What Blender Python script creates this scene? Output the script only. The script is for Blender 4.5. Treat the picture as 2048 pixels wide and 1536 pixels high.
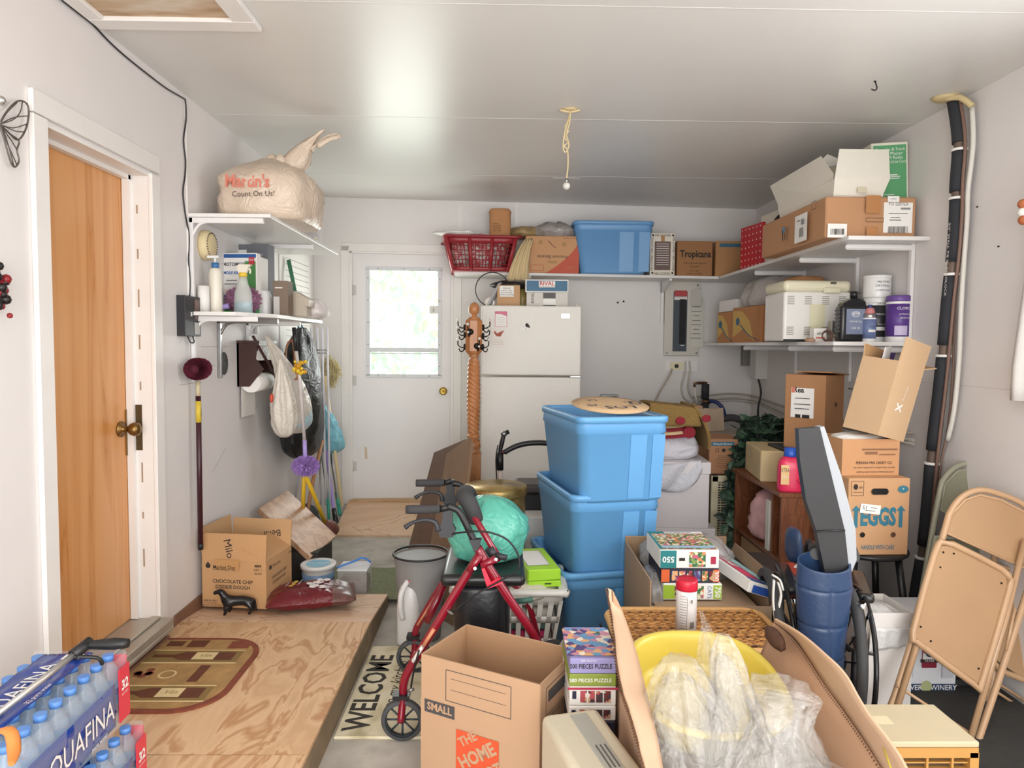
import bpy, bmesh, math, random
from mathutils import Vector, Matrix, Euler, noise
for o in list(bpy.data.objects): bpy.data.objects.remove(o)
SC = bpy.context.scene; COL = SC.collection
rad = math.radians; PI = math.pi
# ---------------------------------------------------------------- camera
F = 1400.0
CAM = Vector((0, 0, 1.45))
RC = (Matrix.Rotation(-rad(.9), 3, 'Z') @ Matrix.Rotation(rad(90-3.15), 3, 'X') @ Matrix.Rotation(rad(.5), 3, 'Z'))
cd = bpy.data.cameras.new('camera'); cam = bpy.data.objects.new('camera', cd); COL.objects.link(cam)
cam.matrix_world = Matrix.Translation(CAM) @ RC.to_4x4()
cd.sensor_width = 36; cd.lens = F*36/2048; cd.clip_start = .05; cd.clip_end = 200
SC.camera = cam
# ---------------------------------------------------------------- light
SC.view_settings.view_transform = 'Standard'; SC.view_settings.look = 'None'
SC.view_settings.gamma = 1; SC.view_settings.use_curve_mapping = False
SC.view_settings.exposure = 0.56
w = bpy.data.worlds.new('sky'); SC.world = w; w.use_nodes = True
wn = w.node_tree.nodes; wl = w.node_tree.links
bg = wn['Background']; bg.inputs[0].default_value = (.93, .97, 1, 1); bg.inputs[1].default_value = 2.6
def area(name, loc, rot, sx, sy, power, col=(1, 1, 1)):
    l = bpy.data.lights.new(name, 'AREA'); l.shape = 'RECTANGLE'; l.size = sx; l.size_y = sy
    l.energy = power; l.color = col
    o = bpy.data.objects.new(name, l); COL.objects.link(o); o.location = loc; o.rotation_euler = rot
    return o
area('garage_opening_daylight', (.3, -1.9, 1.35), (rad(90), 0, 0), 3.4, 2.3, 66, (1, .985, .96))
area('side_window_daylight', (2.06, 1.95, 1.65), (0, rad(90), 0), 1.1, .9, 10, (.97, .98, 1))
area('door_window_daylight', (-.80, 5.72, 1.62), (rad(-90), 0, 0), .55, .85, 7, (.97, 1, .96))
area('overhead_area', (.4, .7, 2.58), (0, 0, 0), .5, .5, 9, (1, .97, .92))  # unseen area light just below the ceiling, above the view
# ---------------------------------------------------------------- pixel helpers
def ray(px, py): return RC @ Vector(((px-1024)/F, -(py-768)/F, -1))
def atY(px, py, Y): d = ray(px, py); return CAM + d*((Y-CAM.y)/d.y)
def atX(px, py, X): d = ray(px, py); return CAM + d*((X-CAM.x)/d.x)
def atZ(px, py, Z): d = ray(px, py); return CAM + d*((Z-CAM.z)/d.z)
# ---------------------------------------------------------------- materials
def lin(c):
    if isinstance(c, str):
        c = c.lstrip('#'); c = [int(c[i:i+2], 16)/255 for i in (0, 2, 4)]
    return tuple(((x+.055)/1.055)**2.4 if x > .04045 else x/12.92 for x in c)+(1,)
MC = {}
def mat(name, col, rough=.6, metal=0, bump=0, bs=40, var=0, vs=6, alpha=1, trans=0, emit=0, spec=.5, coat=0, sub=0):
    if name in MC: return MC[name]
    m = bpy.data.materials.new(name); MC[name] = m; m.use_nodes = True
    nt = m.node_tree; b = nt.nodes['Principled BSDF']; c = lin(col)
    b.inputs['Base Color'].default_value = c; b.inputs['Roughness'].default_value = rough
    b.inputs['Metallic'].default_value = metal; b.inputs['Alpha'].default_value = alpha
    b.inputs['Transmission Weight'].default_value = trans; b.inputs['Specular IOR Level'].default_value = spec
    b.inputs['Coat Weight'].default_value = coat
    tc = nt.nodes.new('ShaderNodeTexCoord')
    n = nt.nodes.new('ShaderNodeTexNoise'); n.inputs['Scale'].default_value = vs if var else bs
    n.inputs['Detail'].default_value = 4; nt.links.new(tc.outputs['Object'], n.inputs['Vector'])
    if var:
        r = nt.nodes.new('ShaderNodeValToRGB'); nt.links.new(n.outputs['Fac'], r.inputs['Fac'])
        r.color_ramp.elements[0].position = .3; r.color_ramp.elements[1].position = .7
        r.color_ramp.elements[0].color = tuple(x*(1-var) for x in c[:3])+(1,)
        r.color_ramp.elements[1].color = tuple(min(1, x*(1+var*.4)) for x in c[:3])+(1,)
        nt.links.new(r.outputs['Color'], b.inputs['Base Color'])
    else:
        mx = nt.nodes.new('ShaderNodeMixRGB'); mx.blend_type = 'MULTIPLY'; mx.inputs[0].default_value = .06
        mx.inputs[1].default_value = c; nt.links.new(n.outputs['Fac'], mx.inputs[2])
        nt.links.new(mx.outputs[0], b.inputs['Base Color'])
    if bump:
        n2 = nt.nodes.new('ShaderNodeTexNoise'); n2.inputs['Scale'].default_value = bs; n2.inputs['Detail'].default_value = 5
        nt.links.new(tc.outputs['Object'], n2.inputs['Vector'])
        bp = nt.nodes.new('ShaderNodeBump'); bp.inputs['Strength'].default_value = bump; bp.inputs['Distance'].default_value = .01
        nt.links.new(n2.outputs['Fac'], bp.inputs['Height']); nt.links.new(bp.outputs['Normal'], b.inputs['Normal'])
    if emit:
        b.inputs['Emission Color'].default_value = c; b.inputs['Emission Strength'].default_value = emit
    if sub: b.inputs['Subsurface Weight'].default_value = sub
    return m
def crinkle(m, sc=9, st=.9, fine=.5):
    # film wrinkles: ridged, warped bump
    nt = m.node_tree; b = nt.nodes['Principled BSDF']; tc = nt.nodes.new('ShaderNodeTexCoord'); last = None
    for s_, k, d in ((sc, st*.35, .012), (sc*3.2, fine*.3, .004)):
        n = nt.nodes.new('ShaderNodeTexNoise'); n.inputs['Scale'].default_value = s_; n.inputs['Distortion'].default_value = 1.2; n.inputs['Detail'].default_value = 2
        nt.links.new(tc.outputs['Object'], n.inputs['Vector']); a = nt.nodes.new('ShaderNodeMath'); a.operation = 'PINGPONG'; a.inputs[1].default_value = .09
        nt.links.new(n.outputs['Fac'], a.inputs[0]); mu = nt.nodes.new('ShaderNodeMath'); mu.operation = 'MULTIPLY'; mu.inputs[1].default_value = 9; nt.links.new(a.outputs[0], mu.inputs[0])
        bp = nt.nodes.new('ShaderNodeBump'); bp.inputs['Strength'].default_value = k; bp.inputs['Distance'].default_value = d
        nt.links.new(mu.outputs[0], bp.inputs['Height'])
        if last: nt.links.new(last.outputs[0], bp.inputs['Normal'])
        last = bp
    nt.links.new(last.outputs[0], b.inputs['Normal']); return m
def wood(name, c1, c2, scale=(30, 30, 2), dist=3, rough=.45, rings=1.0, contrast=(.35, .65), c3=None):
    if name in MC: return MC[name]
    m = bpy.data.materials.new(name); MC[name] = m; m.use_nodes = True
    nt = m.node_tree; b = nt.nodes['Principled BSDF']; b.inputs['Roughness'].default_value = rough
    tc = nt.nodes.new('ShaderNodeTexCoord'); mp = nt.nodes.new('ShaderNodeMapping')
    mp.inputs['Scale'].default_value = scale; nt.links.new(tc.outputs['Object'], mp.inputs['Vector'])
    n = nt.nodes.new('ShaderNodeTexNoise'); n.inputs['Scale'].default_value = rings; n.inputs['Detail'].default_value = 4
    n.inputs['Distortion'].default_value = dist; nt.links.new(mp.outputs[0], n.inputs['Vector'])
    mul = nt.nodes.new('ShaderNodeMath'); mul.operation = 'MULTIPLY'; mul.inputs[1].default_value = 7
    fr = nt.nodes.new('ShaderNodeMath'); fr.operation = 'PINGPONG'; fr.inputs[1].default_value = 1
    nt.links.new(n.outputs['Fac'], mul.inputs[0]); nt.links.new(mul.outputs[0], fr.inputs[0])
    r = nt.nodes.new('ShaderNodeValToRGB'); nt.links.new(fr.outputs[0], r.inputs['Fac'])
    e = r.color_ramp.elements; e[0].position = contrast[0]; e[1].position = contrast[1]
    e[0].color = lin(c1); e[1].color = lin(c2)
    if c3: x = e.new(.97); x.color = lin(c3)
    nt.links.new(r.outputs['Color'], b.inputs['Base Color'])
    return m
def pmix(name, cols, scale=8, rough=.8, kind='noise', stretch=(1, 1, 1), bump=0, metal=0, detail=3, dist=0):
    """patchy material: colour ramp over noise / voronoi"""
    if name in MC: return MC[name]
    m = bpy.data.materials.new(name); MC[name] = m; m.use_nodes = True
    nt = m.node_tree; b = nt.nodes['Principled BSDF']; b.inputs['Roughness'].default_value = rough
    b.inputs['Metallic'].default_value = metal
    tc = nt.nodes.new('ShaderNodeTexCoord'); mp = nt.nodes.new('ShaderNodeMapping')
    mp.inputs['Scale'].default_value = stretch; nt.links.new(tc.outputs['Object'], mp.inputs['Vector'])
    if kind == 'noise':
        n = nt.nodes.new('ShaderNodeTexNoise'); n.inputs['Detail'].default_value = detail; n.inputs['Distortion'].default_value = dist; out = n.outputs['Fac']
    else:
        n = nt.nodes.new('ShaderNodeTexVoronoi'); out = n.outputs['Color']
    n.inputs['Scale'].default_value = scale; nt.links.new(mp.outputs[0], n.inputs['Vector'])
    r = nt.nodes.new('ShaderNodeValToRGB'); nt.links.new(out, r.inputs['Fac']); e = r.color_ramp.elements
    lo, hi = (.3, .7) if kind == 'noise' else (.1, .9)
    for i, c in enumerate(cols):
        p = lo+(hi-lo)*i/max(1, len(cols)-1)
        if i == 0: e[0].position = p; e[0].color = lin(c)
        elif i == len(cols)-1: e[-1].position = p; e[-1].color = lin(c)
        else: x = e.new(p); x.color = lin(c)
    if kind != 'noise': r.color_ramp.interpolation = 'CONSTANT'
    nt.links.new(r.outputs['Color'], b.inputs['Base Color'])
    if bump:
        bp = nt.nodes.new('ShaderNodeBump'); bp.inputs['Strength'].default_value = bump; bp.inputs['Distance'].default_value = .01
        nt.links.new(n.outputs['Fac'] if kind == 'noise' else n.outputs['Distance'], bp.inputs['Height']); nt.links.new(bp.outputs['Normal'], b.inputs['Normal'])
    return m
WHITE = mat('white_paint', '#ece9e6', .5, bump=.05, bs=30)
BLACK = mat('black_plastic', '#1b1b1d', .4)
INK = mat('black_ink', '#2a2422', .7)
PAPER = mat('paper_white', '#f2efea', .7)
METAL = mat('steel', '#a9a9a8', .3, 1)
DMETAL = mat('dark_iron', '#2c2624', .45, .7)
CARD = mat('cardboard', '#c49c74', .85, var=.06, vs=3, bump=.04, bs=120)
CARDL = mat('cardboard_pale', '#c9a681', .85, var=.06, vs=3, bump=.04, bs=120)
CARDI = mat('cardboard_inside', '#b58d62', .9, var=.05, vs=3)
# ---------------------------------------------------------------- geometry builder
PM = {}
def sm(pts, k):
    if not k or len(pts) < 3: return [Vector(p) for p in pts]
    P = [Vector(p) for p in pts]; out = []
    for i in range(len(P)-1):
        a = P[max(0, i-1)]; b = P[i]; c = P[i+1]; d = P[min(len(P)-1, i+2)]
        for j in range(k):
            t = j/k
            out.append(.5*((2*b)+(c-a)*t+(2*a-5*b+4*c-d)*t*t+(3*b-a-3*c+d)*t**3))
    out.append(P[-1]); return out
_tc = {}
class B:
    def __init__(s, M=None):
        s.bm = bmesh.new(); s.ms = []; s.M = M or Matrix()
    def mi(s, m):
        if m not in s.ms: s.ms.append(m)
        return s.ms.index(m)
    def _v(s, p): return s.bm.verts.new(s.M @ Vector(p))
    def face(s, vs, m, smooth=False):
        try: f = s.bm.faces.new(vs)
        except ValueError: return None
        f.material_index = s.mi(m); f.smooth = smooth; return f
    def poly(s, pts, m, smooth=False): return s.face([s._v(p) for p in pts], m, smooth)
    def box(s, c, sz, m, rot=None, bev=0, M=None, seg=1):
        X = M or Matrix.Translation(Vector(c))
        if rot: X = X @ Euler(rot).to_matrix().to_4x4()
        a, b_, c_ = [q/2 for q in sz]
        vs = [s._v(X @ Vector((x, y, z))) for x in (-a, a) for y in (-b_, b_) for z in (-c_, c_)]
        fs = [s.face([vs[i] for i in q], m) for q in ((0, 1, 3, 2), (4, 6, 7, 5), (0, 4, 5, 1), (2, 3, 7, 6), (0, 2, 6, 4), (1, 5, 7, 3))]
        if bev:
            es = set(e for f in fs for e in f.edges)
            r = bmesh.ops.bevel(s.bm, geom=list(es), offset=bev, segments=seg, affect='EDGES', profile=.5, clamp_overlap=True, material=-1)
            if seg > 1:
                for f in r['faces']: f.smooth = True
        return s
    def prism(s, pts, v, m, smooth=False):
        """extrude polygon pts by vector v"""
        v = Vector(v); a = [s._v(p) for p in pts]; b_ = [s._v(Vector(p)+v) for p in pts]
        s.face(a[::-1], m); s.face(b_, m); n = len(a)
        for i in range(n): s.face([a[i], a[(i+1) % n], b_[(i+1) % n], b_[i]], m, smooth)
        return s
    def tube(s, pts, r, m, n=8, k=0, closed=False, flat=1.0, caps=True):
        P = sm(pts, k); N = len(P)
        if closed and (P[0]-P[-1]).length < 1e-6: P.pop(); N -= 1
        R_ = r if isinstance(r, (list, tuple)) else [r]
        rings = []; up = None
        for i, p in enumerate(P):
            a = P[(i-1) % N] if closed or i > 0 else p; b_ = P[(i+1) % N] if closed or i < N-1 else p
            t = (b_-a)
            if t.length < 1e-9: t = Vector((0, 0, 1))
            t.normalize()
            if up is None: up = Vector((0, 0, 1)) if abs(t.z) < .9 else Vector((1, 0, 0))
            u = up-t*up.dot(t)
            if u.length < 1e-5: u = t.orthogonal()
            u.normalize(); up = u; w_ = t.cross(u)
            f = i/max(1, N-1)*(len(R_)-1); j = min(int(f), len(R_)-2) if len(R_) > 1 else 0
            rr = R_[0] if len(R_) == 1 else R_[j]+(R_[j+1]-R_[j])*(f-j)
            rings.append([s._v(p+(u*math.cos(q)*flat+w_*math.sin(q))*rr) for q in [2*PI*k_/n for k_ in range(n)]])
        for i in range(N if closed else N-1):
            A, C = rings[i], rings[(i+1) % N]
            for k_ in range(n): s.face([A[k_], A[(k_+1) % n], C[(k_+1) % n], C[k_]], m, True)
        if not closed and caps: s.face(rings[0][::-1], m); s.face(rings[-1], m)
        return s
    def lathe(s, prof, m, n=24, c=(0, 0, 0), M=None, sx=1, sy=1, flat=False, mats=None):
        X = M or Matrix.Translation(Vector(c)); rings = []
        for r, z in prof:
            if r < 1e-6: rings.append([s._v(X @ Vector((0, 0, z)))])
            else: rings.append([s._v(X @ Vector((r*sx*math.cos(2*PI*k/n), r*sy*math.sin(2*PI*k/n), z))) for k in range(n)])
        for i in range(len(rings)-1):
            A, C = rings[i], rings[i+1]; mm = mats[i] if mats else m
            for k in range(n):
                a0 = A[k % len(A)]; a1 = A[(k+1) % len(A)]; c0 = C[k % len(C)]; c1 = C[(k+1) % len(C)]
                vs = []
                for q in (a0, a1, c1, c0):
                    if q not in vs: vs.append(q)
                if len(vs) > 2: s.face(vs, mm, not flat)
        for e, rg in ((0, rings[0]), (1, rings[-1])):
            if len(rg) > 2 and prof[0] != prof[-1]: s.face(rg[::-1] if e == 0 else rg, (mats[0 if e == 0 else -1] if mats else m))
        return s
    def cyl(s, a, b_, r, m, n=20, r2=None):
        a = Vector(a); b_ = Vector(b_); d = b_-a; q = d.to_track_quat('Z', 'Y').to_matrix().to_4x4()
        return s.lathe([(r, 0), (r if r2 is None else r2, d.length)], m, n, M=Matrix.Translation(a) @ q)
    def ball(s, c, r, m, n=16, sx=1, sy=1, sz=1, M=None):
        X = (M or Matrix.Translation(Vector(c)))
        return s.lathe([(r*math.sin(PI*i/(n//2)), -r*sz*math.cos(PI*i/(n//2))) for i in range(n//2+1)], m, n, M=X, sx=sx, sy=sy)
    def lump(s, c, prof, rx, ry, m, amp=.1, seed=0, n=36, rings=22, folds=0, fa=.1, freq=3, sq=2.0, rot=0, lean=(0, 0), mats=None):
        """crumpled bag: prof = [(radius, z)], wrinkled, super-elliptic section"""
        c = Vector(c); P = sm([(r, 0, z) for r, z in prof], max(2, rings//(len(prof)-1))); rg = []
        z0 = prof[0][1]; z1 = prof[-1][1]
        for i, p in enumerate(P):
            ring = []; t = (p.z-z0)/max(1e-6, abs(z1-z0))
            for k in range(n):
                a = 2*PI*k/n; ca, sa = math.cos(a), math.sin(a)
                e = 1/((abs(ca)**sq+abs(sa)**sq)**(1/sq))
                q = Vector((ca*freq*.7+seed*7.1, sa*freq*.7, p.z*freq/ max(rx, ry)*.5))
                nn = noise.noise(q)*.6+abs(noise.noise(q*2.3+Vector((3, 1, 4))))*.9-.2+noise.noise(q*5)*.25
                fo = 1+fa*math.sin(folds*a+seed+nn*2)*(.3+.7*t) if folds else 1
                r = max(.0, p.x)*e*(1+amp*nn)*fo
                x = rx*r*ca; y = ry*r*sa; zz = p.z+amp*.35*rx*noise.noise(q*1.7+Vector((9, 9, 9)))*(1 if 0 < i < len(P)-1 else 0)*min(1, t*6)
                ring.append(s._v(c+Vector((x*math.cos(rot)-y*math.sin(rot)+lean[0]*t*t, x*math.sin(rot)+y*math.cos(rot)+lean[1]*t*t, zz))))
            rg.append(ring)
        for i in range(len(rg)-1):
            mm = mats(i/len(rg)) if mats else m
            for k in range(n): s.face([rg[i][k], rg[i][(k+1) % n], rg[i+1][(k+1) % n], rg[i+1][k]], mm, True)
        s.face(rg[0][::-1], m); s.face(rg[-1], m, True)
        return s
    def grid(s, fn, nu, nv, m, thick=0, smooth=True, mf=None):
        V = [[Vector(fn(i/nu, j/nv)) for j in range(nv+1)] for i in range(nu+1)]
        A = [[s._v(p) for p in row] for row in V]
        def mm(i, j): return mf((i+.5)/nu, (j+.5)/nv) if mf else m
        for i in range(nu):
            for j in range(nv): s.face([A[i][j], A[i+1][j], A[i+1][j+1], A[i][j+1]], mm(i, j), smooth)
        if thick:
            def nrm(i, j):
                a = V[min(i+1, nu)][j]-V[max(i-1, 0)][j]; b_ = V[i][min(j+1, nv)]-V[i][max(j-1, 0)]
                q = a.cross(b_); return q.normalized() if q.length > 1e-9 else Vector((0, 0, 1))
            C = [[s._v(V[i][j]-nrm(i, j)*thick) for j in range(nv+1)] for i in range(nu+1)]
            for i in range(nu):
                for j in range(nv): s.face([C[i][j], C[i][j+1], C[i+1][j+1], C[i+1][j]], mm(i, j), smooth)
            for i in range(nu):
                s.face([A[i][0], C[i][0], C[i+1][0], A[i+1][0]], mm(i, 0)); s.face([A[i][nv], A[i+1][nv], C[i+1][nv], C[i][nv]], mm(i, nv-1))
            for j in range(nv):
                s.face([A[0][j], A[0][j+1], C[0][j+1], C[0][j]], mm(0, j)); s.face([A[nu][j], C[nu][j], C[nu][j+1], A[nu][j+1]], mm(nu-1, j))
        return s
    def text(s, M, txt, size, m, sx=1.0, bold=0, shear=0, align='CENTER', wmax=None, sp=1.0):
        key = (txt, round(bold, 4), shear, align, sp)
        if key not in _tc:
            cu = bpy.data.curves.new('t', 'FONT'); cu.body = txt; cu.size = 1; cu.align_x = align; cu.align_y = 'CENTER'
            cu.offset = bold; cu.shear = shear; cu.resolution_u = 2; cu.space_character = sp
            o = bpy.data.objects.new('t', cu); COL.objects.link(o)
            dg = bpy.context.evaluated_depsgraph_get(); me = bpy.data.meshes.new_from_object(o.evaluated_get(dg))
            _tc[key] = ([v.co.copy() for v in me.vertices], [tuple(p.vertices) for p in me.polygons])
            bpy.data.objects.remove(o); bpy.data.curves.remove(cu); bpy.data.meshes.remove(me)
        V, P = _tc[key]
        if not V: return s
        if wmax:
            wd = (max(v.x for v in V)-min(v.x for v in V))*size; sx = wmax/wd
        vs = [s._v(M @ Vector((v.x*size*sx, v.y*size, 0))) for v in V]
        for p in P: s.face([vs[i] for i in p], m)
        return s
    def rect(s, M, w_, h_, m): return s.poly([M @ Vector(p) for p in ((-w_/2, -h_/2, 0), (w_/2, -h_/2, 0), (w_/2, h_/2, 0), (-w_/2, h_/2, 0))], m)
    def outline(s, M, w_, h_, t, m):
        for x, y, a, b_ in ((0, -h_/2, w_, t), (0, h_/2, w_, t), (-w_/2, 0, t, h_), (w_/2, 0, t, h_)):
            s.rect(M @ Matrix.Translation((x, y, 0)), a, b_, m)
        return s
    def disc(s, M, r, m, n=24, sy=1): return s.poly([M @ Vector((r*math.cos(2*PI*k/n), r*sy*math.sin(2*PI*k/n), 0)) for k in range(n)], m)
    def mesh(s, name):
        me = bpy.data.meshes.new(name); bmesh.ops.recalc_face_normals(s.bm, faces=s.bm.faces[:]) if getattr(s, 'recalc', True) else None
        s.bm.to_mesh(me); s.bm.free()
        for m in s.ms: me.materials.append(m)
        return me
    def obj(s, name, parent=None, world=False, label=None):
        me = s.mesh(name)
        if world and parent is not None: me.transform(PM[parent.name].inverted())
        o = bpy.data.objects.new(name, me); COL.objects.link(o)
        if parent is not None:
            o.parent = parent; PM[o.name] = PM[parent.name]
        if label: o['label'] = label
        return o
    def thing(s, name, label, cat, loc=(0, 0, 0), rz=0, group=None, rot=None, world=False):
        M = Matrix.Translation(Vector(loc)) @ (Euler(rot).to_matrix().to_4x4() if rot else Matrix.Rotation(rz, 4, 'Z'))
        me = s.mesh(name)
        if world: me.transform(M.inverted())
        o = bpy.data.objects.new(name, me); COL.objects.link(o); o.matrix_world = M; PM[o.name] = M
        o['label'] = label; o['category'] = cat
        if group: o['group'] = group
        return o
    def struct(s, name):
        o = s.obj(name); o['kind'] = 'structure'; PM[o.name] = Matrix(); return o
def T(name, label, cat, loc, rz=0, group=None, rot=None, M=None):
    o = bpy.data.objects.new(name, None); COL.objects.link(o); o.empty_display_size = .05
    X = M or (Matrix.Translation(Vector(loc)) @ (Euler(rot).to_matrix().to_4x4() if rot else Matrix.Rotation(rz, 4, 'Z')))
    o.matrix_world = X; PM[o.name] = X
    o['label'] = label; o['category'] = cat
    if group: o['group'] = group
    return o
def dup(o, loc, rz, label, scale=None):
    """copy of a thing and its parts, placed anew"""
    r = o.copy(); COL.objects.link(r); X = Matrix.Translation(Vector(loc)) @ Matrix.Rotation(rz, 4, 'Z')
    if scale: X = X @ Matrix.Diagonal((*scale, 1))
    r.matrix_world = X; PM[r.name] = X; r['label'] = label
    for ch in list(o.children):
        c = ch.copy(); COL.objects.link(c); c.parent = r
        for g in list(ch.children): d = g.copy(); COL.objects.link(d); d.parent = c
    return r
def FM(w_, d_, h_, side, u, v, off=.0015, rot=0, c=(0, 0, 0)):
    if side == 'F': p = ((u-.5)*w_, -d_/2-off, v*h_); X = (1, 0, 0); Y = (0, 0, 1)
    elif side == 'R': p = (w_/2+off, (u-.5)*d_, v*h_); X = (0, 1, 0); Y = (0, 0, 1)
    elif side == 'L': p = (-w_/2-off, -(u-.5)*d_, v*h_); X = (0, -1, 0); Y = (0, 0, 1)
    elif side == 'B': p = (-(u-.5)*w_, d_/2+off, v*h_); X = (-1, 0, 0); Y = (0, 0, 1)
    else: p = ((u-.5)*w_, (v-.5)*d_, h_+off); X = (1, 0, 0); Y = (0, 1, 0)
    X = Vector(X); Y = Vector(Y); Z = X.cross(Y); M = Matrix((X, Y, Z)).transposed().to_4x4()
    return Matrix.Translation(Vector(p)+Vector(c)) @ M @ Matrix.Rotation(rad(rot), 4, 'Z')
def pbox(x0, x1, y0, y1, Y, d, zb=None):
    """front face px rectangle at depth Y -> base centre and (w,d,h)"""
    a = atY(x0, (y0+y1)/2, Y); b_ = atY(x1, (y0+y1)/2, Y); t = atY((x0+x1)/2, y0, Y); u = atY((x0+x1)/2, y1, Y)
    z = u.z if zb is None else zb
    return Vector(((a.x+b_.x)/2, Y+d/2, z)), (b_.x-a.x, d, t.z-z)
def decals(b, w_, d_, h_, L):
    """(side,u,v,'t',text,size,mat[,kw]) or (side,u,v,'r',w,h,mat) / 'o' outline / 'd' disc"""
    k = 0
    for q in L:
        k += 1; M = FM(w_, d_, h_, q[0], q[1], q[2], .0012+.0004*k, (q[-1].get('rot', 0) if isinstance(q[-1], dict) else 0))
        kw = {a: c for a, c in (q[-1].items() if isinstance(q[-1], dict) else ()) if a != 'rot'}
        if q[3] == 't': b.text(M, q[4], q[5], q[6], **kw)
        elif q[3] == 'r': b.rect(M, q[4], q[5], q[6])
        elif q[3] == 'o': b.outline(M, q[4], q[5], q[6], q[7])
        elif q[3] == 'd': b.disc(M, q[4], q[5], sy=kw.get('sy', 1))
def boxthing(name, label, cat, loc, sz, m, L=(), rz=0, group=None, bev=.003, rot=None, tape=None):
    w_, d_, h_ = sz; b = B(); b.box((0, 0, h_/2), sz, m, bev=bev)
    if tape: b.rect(FM(w_, d_, h_, 'F', .5, .85, .0008), .05, h_*.3, tape); b.rect(FM(w_, d_, h_, 'T', .5, .5, .0008), .05, d_, tape)
    decals(b, w_, d_, h_, L)
    return b.thing(name, label, cat, loc, rz, group, rot)
def lines(side, u, v0, v1, n, w_, m, t=.003, rng=None):
    r = random.Random(rng or 3); return [(side, u, v0+(v1-v0)*i/max(1, n-1), 'r', w_*r.uniform(.6, 1), t, m) for i in range(n)]
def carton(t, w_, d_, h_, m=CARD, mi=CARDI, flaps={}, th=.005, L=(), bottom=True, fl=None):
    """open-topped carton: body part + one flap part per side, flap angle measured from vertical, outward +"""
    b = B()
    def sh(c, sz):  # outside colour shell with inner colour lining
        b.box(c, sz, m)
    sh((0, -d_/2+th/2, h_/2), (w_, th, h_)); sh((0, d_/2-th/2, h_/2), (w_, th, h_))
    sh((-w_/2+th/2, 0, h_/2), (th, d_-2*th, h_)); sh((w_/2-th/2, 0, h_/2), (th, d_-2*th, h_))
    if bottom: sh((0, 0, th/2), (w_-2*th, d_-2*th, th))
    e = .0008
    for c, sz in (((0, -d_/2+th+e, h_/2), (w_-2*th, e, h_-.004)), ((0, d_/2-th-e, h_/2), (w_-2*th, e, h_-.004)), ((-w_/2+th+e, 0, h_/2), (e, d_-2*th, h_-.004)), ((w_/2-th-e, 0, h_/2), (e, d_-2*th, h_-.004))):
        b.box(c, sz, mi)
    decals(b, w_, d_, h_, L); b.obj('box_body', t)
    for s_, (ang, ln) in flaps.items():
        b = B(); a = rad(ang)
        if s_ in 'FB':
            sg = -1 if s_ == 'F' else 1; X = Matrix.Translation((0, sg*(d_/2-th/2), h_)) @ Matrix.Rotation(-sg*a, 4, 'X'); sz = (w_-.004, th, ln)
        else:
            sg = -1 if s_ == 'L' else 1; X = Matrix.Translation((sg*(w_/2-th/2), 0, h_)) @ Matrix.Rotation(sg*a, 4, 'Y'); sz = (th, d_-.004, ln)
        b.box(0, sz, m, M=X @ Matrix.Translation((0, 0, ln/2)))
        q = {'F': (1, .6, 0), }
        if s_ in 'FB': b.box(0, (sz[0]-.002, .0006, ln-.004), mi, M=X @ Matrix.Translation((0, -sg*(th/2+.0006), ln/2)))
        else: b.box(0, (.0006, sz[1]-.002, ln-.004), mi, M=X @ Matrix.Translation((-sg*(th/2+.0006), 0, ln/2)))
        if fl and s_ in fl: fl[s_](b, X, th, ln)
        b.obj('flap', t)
# ================================================================ room
ZC = 2.63; XL = -1.52; XR = 2.167; YN = -2.0
def YB(x): return 5.85+.08*x
wallm = mat('wall_paint', '#e9e4e2', .5, bump=.08, bs=14, var=.035, vs=2.2)
wallb = mat('back_wall_paint', '#e6e2df', .45, bump=.08, bs=14, var=.04, vs=1.8)
ceilm = mat('ceiling_paint', '#e2e0dc', .34, bump=.03, bs=3)
trimm = mat('trim_paint', '#ece8e4', .4, bump=.05, bs=25, var=.03, vs=9)
dirt = mat('scuff', '#b9b2ae', .8)
# floor
conc = pmix('concrete', ['#989188', '#aaa399', '#b9b2a8', '#c3bcb2', '#aca59b'], 4, .85, bump=.3, detail=9)
b = B(); b.box(((XL+XR)/2, 2.2, -.05), (XR-XL+.6, 9, .1), conc); b.struct('floor')
b = B(); b.box(((XL+XR)/2, 2.2, ZC+.05), (XR-XL+.6, 9, .1), ceilm)
for y in (3.72, 4.95, 2.5): b.box(((XL+XR)/2, y, ZC-.0004), (XR-XL, .012, .0008), mat('ceiling_tape', '#dfddd9', .36))
b.box((.45, 5.0, ZC-.001), (.19, .03, .0015), PAPER)
b.struct('ceiling')
# left wall with doorway
DY0, DY1, DZ0, DZ1 = 2.375, 3.07, .23, 2.175
b = B()
def lw(y0, y1, z0, z1): b.box((XL-.07, (y0+y1)/2, (z0+z1)/2), (.14, y1-y0, z1-z0), wallm)
lw(YN-.3, DY0, 0, ZC); lw(DY1, 6.05, 0, ZC); lw(DY0, DY1, DZ1, ZC); lw(DY0, DY1, 0, DZ0-.06)
for y, z, l, r_ in ((3.6, 1.33, .4, 0), (3.75, 1.43, .5, 0), (3.78, .82, .3, .5), (4.35, 1.05, .2, .6), (3.45, 1.25, .35, 0)):
    b.box((XL+.0006, y, z), (.0008, l*.7, .0025), dirt, rot=(r_, 0, 0))
b.struct('wall_left')
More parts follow.
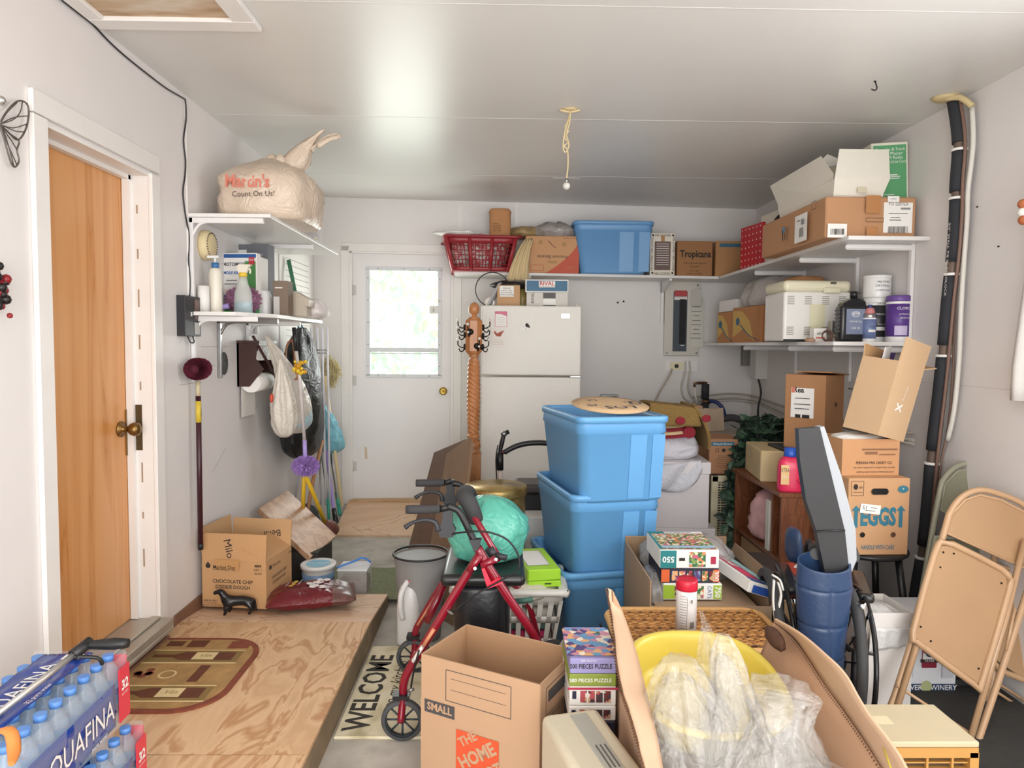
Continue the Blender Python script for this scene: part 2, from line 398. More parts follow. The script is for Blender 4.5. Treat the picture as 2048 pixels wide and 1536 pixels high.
# right wall with side window opening just beyond the frame
b = B(); WY0, WY1, WZ0, WZ1 = 1.55, 2.65, 1.15, 2.15
def rw(y0, y1, z0, z1): b.box((XR+.07, (y0+y1)/2, (z0+z1)/2), (.14, y1-y0, z1-z0), wallm)
rw(YN-.3, WY0, 0, ZC); rw(WY1, 6.3, 0, ZC); rw(WY0, WY1, 0, WZ0); rw(WY0, WY1, WZ1, ZC)
b.box((XR-.0005, 3.0, 1.28), (.001, 1.5, .003), mat('seam', '#d8d3d0', .6))
for y, z in ((4.7, 1.75), (4.35, 1.78), (4.25, 1.785), (3.05, 1.9), (4.3, 1.2), (3.2, 2.1), (2.8, 1.5)):
    b.box((XR-.002, y, z), (.004, .05 if y > 4 else .008, .006), DMETAL)
b.struct('wall_right')
b = B()
for y, z, a, c in ((WY0, (WZ0+WZ1)/2, .06, WZ1-WZ0+.12), (WY1, (WZ0+WZ1)/2, .06, WZ1-WZ0+.12)): b.box((XR-.008, y, z), (.02, a, c), trimm)
for z in (WZ0, WZ1, 1.65): b.box((XR-.008 if z != 1.65 else XR+.06, (WY0+WY1)/2, z), (.02, WY1-WY0, .06), trimm)
b.box((XR+.06, (WY0+WY1)/2, (WZ0+WZ1)/2), (.006, WY1-WY0, WZ1-WZ0), mat('window_glass', '#ffffff', .05, trans=1, alpha=.25))
b.struct('window_1')
# back wall (slightly out of square) with doorway
bx0, bx1, bz0, bz1 = -1.243, -.395, .17, 2.205
b = B()
def bw(x0, x1, z0, z1, m=wallb): b.prism([(x0, YB(x0), z0), (x1, YB(x1), z0), (x1, YB(x1), z1), (x0, YB(x0), z1)], (0, .14, 0), m)
bw(XL-.14, bx0, 0, ZC); bw(bx1, XR+.14, 0, ZC); bw(bx0, bx1, bz1, ZC); bw(bx0, bx1, 0, bz0-.02)
b.prism([(-.36, YB(-.36)-.003, 0), (-.36+.03, YB(-.33)-.003, 0), (-.33, YB(-.33)-.003, 2.6), (-.36, YB(-.36)-.003, 2.6)], (0, .004, 0), trimm)
b.prism([(.10, YB(.1)-.012, 2.0), (.13, YB(.13)-.012, 2.0), (.13, YB(.13)-.012, ZC), (.10, YB(.1)-.012, ZC)], (0, .013, 0), trimm)
for x, z in ((1.03, 1.83), (.98, 1.82)): b.ball((x, YB(x)-.004, z), .008, DMETAL)
b.struct('wall_back')
# rear wall beside the open garage doorway
b = B(); b.box((XL+.2, YN-.07, ZC/2), (.5, .14, ZC), wallm); b.box((XR-.15, YN-.07, ZC/2), (.4, .14, ZC), wallm); b.box((.3, YN-.07, ZC-.08), (3.6, .14, .2), wallm)
b.struct('wall_rear')
# baseboard, left
b = B(); bm_ = mat('baseboard_brown', '#8a6450', .6, var=.15)
b.box((XL+.006, 3.9, .1+.03), (.012, 1.35, .09), bm_); b.struct('baseboard_left')
# ---------------------------------------------------------------- left wooden door (door_1)
doorw = wood('orange_veneer', '#dca068', '#cf8f52', (9, 9, .45), .7, .3, 1.0, (.2, .95), '#c4803f')
d = bpy.data.objects.new('door_1', None); COL.objects.link(d); d['kind'] = 'structure'; PM[d.name] = Matrix()
b = B(); b.box((XL-.125, (DY0+DY1)/2, (DZ0+DZ1)/2), (.035, DY1-DY0, DZ1-DZ0), doorw, bev=.002); b.obj('door_panel', d)
b = B(); cw = .075
# casing on the wall face
b.box((XL+.009, DY0-cw/2+.005, (DZ0+DZ1)/2-.02), (.018, cw, DZ1-DZ0+.055), trimm, bev=.003)
b.box((XL+.009, DY1+cw/2-.005, (DZ0+DZ1)/2-.03), (.018, cw, DZ1-DZ0+.06), trimm, bev=.003)
b.box((XL+.009, (DY0+DY1)/2, DZ1+cw/2+.011), (.018, DY1-DY0+2*cw-.01, cw), trimm, bev=.003)
b.obj('door_casing', d)
b = B()
b.box((XL-.06, DY1+.008, (DZ0+DZ1)/2), (.13, .018, DZ1-DZ0), trimm); b.box((XL-.06, DY0-.008, (DZ0+DZ1)/2), (.13, .018, DZ1-DZ0), trimm)
b.box((XL-.06, (DY0+DY1)/2, DZ1-.006), (.13, DY1-DY0, .014), trimm)
b.box((XL-.09, DY1-.008, (DZ0+DZ1)/2), (.03, .02, DZ1-DZ0), trimm); b.box((XL-.09, (DY0+DY1)/2, DZ1-.02), (.03, DY1-DY0, .02), trimm)
for i in range(9):
    rr = random.Random(i); b.box((XL-.05, DY1-.0015, .5+i*.19), (.006, .002, rr.uniform(.02, .09)), mat('bare_wood_chip', '#a88f78', .8))
b.obj('door_jamb', d)
b = B(); al = mat('aluminium_sill', '#b9b2a6', .4, .5, var=.1)
b.box((XL-.03, (DY0+DY1)/2, DZ0-.02), (.2, DY1-DY0+.02, .035), al, bev=.004); b.box((XL+.0, (DY0+DY1)/2, DZ0+.003), (.04, DY1-DY0, .012), al, bev=.004)
b.box((XL+.05, (DY0+DY1)/2, DZ0-.045), (.05, DY1-DY0, .02), al, bev=.004); b.obj('door_threshold', d)
b = B(); brass = mat('aged_brass', '#8a6b3f', .35, .9); kz = atX(268, 853, XL-.1).z; ky = DY1-.065
R90 = Matrix.Rotation(rad(90), 4, 'Y')
b.lathe([(.034, 0), (.034, .006), (.014, .012), (.012, .035), (.024, .045), (.030, .06), (.028, .075), (.016, .084), (0, .086)], brass, 24, M=Matrix.Translation((XL-.107, ky, kz)) @ R90)
b.box((XL-.104, DY1-.012, kz-.02), (.004, .03, .2), brass)
b.obj('door_handle', d, label='round brass knob')
b = B(); b.box((XL-.06, DY1-.0005, kz), (.028, .004, .2), mat('strike_brown', '#5b4a30', .5, .6)); b.obj('strike_plate', d)
# ---------------------------------------------------------------- back door (door_2), hung in the skewed wall
ang = math.atan(.08); D2 = Matrix.Translation((bx0, YB(bx0), bz0)) @ Matrix.Rotation(ang, 4, 'Z')
d = bpy.data.objects.new('door_2', None); COL.objects.link(d); d.matrix_world = D2; d['kind'] = 'structure'; PM[d.name] = D2
W2, H2 = .848/math.cos(ang), bz1-bz0; dm = mat('door_paint_white', '#ebe8e7', .4, bump=.06, bs=18, var=.03, vs=3)
gx0, gx1, gz0, gz1 = .15, .735, 1.02, 1.90
b = B()
for x0, x1, z0, z1 in ((.022, gx0, 0, H2-.012), (gx1, W2-.022, 0, H2-.012), (gx0, gx1, 0, gz0), (gx0, gx1, gz1, H2-.012)):
    b.box(((x0+x1)/2, .04, (z0+z1)/2), (x1-x0, .04, z1-z0), dm)
b.rect(Matrix.Translation((.13, .0188, .38)) @ Matrix.Rotation(rad(90), 4, 'X') @ Matrix.Rotation(.05, 4, 'Z'), .02, .1, mat('door_stain', '#d8c7a8', .7))
b.obj('door_panel', d)
b = B(); wt = mat('window_trim_grey', '#dcdde0', .4)
for x, z, a, c in (((gx0+gx1)/2, gz0, gx1-gx0+.04, .03), ((gx0+gx1)/2, gz1, gx1-gx0+.04, .03), (gx0, (gz0+gz1)/2, .03, gz1-gz0), (gx1, (gz0+gz1)/2, .03, gz1-gz0)):
    b.box((x, .016, z), (a, .012, c), wt, bev=.002)
b.box(((gx0+gx1)/2, .045, gz0+.215), (gx1-gx0, .012, .035), wt); b.box(((gx0+gx1)/2, .045, gz0+.185), (gx1-gx0, .006, .008), wt)
for i in range(5):
    for x in (gx0, gx1): b.ball((x, .009, gz0+.08+i*.18), .004, DMETAL, 8)
for i in range(3):
    for z in (gz0, gz1): b.ball((gx0+.08+i*.21, .009, z), .004, DMETAL, 8)
b.obj('window_frame', d)
b = B(); gl = mat('hazy_window_glass', '#f4fbff', .35, alpha=.35, trans=.6); b.box(((gx0+gx1)/2, .05, (gz0+gz1)/2), (gx1-gx0, .004, gz1-gz0), gl); b.obj('window_pane', d)
b = B(); sx_, sz_ = gx1-.05, gz0+.55
b.box((sx_, .04, sz_), (.07, .002, .065), PAPER); b.text(Matrix.Translation((sx_, .038, sz_)) @ Matrix.Rotation(rad(90), 4, 'X') @ Matrix.Rotation(rad(80), 4, 'Z'), 'ADT', .02, INK); b.obj('sticker', d, label='small white sticker on the glass')
b = B()
for x, z, a, c in ((0-.03, H2/2, .065, H2+.08), (W2+.03, H2/2, .065, H2+.08), (W2/2, H2+.03, W2+.12, .065)): b.box((x, -.008, z), (a, .018, c), trimm, bev=.003)
for x in (.012, W2-.012): b.box((x, .05, H2/2), (.026, .12, H2), trimm); b.box((x, .075, H2/2), (.07, .02, H2), trimm)
b.box((W2/2, .05, H2-.008), (W2, .12, .018), trimm); b.obj('door_casing', d)
b = B()
for z in (.27, .98, 1.72): b.cyl((.024, .012, z-.045), (.024, .012, z+.045), .007, mat('hinge_white', '#d0ccc8', .4)); b.box((.04, .019, z), (.03, .003, .08), MC['hinge_white'])
b.obj('door_hinge', d)
b = B(); gb = mat('bright_brass', '#d9b45a', .2, 1); X = Matrix.Translation((W2-.085, .019, .895)) @ Matrix.Rotation(rad(90), 4, 'X')
b.lathe([(.034, 0), (.034, .005), (.013, .012), (.012, .03), (.026, .042), (.028, .055), (.02, .068), (.012, .07), (.010, .066), (0, .066)], gb, 24, M=X); b.obj('door_handle', d, label='round brass knob')
b = B(); sw = wood('raw_pine', '#d8b58a', '#c79d6c', (3, 30, 30), 2)
b.box((W2/2, .02, -.012), (W2, .16, .022), sw); b.box((W2/2, -.005, -.04), (W2, .03, .03), sw); b.obj('door_threshold', d, label='bare pine threshold')
# outside: lawn and hedge beyond the back door
b = B(); b.box((-1, 12, -.3), (24, 11.5, .1), mat('lawn', '#8fb86a', .9, var=.3, vs=3)); o = b.thing('lawn', 'bright lawn seen through the glass of the back door', 'lawn', (0, 0, 0)); o['kind'] = 'stuff'
leafm = [mat('hedge_leaf_a', '#a9d070', .6), mat('hedge_leaf_b', '#7fb36a', .6), mat('hedge_leaf_c', '#d9dc78', .6), mat('hedge_leaf_d', '#8fc9a0', .6)]
rr = random.Random(5); b = B(); b.recalc = False
for i in range(4200):
    x = rr.uniform(-4.6, .9); z = rr.uniform(-.25, 4.2); y = 9.6+.8*noise.noise(Vector((x*.8, z*.8, 1)))+rr.uniform(0, .6)
    if rr.random() < .35*(noise.noise(Vector((x*.9+4, z*.6, 7)))+.75): continue
    c = Vector((x, y, z)); E_ = Euler((rr.uniform(0, 6), rr.uniform(0, 6), rr.uniform(0, 6))).to_matrix(); s_ = rr.uniform(.06, .14)
    mk = leafm[0 if z > 2 and rr.random() < .6 else (2 if rr.random() < .25 else rr.choice((1, 3, 3)))]
    b.poly([c+E_ @ Vector(q)*s_ for q in ((-1, 0, 0), (-.3, .45, .1), (1, 0, 0), (-.3, -.45, .1))], mk)
for x in (-3.3, -2.1, -.9, .2): b.tube([(x, 10.2, -.3), (x+.1, 10.3, 1.5), (x-.1, 10.3, 4)], [.07, .05, .02], mat('bark', '#8d7f6c', .9), k=4)
b.thing('hedge', 'sunlit green hedge outside the back door, seen through its glass', 'hedge', (-1.5, 10, -.3), world=True)
# ---------------------------------------------------------------- attic hatch
b = B(); hx0, hx1 = atZ(190, 40, ZC).x, atZ(522, 50, ZC).x; hy = atZ(528, 58, ZC-.01).y; hy0 = hy-.75
for c, s_ in ((((hx0+hx1)/2, hy-.04, ZC-.011), (hx1-hx0+.0, .08, .022)), ((hx1-.04, (hy+hy0)/2, ZC-.011), (.08, hy-hy0-.162, .022)), ((hx0+.03, (hy+hy0)/2, ZC-.011), (.06, hy-hy0-.162, .022)), (((hx0+hx1)/2, hy0+.04, ZC-.011), (hx1-hx0, .08, .022))):
    b.box(c, s_, trimm, bev=.003)
b.struct('trim_1')
b = B(); b.box(((hx0+hx1)/2, (hy+hy0)/2, ZC-.004), (hx1-hx0-.12, hy-hy0-.14, .008), pmix('water_stained_panel', ['#8f6f55', '#c5a98a', '#d9cbb8', '#c9b296'], 4, .8, stretch=(.6, 2, 1)))
b.thing('attic_hatch', 'stained brown attic hatch panel in white frame on the ceiling', 'hatch', ((hx0+hx1)/2, (hy+hy0)/2, ZC-.01), world=True)
# ---------------------------------------------------------------- plywood platform, ramps, mats
ply = wood('plywood', '#cfa77f', '#deba92', (2.6, .8, 6), 1.3, .6, 2.2, (.05, .7), '#bf9066')
ply2 = wood('plywood_far', '#dcb594', '#e5c6a8', (1.2, 2.5, 6), 1.2, .6, 1.1, (.1, .9), '#d0a27c')
plye = mat('plywood_edge', '#8f7b62', .8, var=.25, vs=12)
xr = -.615; hp = .13
def plat(nm, lb, y0, y1, za, zb_, m):
    b = B(); x0 = XL+.012; g = .012
    b.prism([(x0, y0, 0), (x0, y1, 0), (x0, y1, zb_-g), (x0, y0, za-g)], (xr-x0, 0, 0), plye)
    b.prism([(x0, y0, za-g), (x0, y1, zb_-g), (x0, y1, zb_), (x0, y0, za)], (xr-x0, 0, 0), m)
    return b.thing(nm, lb, 'platform', ((x0+xr)/2, (y0+y1)/2, 0), world=True)
plat('plywood_platform', 'grained plywood platform in front of the wooden door', 2.195, 3.27, hp, hp, ply)
plat('plywood_platform', 'plywood platform section nearest the camera, under the water bottles', .9, 2.19, hp, hp, ply)
plat('plywood_ramp', 'pinkish plywood ramp sloping down past the dog food bag', 3.275, 3.80, hp, .075, ply2)
b = B(); p0 = atZ(665, 1075, .02); b.prism([(-1.25, 5.22, .0), (-1.25, 5.70, .0), (-1.25, 5.70, .155), (-1.25, 5.22, .015)], (.86, 0, 0), ply2)
b.thing('plywood_ramp', 'small plywood ramp rising to the back door sill', 'ramp', (-.85, 5.3, 0), world=True)
b = B(); gm = mat('green_mat_pile', '#8d9272', .95, bump=.9, bs=160, var=.25, vs=50)
b.grid(lambda u, v: (-1.30+u*.78+.02*math.sin(v*5), 3.83+v*.62, .05-.035*v+.01*noise.noise(Vector((u*5, v*5, 0)))), 20, 16, gm, thick=.012)
b.thing('floor_mat_or_added_sheet', 'grey green carpet mat beyond the plywood, under the plastic tubs', 'mat', (-.9, 4.1, 0), world=True)
# ================================================================ left wall
def WM(side, y, z, off=.001, rot=0):
    if side == 'L': M = Matrix(((0, 0, 1), (1, 0, 0), (0, 1, 0))).to_4x4(); M = Matrix.Translation((XL+off, y, z)) @ M
    elif side == 'R': M = Matrix(((0, 0, -1), (-1, 0, 0), (0, 1, 0))).to_4x4(); M = Matrix.Translation((XR-off, y, z)) @ M
    else: M = Matrix.Translation((y, YB(y)-off, z)) @ Matrix.Rotation(math.atan(.08), 4, 'Z') @ Matrix.Rotation(rad(90), 4, 'X')
    return M @ Matrix.Rotation(rad(rot), 4, 'Z')
def LX(px, py, X=XL): return atX(px, py, X)
cable_black = mat('black_cable', '#2b2a2c', .5); cable_white = mat('white_cable', '#dfd6c8', .5); cable_tan = mat('tan_cable', '#b9aa98', .6)
# black cable along the ceiling then down to the little box
b = B(); pts = [LX(*p, XL+.006) for p in [(125, 0), (160, 25), (187, 50), (215, 80), (250, 112), (300, 152), (335, 178), (366, 196)]]
for p in pts: p.z = min(p.z, ZC-.012)
pts += [LX(*p, XL+.006) for p in [(371, 203), (372, 240), (367, 280), (371, 320), (370, 352), (366, 385), (371, 430), (378, 470), (377, 520), (380, 560), (379, 592)]]
b.tube(pts, .0035, cable_black, 6, k=3); b.thing('bell_wire', 'thin black wire running along the ceiling edge and down the left wall', 'wire', pts[10], world=True)
# small conduit strip beside the wire
b = B(); a = LX(371, 205, XL+.004); c = LX(376, 590, XL+.004); b.box((XL+.003, a.y+.006, (a.z+c.z)/2), (.006, .012, a.z-c.z), trimm); b.struct('trim_2')
# wire butterfly wing
c = LX(0, 248, XL+.02); t = T('wire_butterfly', 'dark wire butterfly wall ornament left of the wooden door', 'wall decoration', c)
b = B(); wr = mat('grey_wire', '#6b6560', .4, .6)
def W_(l): return [LX(px, py, XL+.02) for px, py in l]
b.tube(W_([(0, 248), (10, 228), (30, 205), (45, 202), (56, 212), (57, 235), (50, 262), (36, 280), (20, 268), (0, 248)]), .0028, wr, 6, k=3)
b.tube(W_([(0, 250), (10, 285), (22, 325), (30, 334), (38, 322), (34, 300), (38, 282), (20, 268), (0, 248)]), .0028, wr, 6, k=3)
for l in ([(0, 248), (25, 240), (40, 225), (45, 203)], [(0, 248), (28, 235), (56, 232)], [(0, 248), (30, 262), (48, 264)], [(0, 250), (22, 280), (34, 300)], [(0, 250), (16, 290), (34, 330)], [(0, 250), (12, 275), (28, 333)], [(0, 248), (14, 225), (34, 205)], [(0, 249), (26, 256), (54, 248)]):
    b.tube(W_(l), .0018, wr, 5, k=3)
b.obj('wing', t, world=True)
b = B(); b.ball(LX(2, 201, XL+.01), .014, mat('silver_knob', '#c8c6c4', .3, .8)); b.obj('hanger', t, world=True)
# dark red ornament at the frame edge
c = LX(2, 580, XL+.02); b = B(); rd = random.Random(2)
for i in range(26): b.ball((c.x+rd.uniform(0, .02), c.y-.02+rd.uniform(-.03, .03), c.z+rd.uniform(-.085, .075)), rd.uniform(.008, .016), mat('black_bead', '#1d1517', .4) if i % 3 else mat('red_bead', '#8d1c22', .4), 8)
b.thing('hanging_ornament', 'black and dark red beaded ornament hanging at the left edge of the wall', 'ornament', c, world=True)
# black transformer / receiver box
a = LX(352, 590); c = LX(385, 676); y0, y1, z0, z1 = a.y, LX(385, 600).y, LX(360, 672).z, a.z
t = T('receiver_box', 'small black electronic box with brown window on the left wall below the wire', 'electronic box', (XL, (y0+y1)/2, z0))
w_, h_ = y1-y0, z1-z0
b = B(); b.box((.02, 0, h_/2), (.04, w_, h_), mat('box_black', '#26242a', .45), bev=.002); b.rect(Matrix.Translation((.0412, -.02, h_*.55)) @ WM('L', 0, 0, 0).to_3x3().to_4x4(), .018, .02, PAPER); b.obj('case', t)
b = B(); b.box((.041, .04, h_*.68), (.003, w_*.3, h_*.5), mat('brown_glass', '#5d3a33', .15)); b.obj('display', t)
b = B(); b.box((.041, .04, h_*.2), (.003, w_*.3, h_*.3), mat('grey_face', '#b9b6b2', .5)); b.tube([(.02, -.02, 0), (.025, .0, -.03), (.03, .03, -.028), (.02, .035, 0)], .003, cable_black, 6, k=3); b.obj('terminal', t)
# ---- shelves on the left wall
shm = mat('shelf_melamine', '#eeece9', .35); brk = mat('bracket_white', '#ece9e8', .4)
def shelf_L(nm, lb, y0, y1, z, d_, ys, drop=.28, chrome=None, curve=False):
    t = T(nm, lb, 'shelf', (XL, (y0+y1)/2, z))
    b = B(); L_ = (y1-y0)
    if curve:
        b.prism([(0, -L_/2, -.018), (d_-.12, -L_/2, -.018), (d_, -L_/2+.25, -.018), (d_, L_/2-.03, -.018), (d_-.03, L_/2, -.018), (0, L_/2, -.018)], (0, 0, .018), shm)
    else: b.box((d_/2, 0, -.009), (d_, L_, .018), shm, bev=.002)
    b.obj('shelf_board', t)
    for i, y in enumerate(ys):
        m = METAL if chrome == i else brk; q = y-(y0+y1)/2; b = B()
        b.box((.012, q, -.018-drop/2), (.018, .022, drop), m, bev=.002); b.box((d_*.45, q, -.032), (d_*.9, .022, .026), m, bev=.002)
        b.tube([(.012, q, -.11), (.05, q, -.05), (.12, q, -.034)], .008, m, 6, k=3); b.obj('bracket', t)
    return t
shelf_L('wall_shelf', 'upper white wall shelf on the left wall, holding the knotted shopping bag', 3.44, 4.85, 2.075, .40, (3.46, 4.35), .55)
shelf_L('wall_shelf', 'lower white wall shelf on the left wall, holding sprays and brushes', 3.40, 4.60, 1.60, .36, (3.46, 3.78, 4.2), .32, chrome=1, curve=True)
ZU = 2.075; ZL = 1.60
# ---- upper shelf contents
plasb = crinkle(mat('beige_bag_plastic', '#dcc8b4', .35), 8, .8); red = mat('faded_red_print', '#d9826f', .6)
t = T('shopping_bag', 'large knotted beige plastic shopping bag with red print on the upper left shelf', 'plastic bag', (-1.22, 3.78, ZU))
b = B(); b.lump((0, 0, 0), [(.9, 0), (1.0, .03), (1.03, .12), (1.0, .20), (.72, .27), (.35, .315), (.16, .34)], .24, .27, plasb, .11, 3, 52, 28, folds=9, fa=.05, sq=2.8)
b.obj('bag_body', t)
b = B(); b.lump((.10, .02, .27), [(.3, 0), (.8, .03), (.9, .08), (.55, .15), (.25, .2), (.12, .24)], .085, .06, plasb, .2, 5, 28, 16, folds=5, fa=.12, lean=(.17, 0))
b.tube([(.2, .02, .40), (.27, .03, .47), (.33, .03, .49), (.35, .02, .475), (.30, .0, .455), (.24, .0, .42)], [.022, .014, .012, .012, .02], plasb, 8, k=4, flat=.5)
for x, y, z, r in ((0, 0, .335, .035), (-.05, .01, .315, .025), (.05, -.02, .33, .03)): b.lump((x, y, z-.02), [(.4, 0), (1, .02), (.6, .05), (.1, .06)], r, r, plasb, .3, int(z*100), 14, 8)
b.obj('bag_handle', t)
b = B(); M = Matrix.Translation((-.03, -.286, .165)) @ Matrix.Rotation(rad(86), 4, 'X')
b.text(M, 'Martin\'s', .085, red, sx=.8, bold=.03); b.text(Matrix.Translation((.0, -.289, .105)) @ Matrix.Rotation(rad(88), 4, 'X') @ Matrix.Rotation(.03, 4, 'Z'), 'Count On Us!', .038, mat('dark_print', '#4a3a38', .6), sx=.95)
b.obj('bag_print', t)
b = B(); b.lump((0, 0, 0), [(.5, 0), (1, .04), (.9, .12), (.5, .17), (.1, .2)], .08, .10, mat('brown_bag_plastic', '#c39c80', .35), .15, 7, 24, 14)
b.thing('plastic_bag', 'small brown plastic bag squeezed between the big shopping bag and the grey bag', 'plastic bag', (-1.21, 4.12, ZU))
t = T('plastic_bag', 'pale grey plastic bag holding a lettered package at the end of the upper left shelf', 'plastic bag', (-1.24, 4.36, ZU))
gb_ = crinkle(mat('grey_bag_plastic', '#d5d0d2', .3), 12)
b = B(); b.lump((0, 0, 0), [(.8, 0), (1, .03), (.95, .12), (.6, .19), (.15, .215)], .10, .17, gb_, .14, 8, 30, 16, folds=6, fa=.06); b.tube([(-.04, -.12, .17), (-.03, -.14, .24), (0, -.16, .29), (.02, -.15, .24), (0, -.12, .18)], .012, gb_, 8, k=4, flat=.4); b.obj('bag_body', t)
b = B(); b.lump((.03, .1, -.01), [(.9, 0), (1, .05), (1, .14), (.85, .16), (.7, .165)], .075, .09, mat('package_white', '#e3e0e2', .35), .06, 2, 24, 12)
M = Matrix.Translation((.05, .007, 0)) @ Matrix.Rotation(rad(90), 4, 'X')
b.rect(M @ Matrix.Translation((0, .04, 0)), .1, .012, mat('label_blue', '#3b4a86', .5)); b.rect(M @ Matrix.Translation((0, .022, 0)), .1, .02, mat('label_yellow', '#e8dc86', .5)); b.disc(M @ Matrix.Translation((.0, .09, .001)), .025, mat('label_dark', '#4b4340', .5), 7); b.text(M @ Matrix.Translation((0, .135, .0)), '870', .022, INK)
b.obj('package', t)
# ---- lower shelf contents (z = 1.60)
def PL(px, Y): return atY(px, 640, Y).x
# smoke alarm on the wall
al = mat('aged_cream', '#e6d3a6', .5); c = LX(422, 488); t = T('smoke_alarm', 'round cream smoke alarm on the wall above the lower left shelf', 'smoke alarm', (XL, 3.62, 1.945)); Rx_ = Matrix.Rotation(rad(90), 4, 'Y')
b = B(); b.lathe([(.075, 0), (.078, .012), (.075, .03), (.066, .042), (.05, .048), (0, .05)], al, 36, M=Matrix.Translation((0, 0, 0)) @ Rx_); b.obj('cover', t)
b = B()
for k in range(30):
    a = 2*PI*k/30; b.box((.0445, .062*math.cos(a), .062*math.sin(a)), (.006, .006, .006), mat('slot_dark', '#6b5f48', .7))
b.ball((.05, .02, -.02), .006, mat('test_button', '#c3b088', .5)); b.obj('vent_slot', t)
def bottle(t, prof, m, n=20, sx=1, sy=1, nm='bottle_body'):
    b = B(); b.lathe(prof, m, n, sx=sx, sy=sy); return b.obj(nm, t)
creamp = mat('cream_plastic', '#e9e2d3', .35); whitep = mat('white_plastic', '#efedeb', .3)
b = B(); b.cyl((0, 0, 0), (0, 0, .13), .028, PAPER, 20); b.cyl((0, 0, .1301), (0, 0, .1302), .01, CARD)
b.thing('paper_roll', 'short cream paper roll at the near end of the lower left shelf', 'roll', (PL(408, 3.5), 3.5, ZL))
t = T('spray_bottle', 'white pump bottle with blue collar beside the paper roll', 'bottle', (PL(432, 3.56), 3.56, ZL))
bottle(t, [(.03, 0), (.032, .005), (.032, .20), (.026, .22), (.018, .225), (.0, .226)], creamp)
b = B(); b.cyl((0, 0, .225), (0, 0, .25), .018, mat('cap_blue', '#3a72a8', .4)); b.obj('collar', t)
b = B(); b.cyl((0, 0, .25), (0, 0, .275), .006, whitep); b.box((-.01, 0, .28), (.055, .02, .014), whitep, bev=.003); b.obj('pump_head', t)
def PB(x0, x1, yt, Y): a = atY(x0, 600, Y); c = atY(x1, 600, Y); return ((a.x+c.x)/2, c.x-a.x, atY((x0+x1)/2, yt, Y).z-ZL)
# cartons at the back of the lower shelf
cx, w_, h_ = PB(468, 540, 488, 4.08); boxthing('cardboard_box', 'dark grey printed product box behind the mole killer box', 'box', (cx, 4.13, ZL), (w_, .08, h_), mat('box_grey', '#73757b', .6), [('F', .7, .85, 't', '= 5117', .02, PAPER), ('F', .25, .9, 'r', .05, .02, PAPER), ('F', .85, .7, 'd', .02, PAPER)], rz=-.12)
cx, w_, h_ = PB(440, 515, 505, 3.86); gr = mat('box_green_print', '#4d8a4b', .6)
t = boxthing('mole_killer_box', 'white and blue mole killer box with red corner flash', 'box', (cx, 3.90, ZL+.10), (w_, .05, h_-.10), PAPER, [
    ('F', .5, .93, 'r', w_*.96, .02, mat('box_blue', '#2d5fa0', .5)), ('F', .36, .74, 't', 'MOTOMCO', .026, mat('dark_maroon', '#42303a', .5), {'bold': .02, 'wmax': w_*.6}), ('F', .36, .55, 't', 'MOLE KILLER', .022, mat('text_blue', '#3465b0', .5), {'bold': .03, 'shear': .2, 'wmax': w_*.6}),
    ('F', .82, .5, 'r', w_*.3, (h_-.1)*.62, gr), ('F', .86, .82, 'r', .032, .04, mat('flash_red', '#c23a44', .5)), ('F', .86, .84, 't', '50%', .014, PAPER), ('F', .3, .38, 'r', .06, .003, INK), ('F', .3, .3, 'r', .08, .003, INK), ('F', .14, .14, 't', '12', .022, red), ('F', .5, .03, 'r', w_*.96, .012, MC['box_blue'])], rz=-.1)
boxthing('green_carton', 'green and blue packet under the mole killer box', 'box', (cx, 3.90, ZL), (w_, .06, .10), mat('packet_green', '#3f9a54', .5), [('F', .5, .92, 'r', w_*.98, .02, MC['box_blue']), ('F', .4, .55, 't', 'Kills', .03, PAPER, {'shear': .2})], rz=-.1)
cx, w_, h_ = PB(500, 524, 515, 3.98); boxthing('cardboard_box', 'slim white box with blue lettering right of the mole killer box', 'box', (cx+.01, 4.0, ZL), (w_, .12, h_), PAPER, [('F', .5, .5, 't', 'CORNING', .03, MC['text_blue'], {'rot': 90}), ('F', .5, .1, 'r', w_*.9, .03, MC['box_blue'])])
cx, w_, h_ = PB(524, 543, 537, 4.15); boxthing('cardboard_box', 'cream box with peach panel behind the dark carton on the lower left shelf', 'box', (cx, 4.15, ZL), (w_, .05, h_), PAPER, [('F', .3, .5, 'r', w_*.4, h_*.7, mat('peach', '#e3b5a0', .6))])
# trigger spray bottle with blue liquid
t = T('trigger_spray_bottle', 'translucent trigger spray bottle half full of blue liquid with yellow collar', 'spray bottle', (PL(487, 3.62), 3.62, ZL))
clr = mat('translucent_bottle', '#e6ebe4', .3, alpha=.55, trans=.2); liq = mat('blue_liquid', '#6fb0cf', .15)
b = B(); b.lathe([(.042, 0), (.048, .006), (.047, .06), (.043, .11), (.026, .155), (.018, .19), (.0, .191)], clr, 24, sy=.6); b.obj('bottle_body', t)
b = B(); b.lathe([(.0, .002), (.044, .004), (.045, .055), (.044, .06), (0, .061)], liq, 24, sy=.58); b.obj('liquid', t)
b = B(); b.cyl((0, 0, .188), (0, 0, .208), .02, mat('collar_yellow', '#f0c93c', .4)); b.obj('collar', t)
b = B(); b.prism([(-.02, -.012, .208), (.02, -.012, .208), (.03, -.012, .235), (.045, -.012, .25), (-.02, -.012, .25), (-.026, -.012, .235)], (0, .024, 0), mat('trigger_cream', '#ece3d2', .4)); b.tube([(.03, 0, .235), (.038, 0, .22), (.035, 0, .205)], .005, MC['trigger_cream'], 6, k=2); b.obj('trigger_head', t)
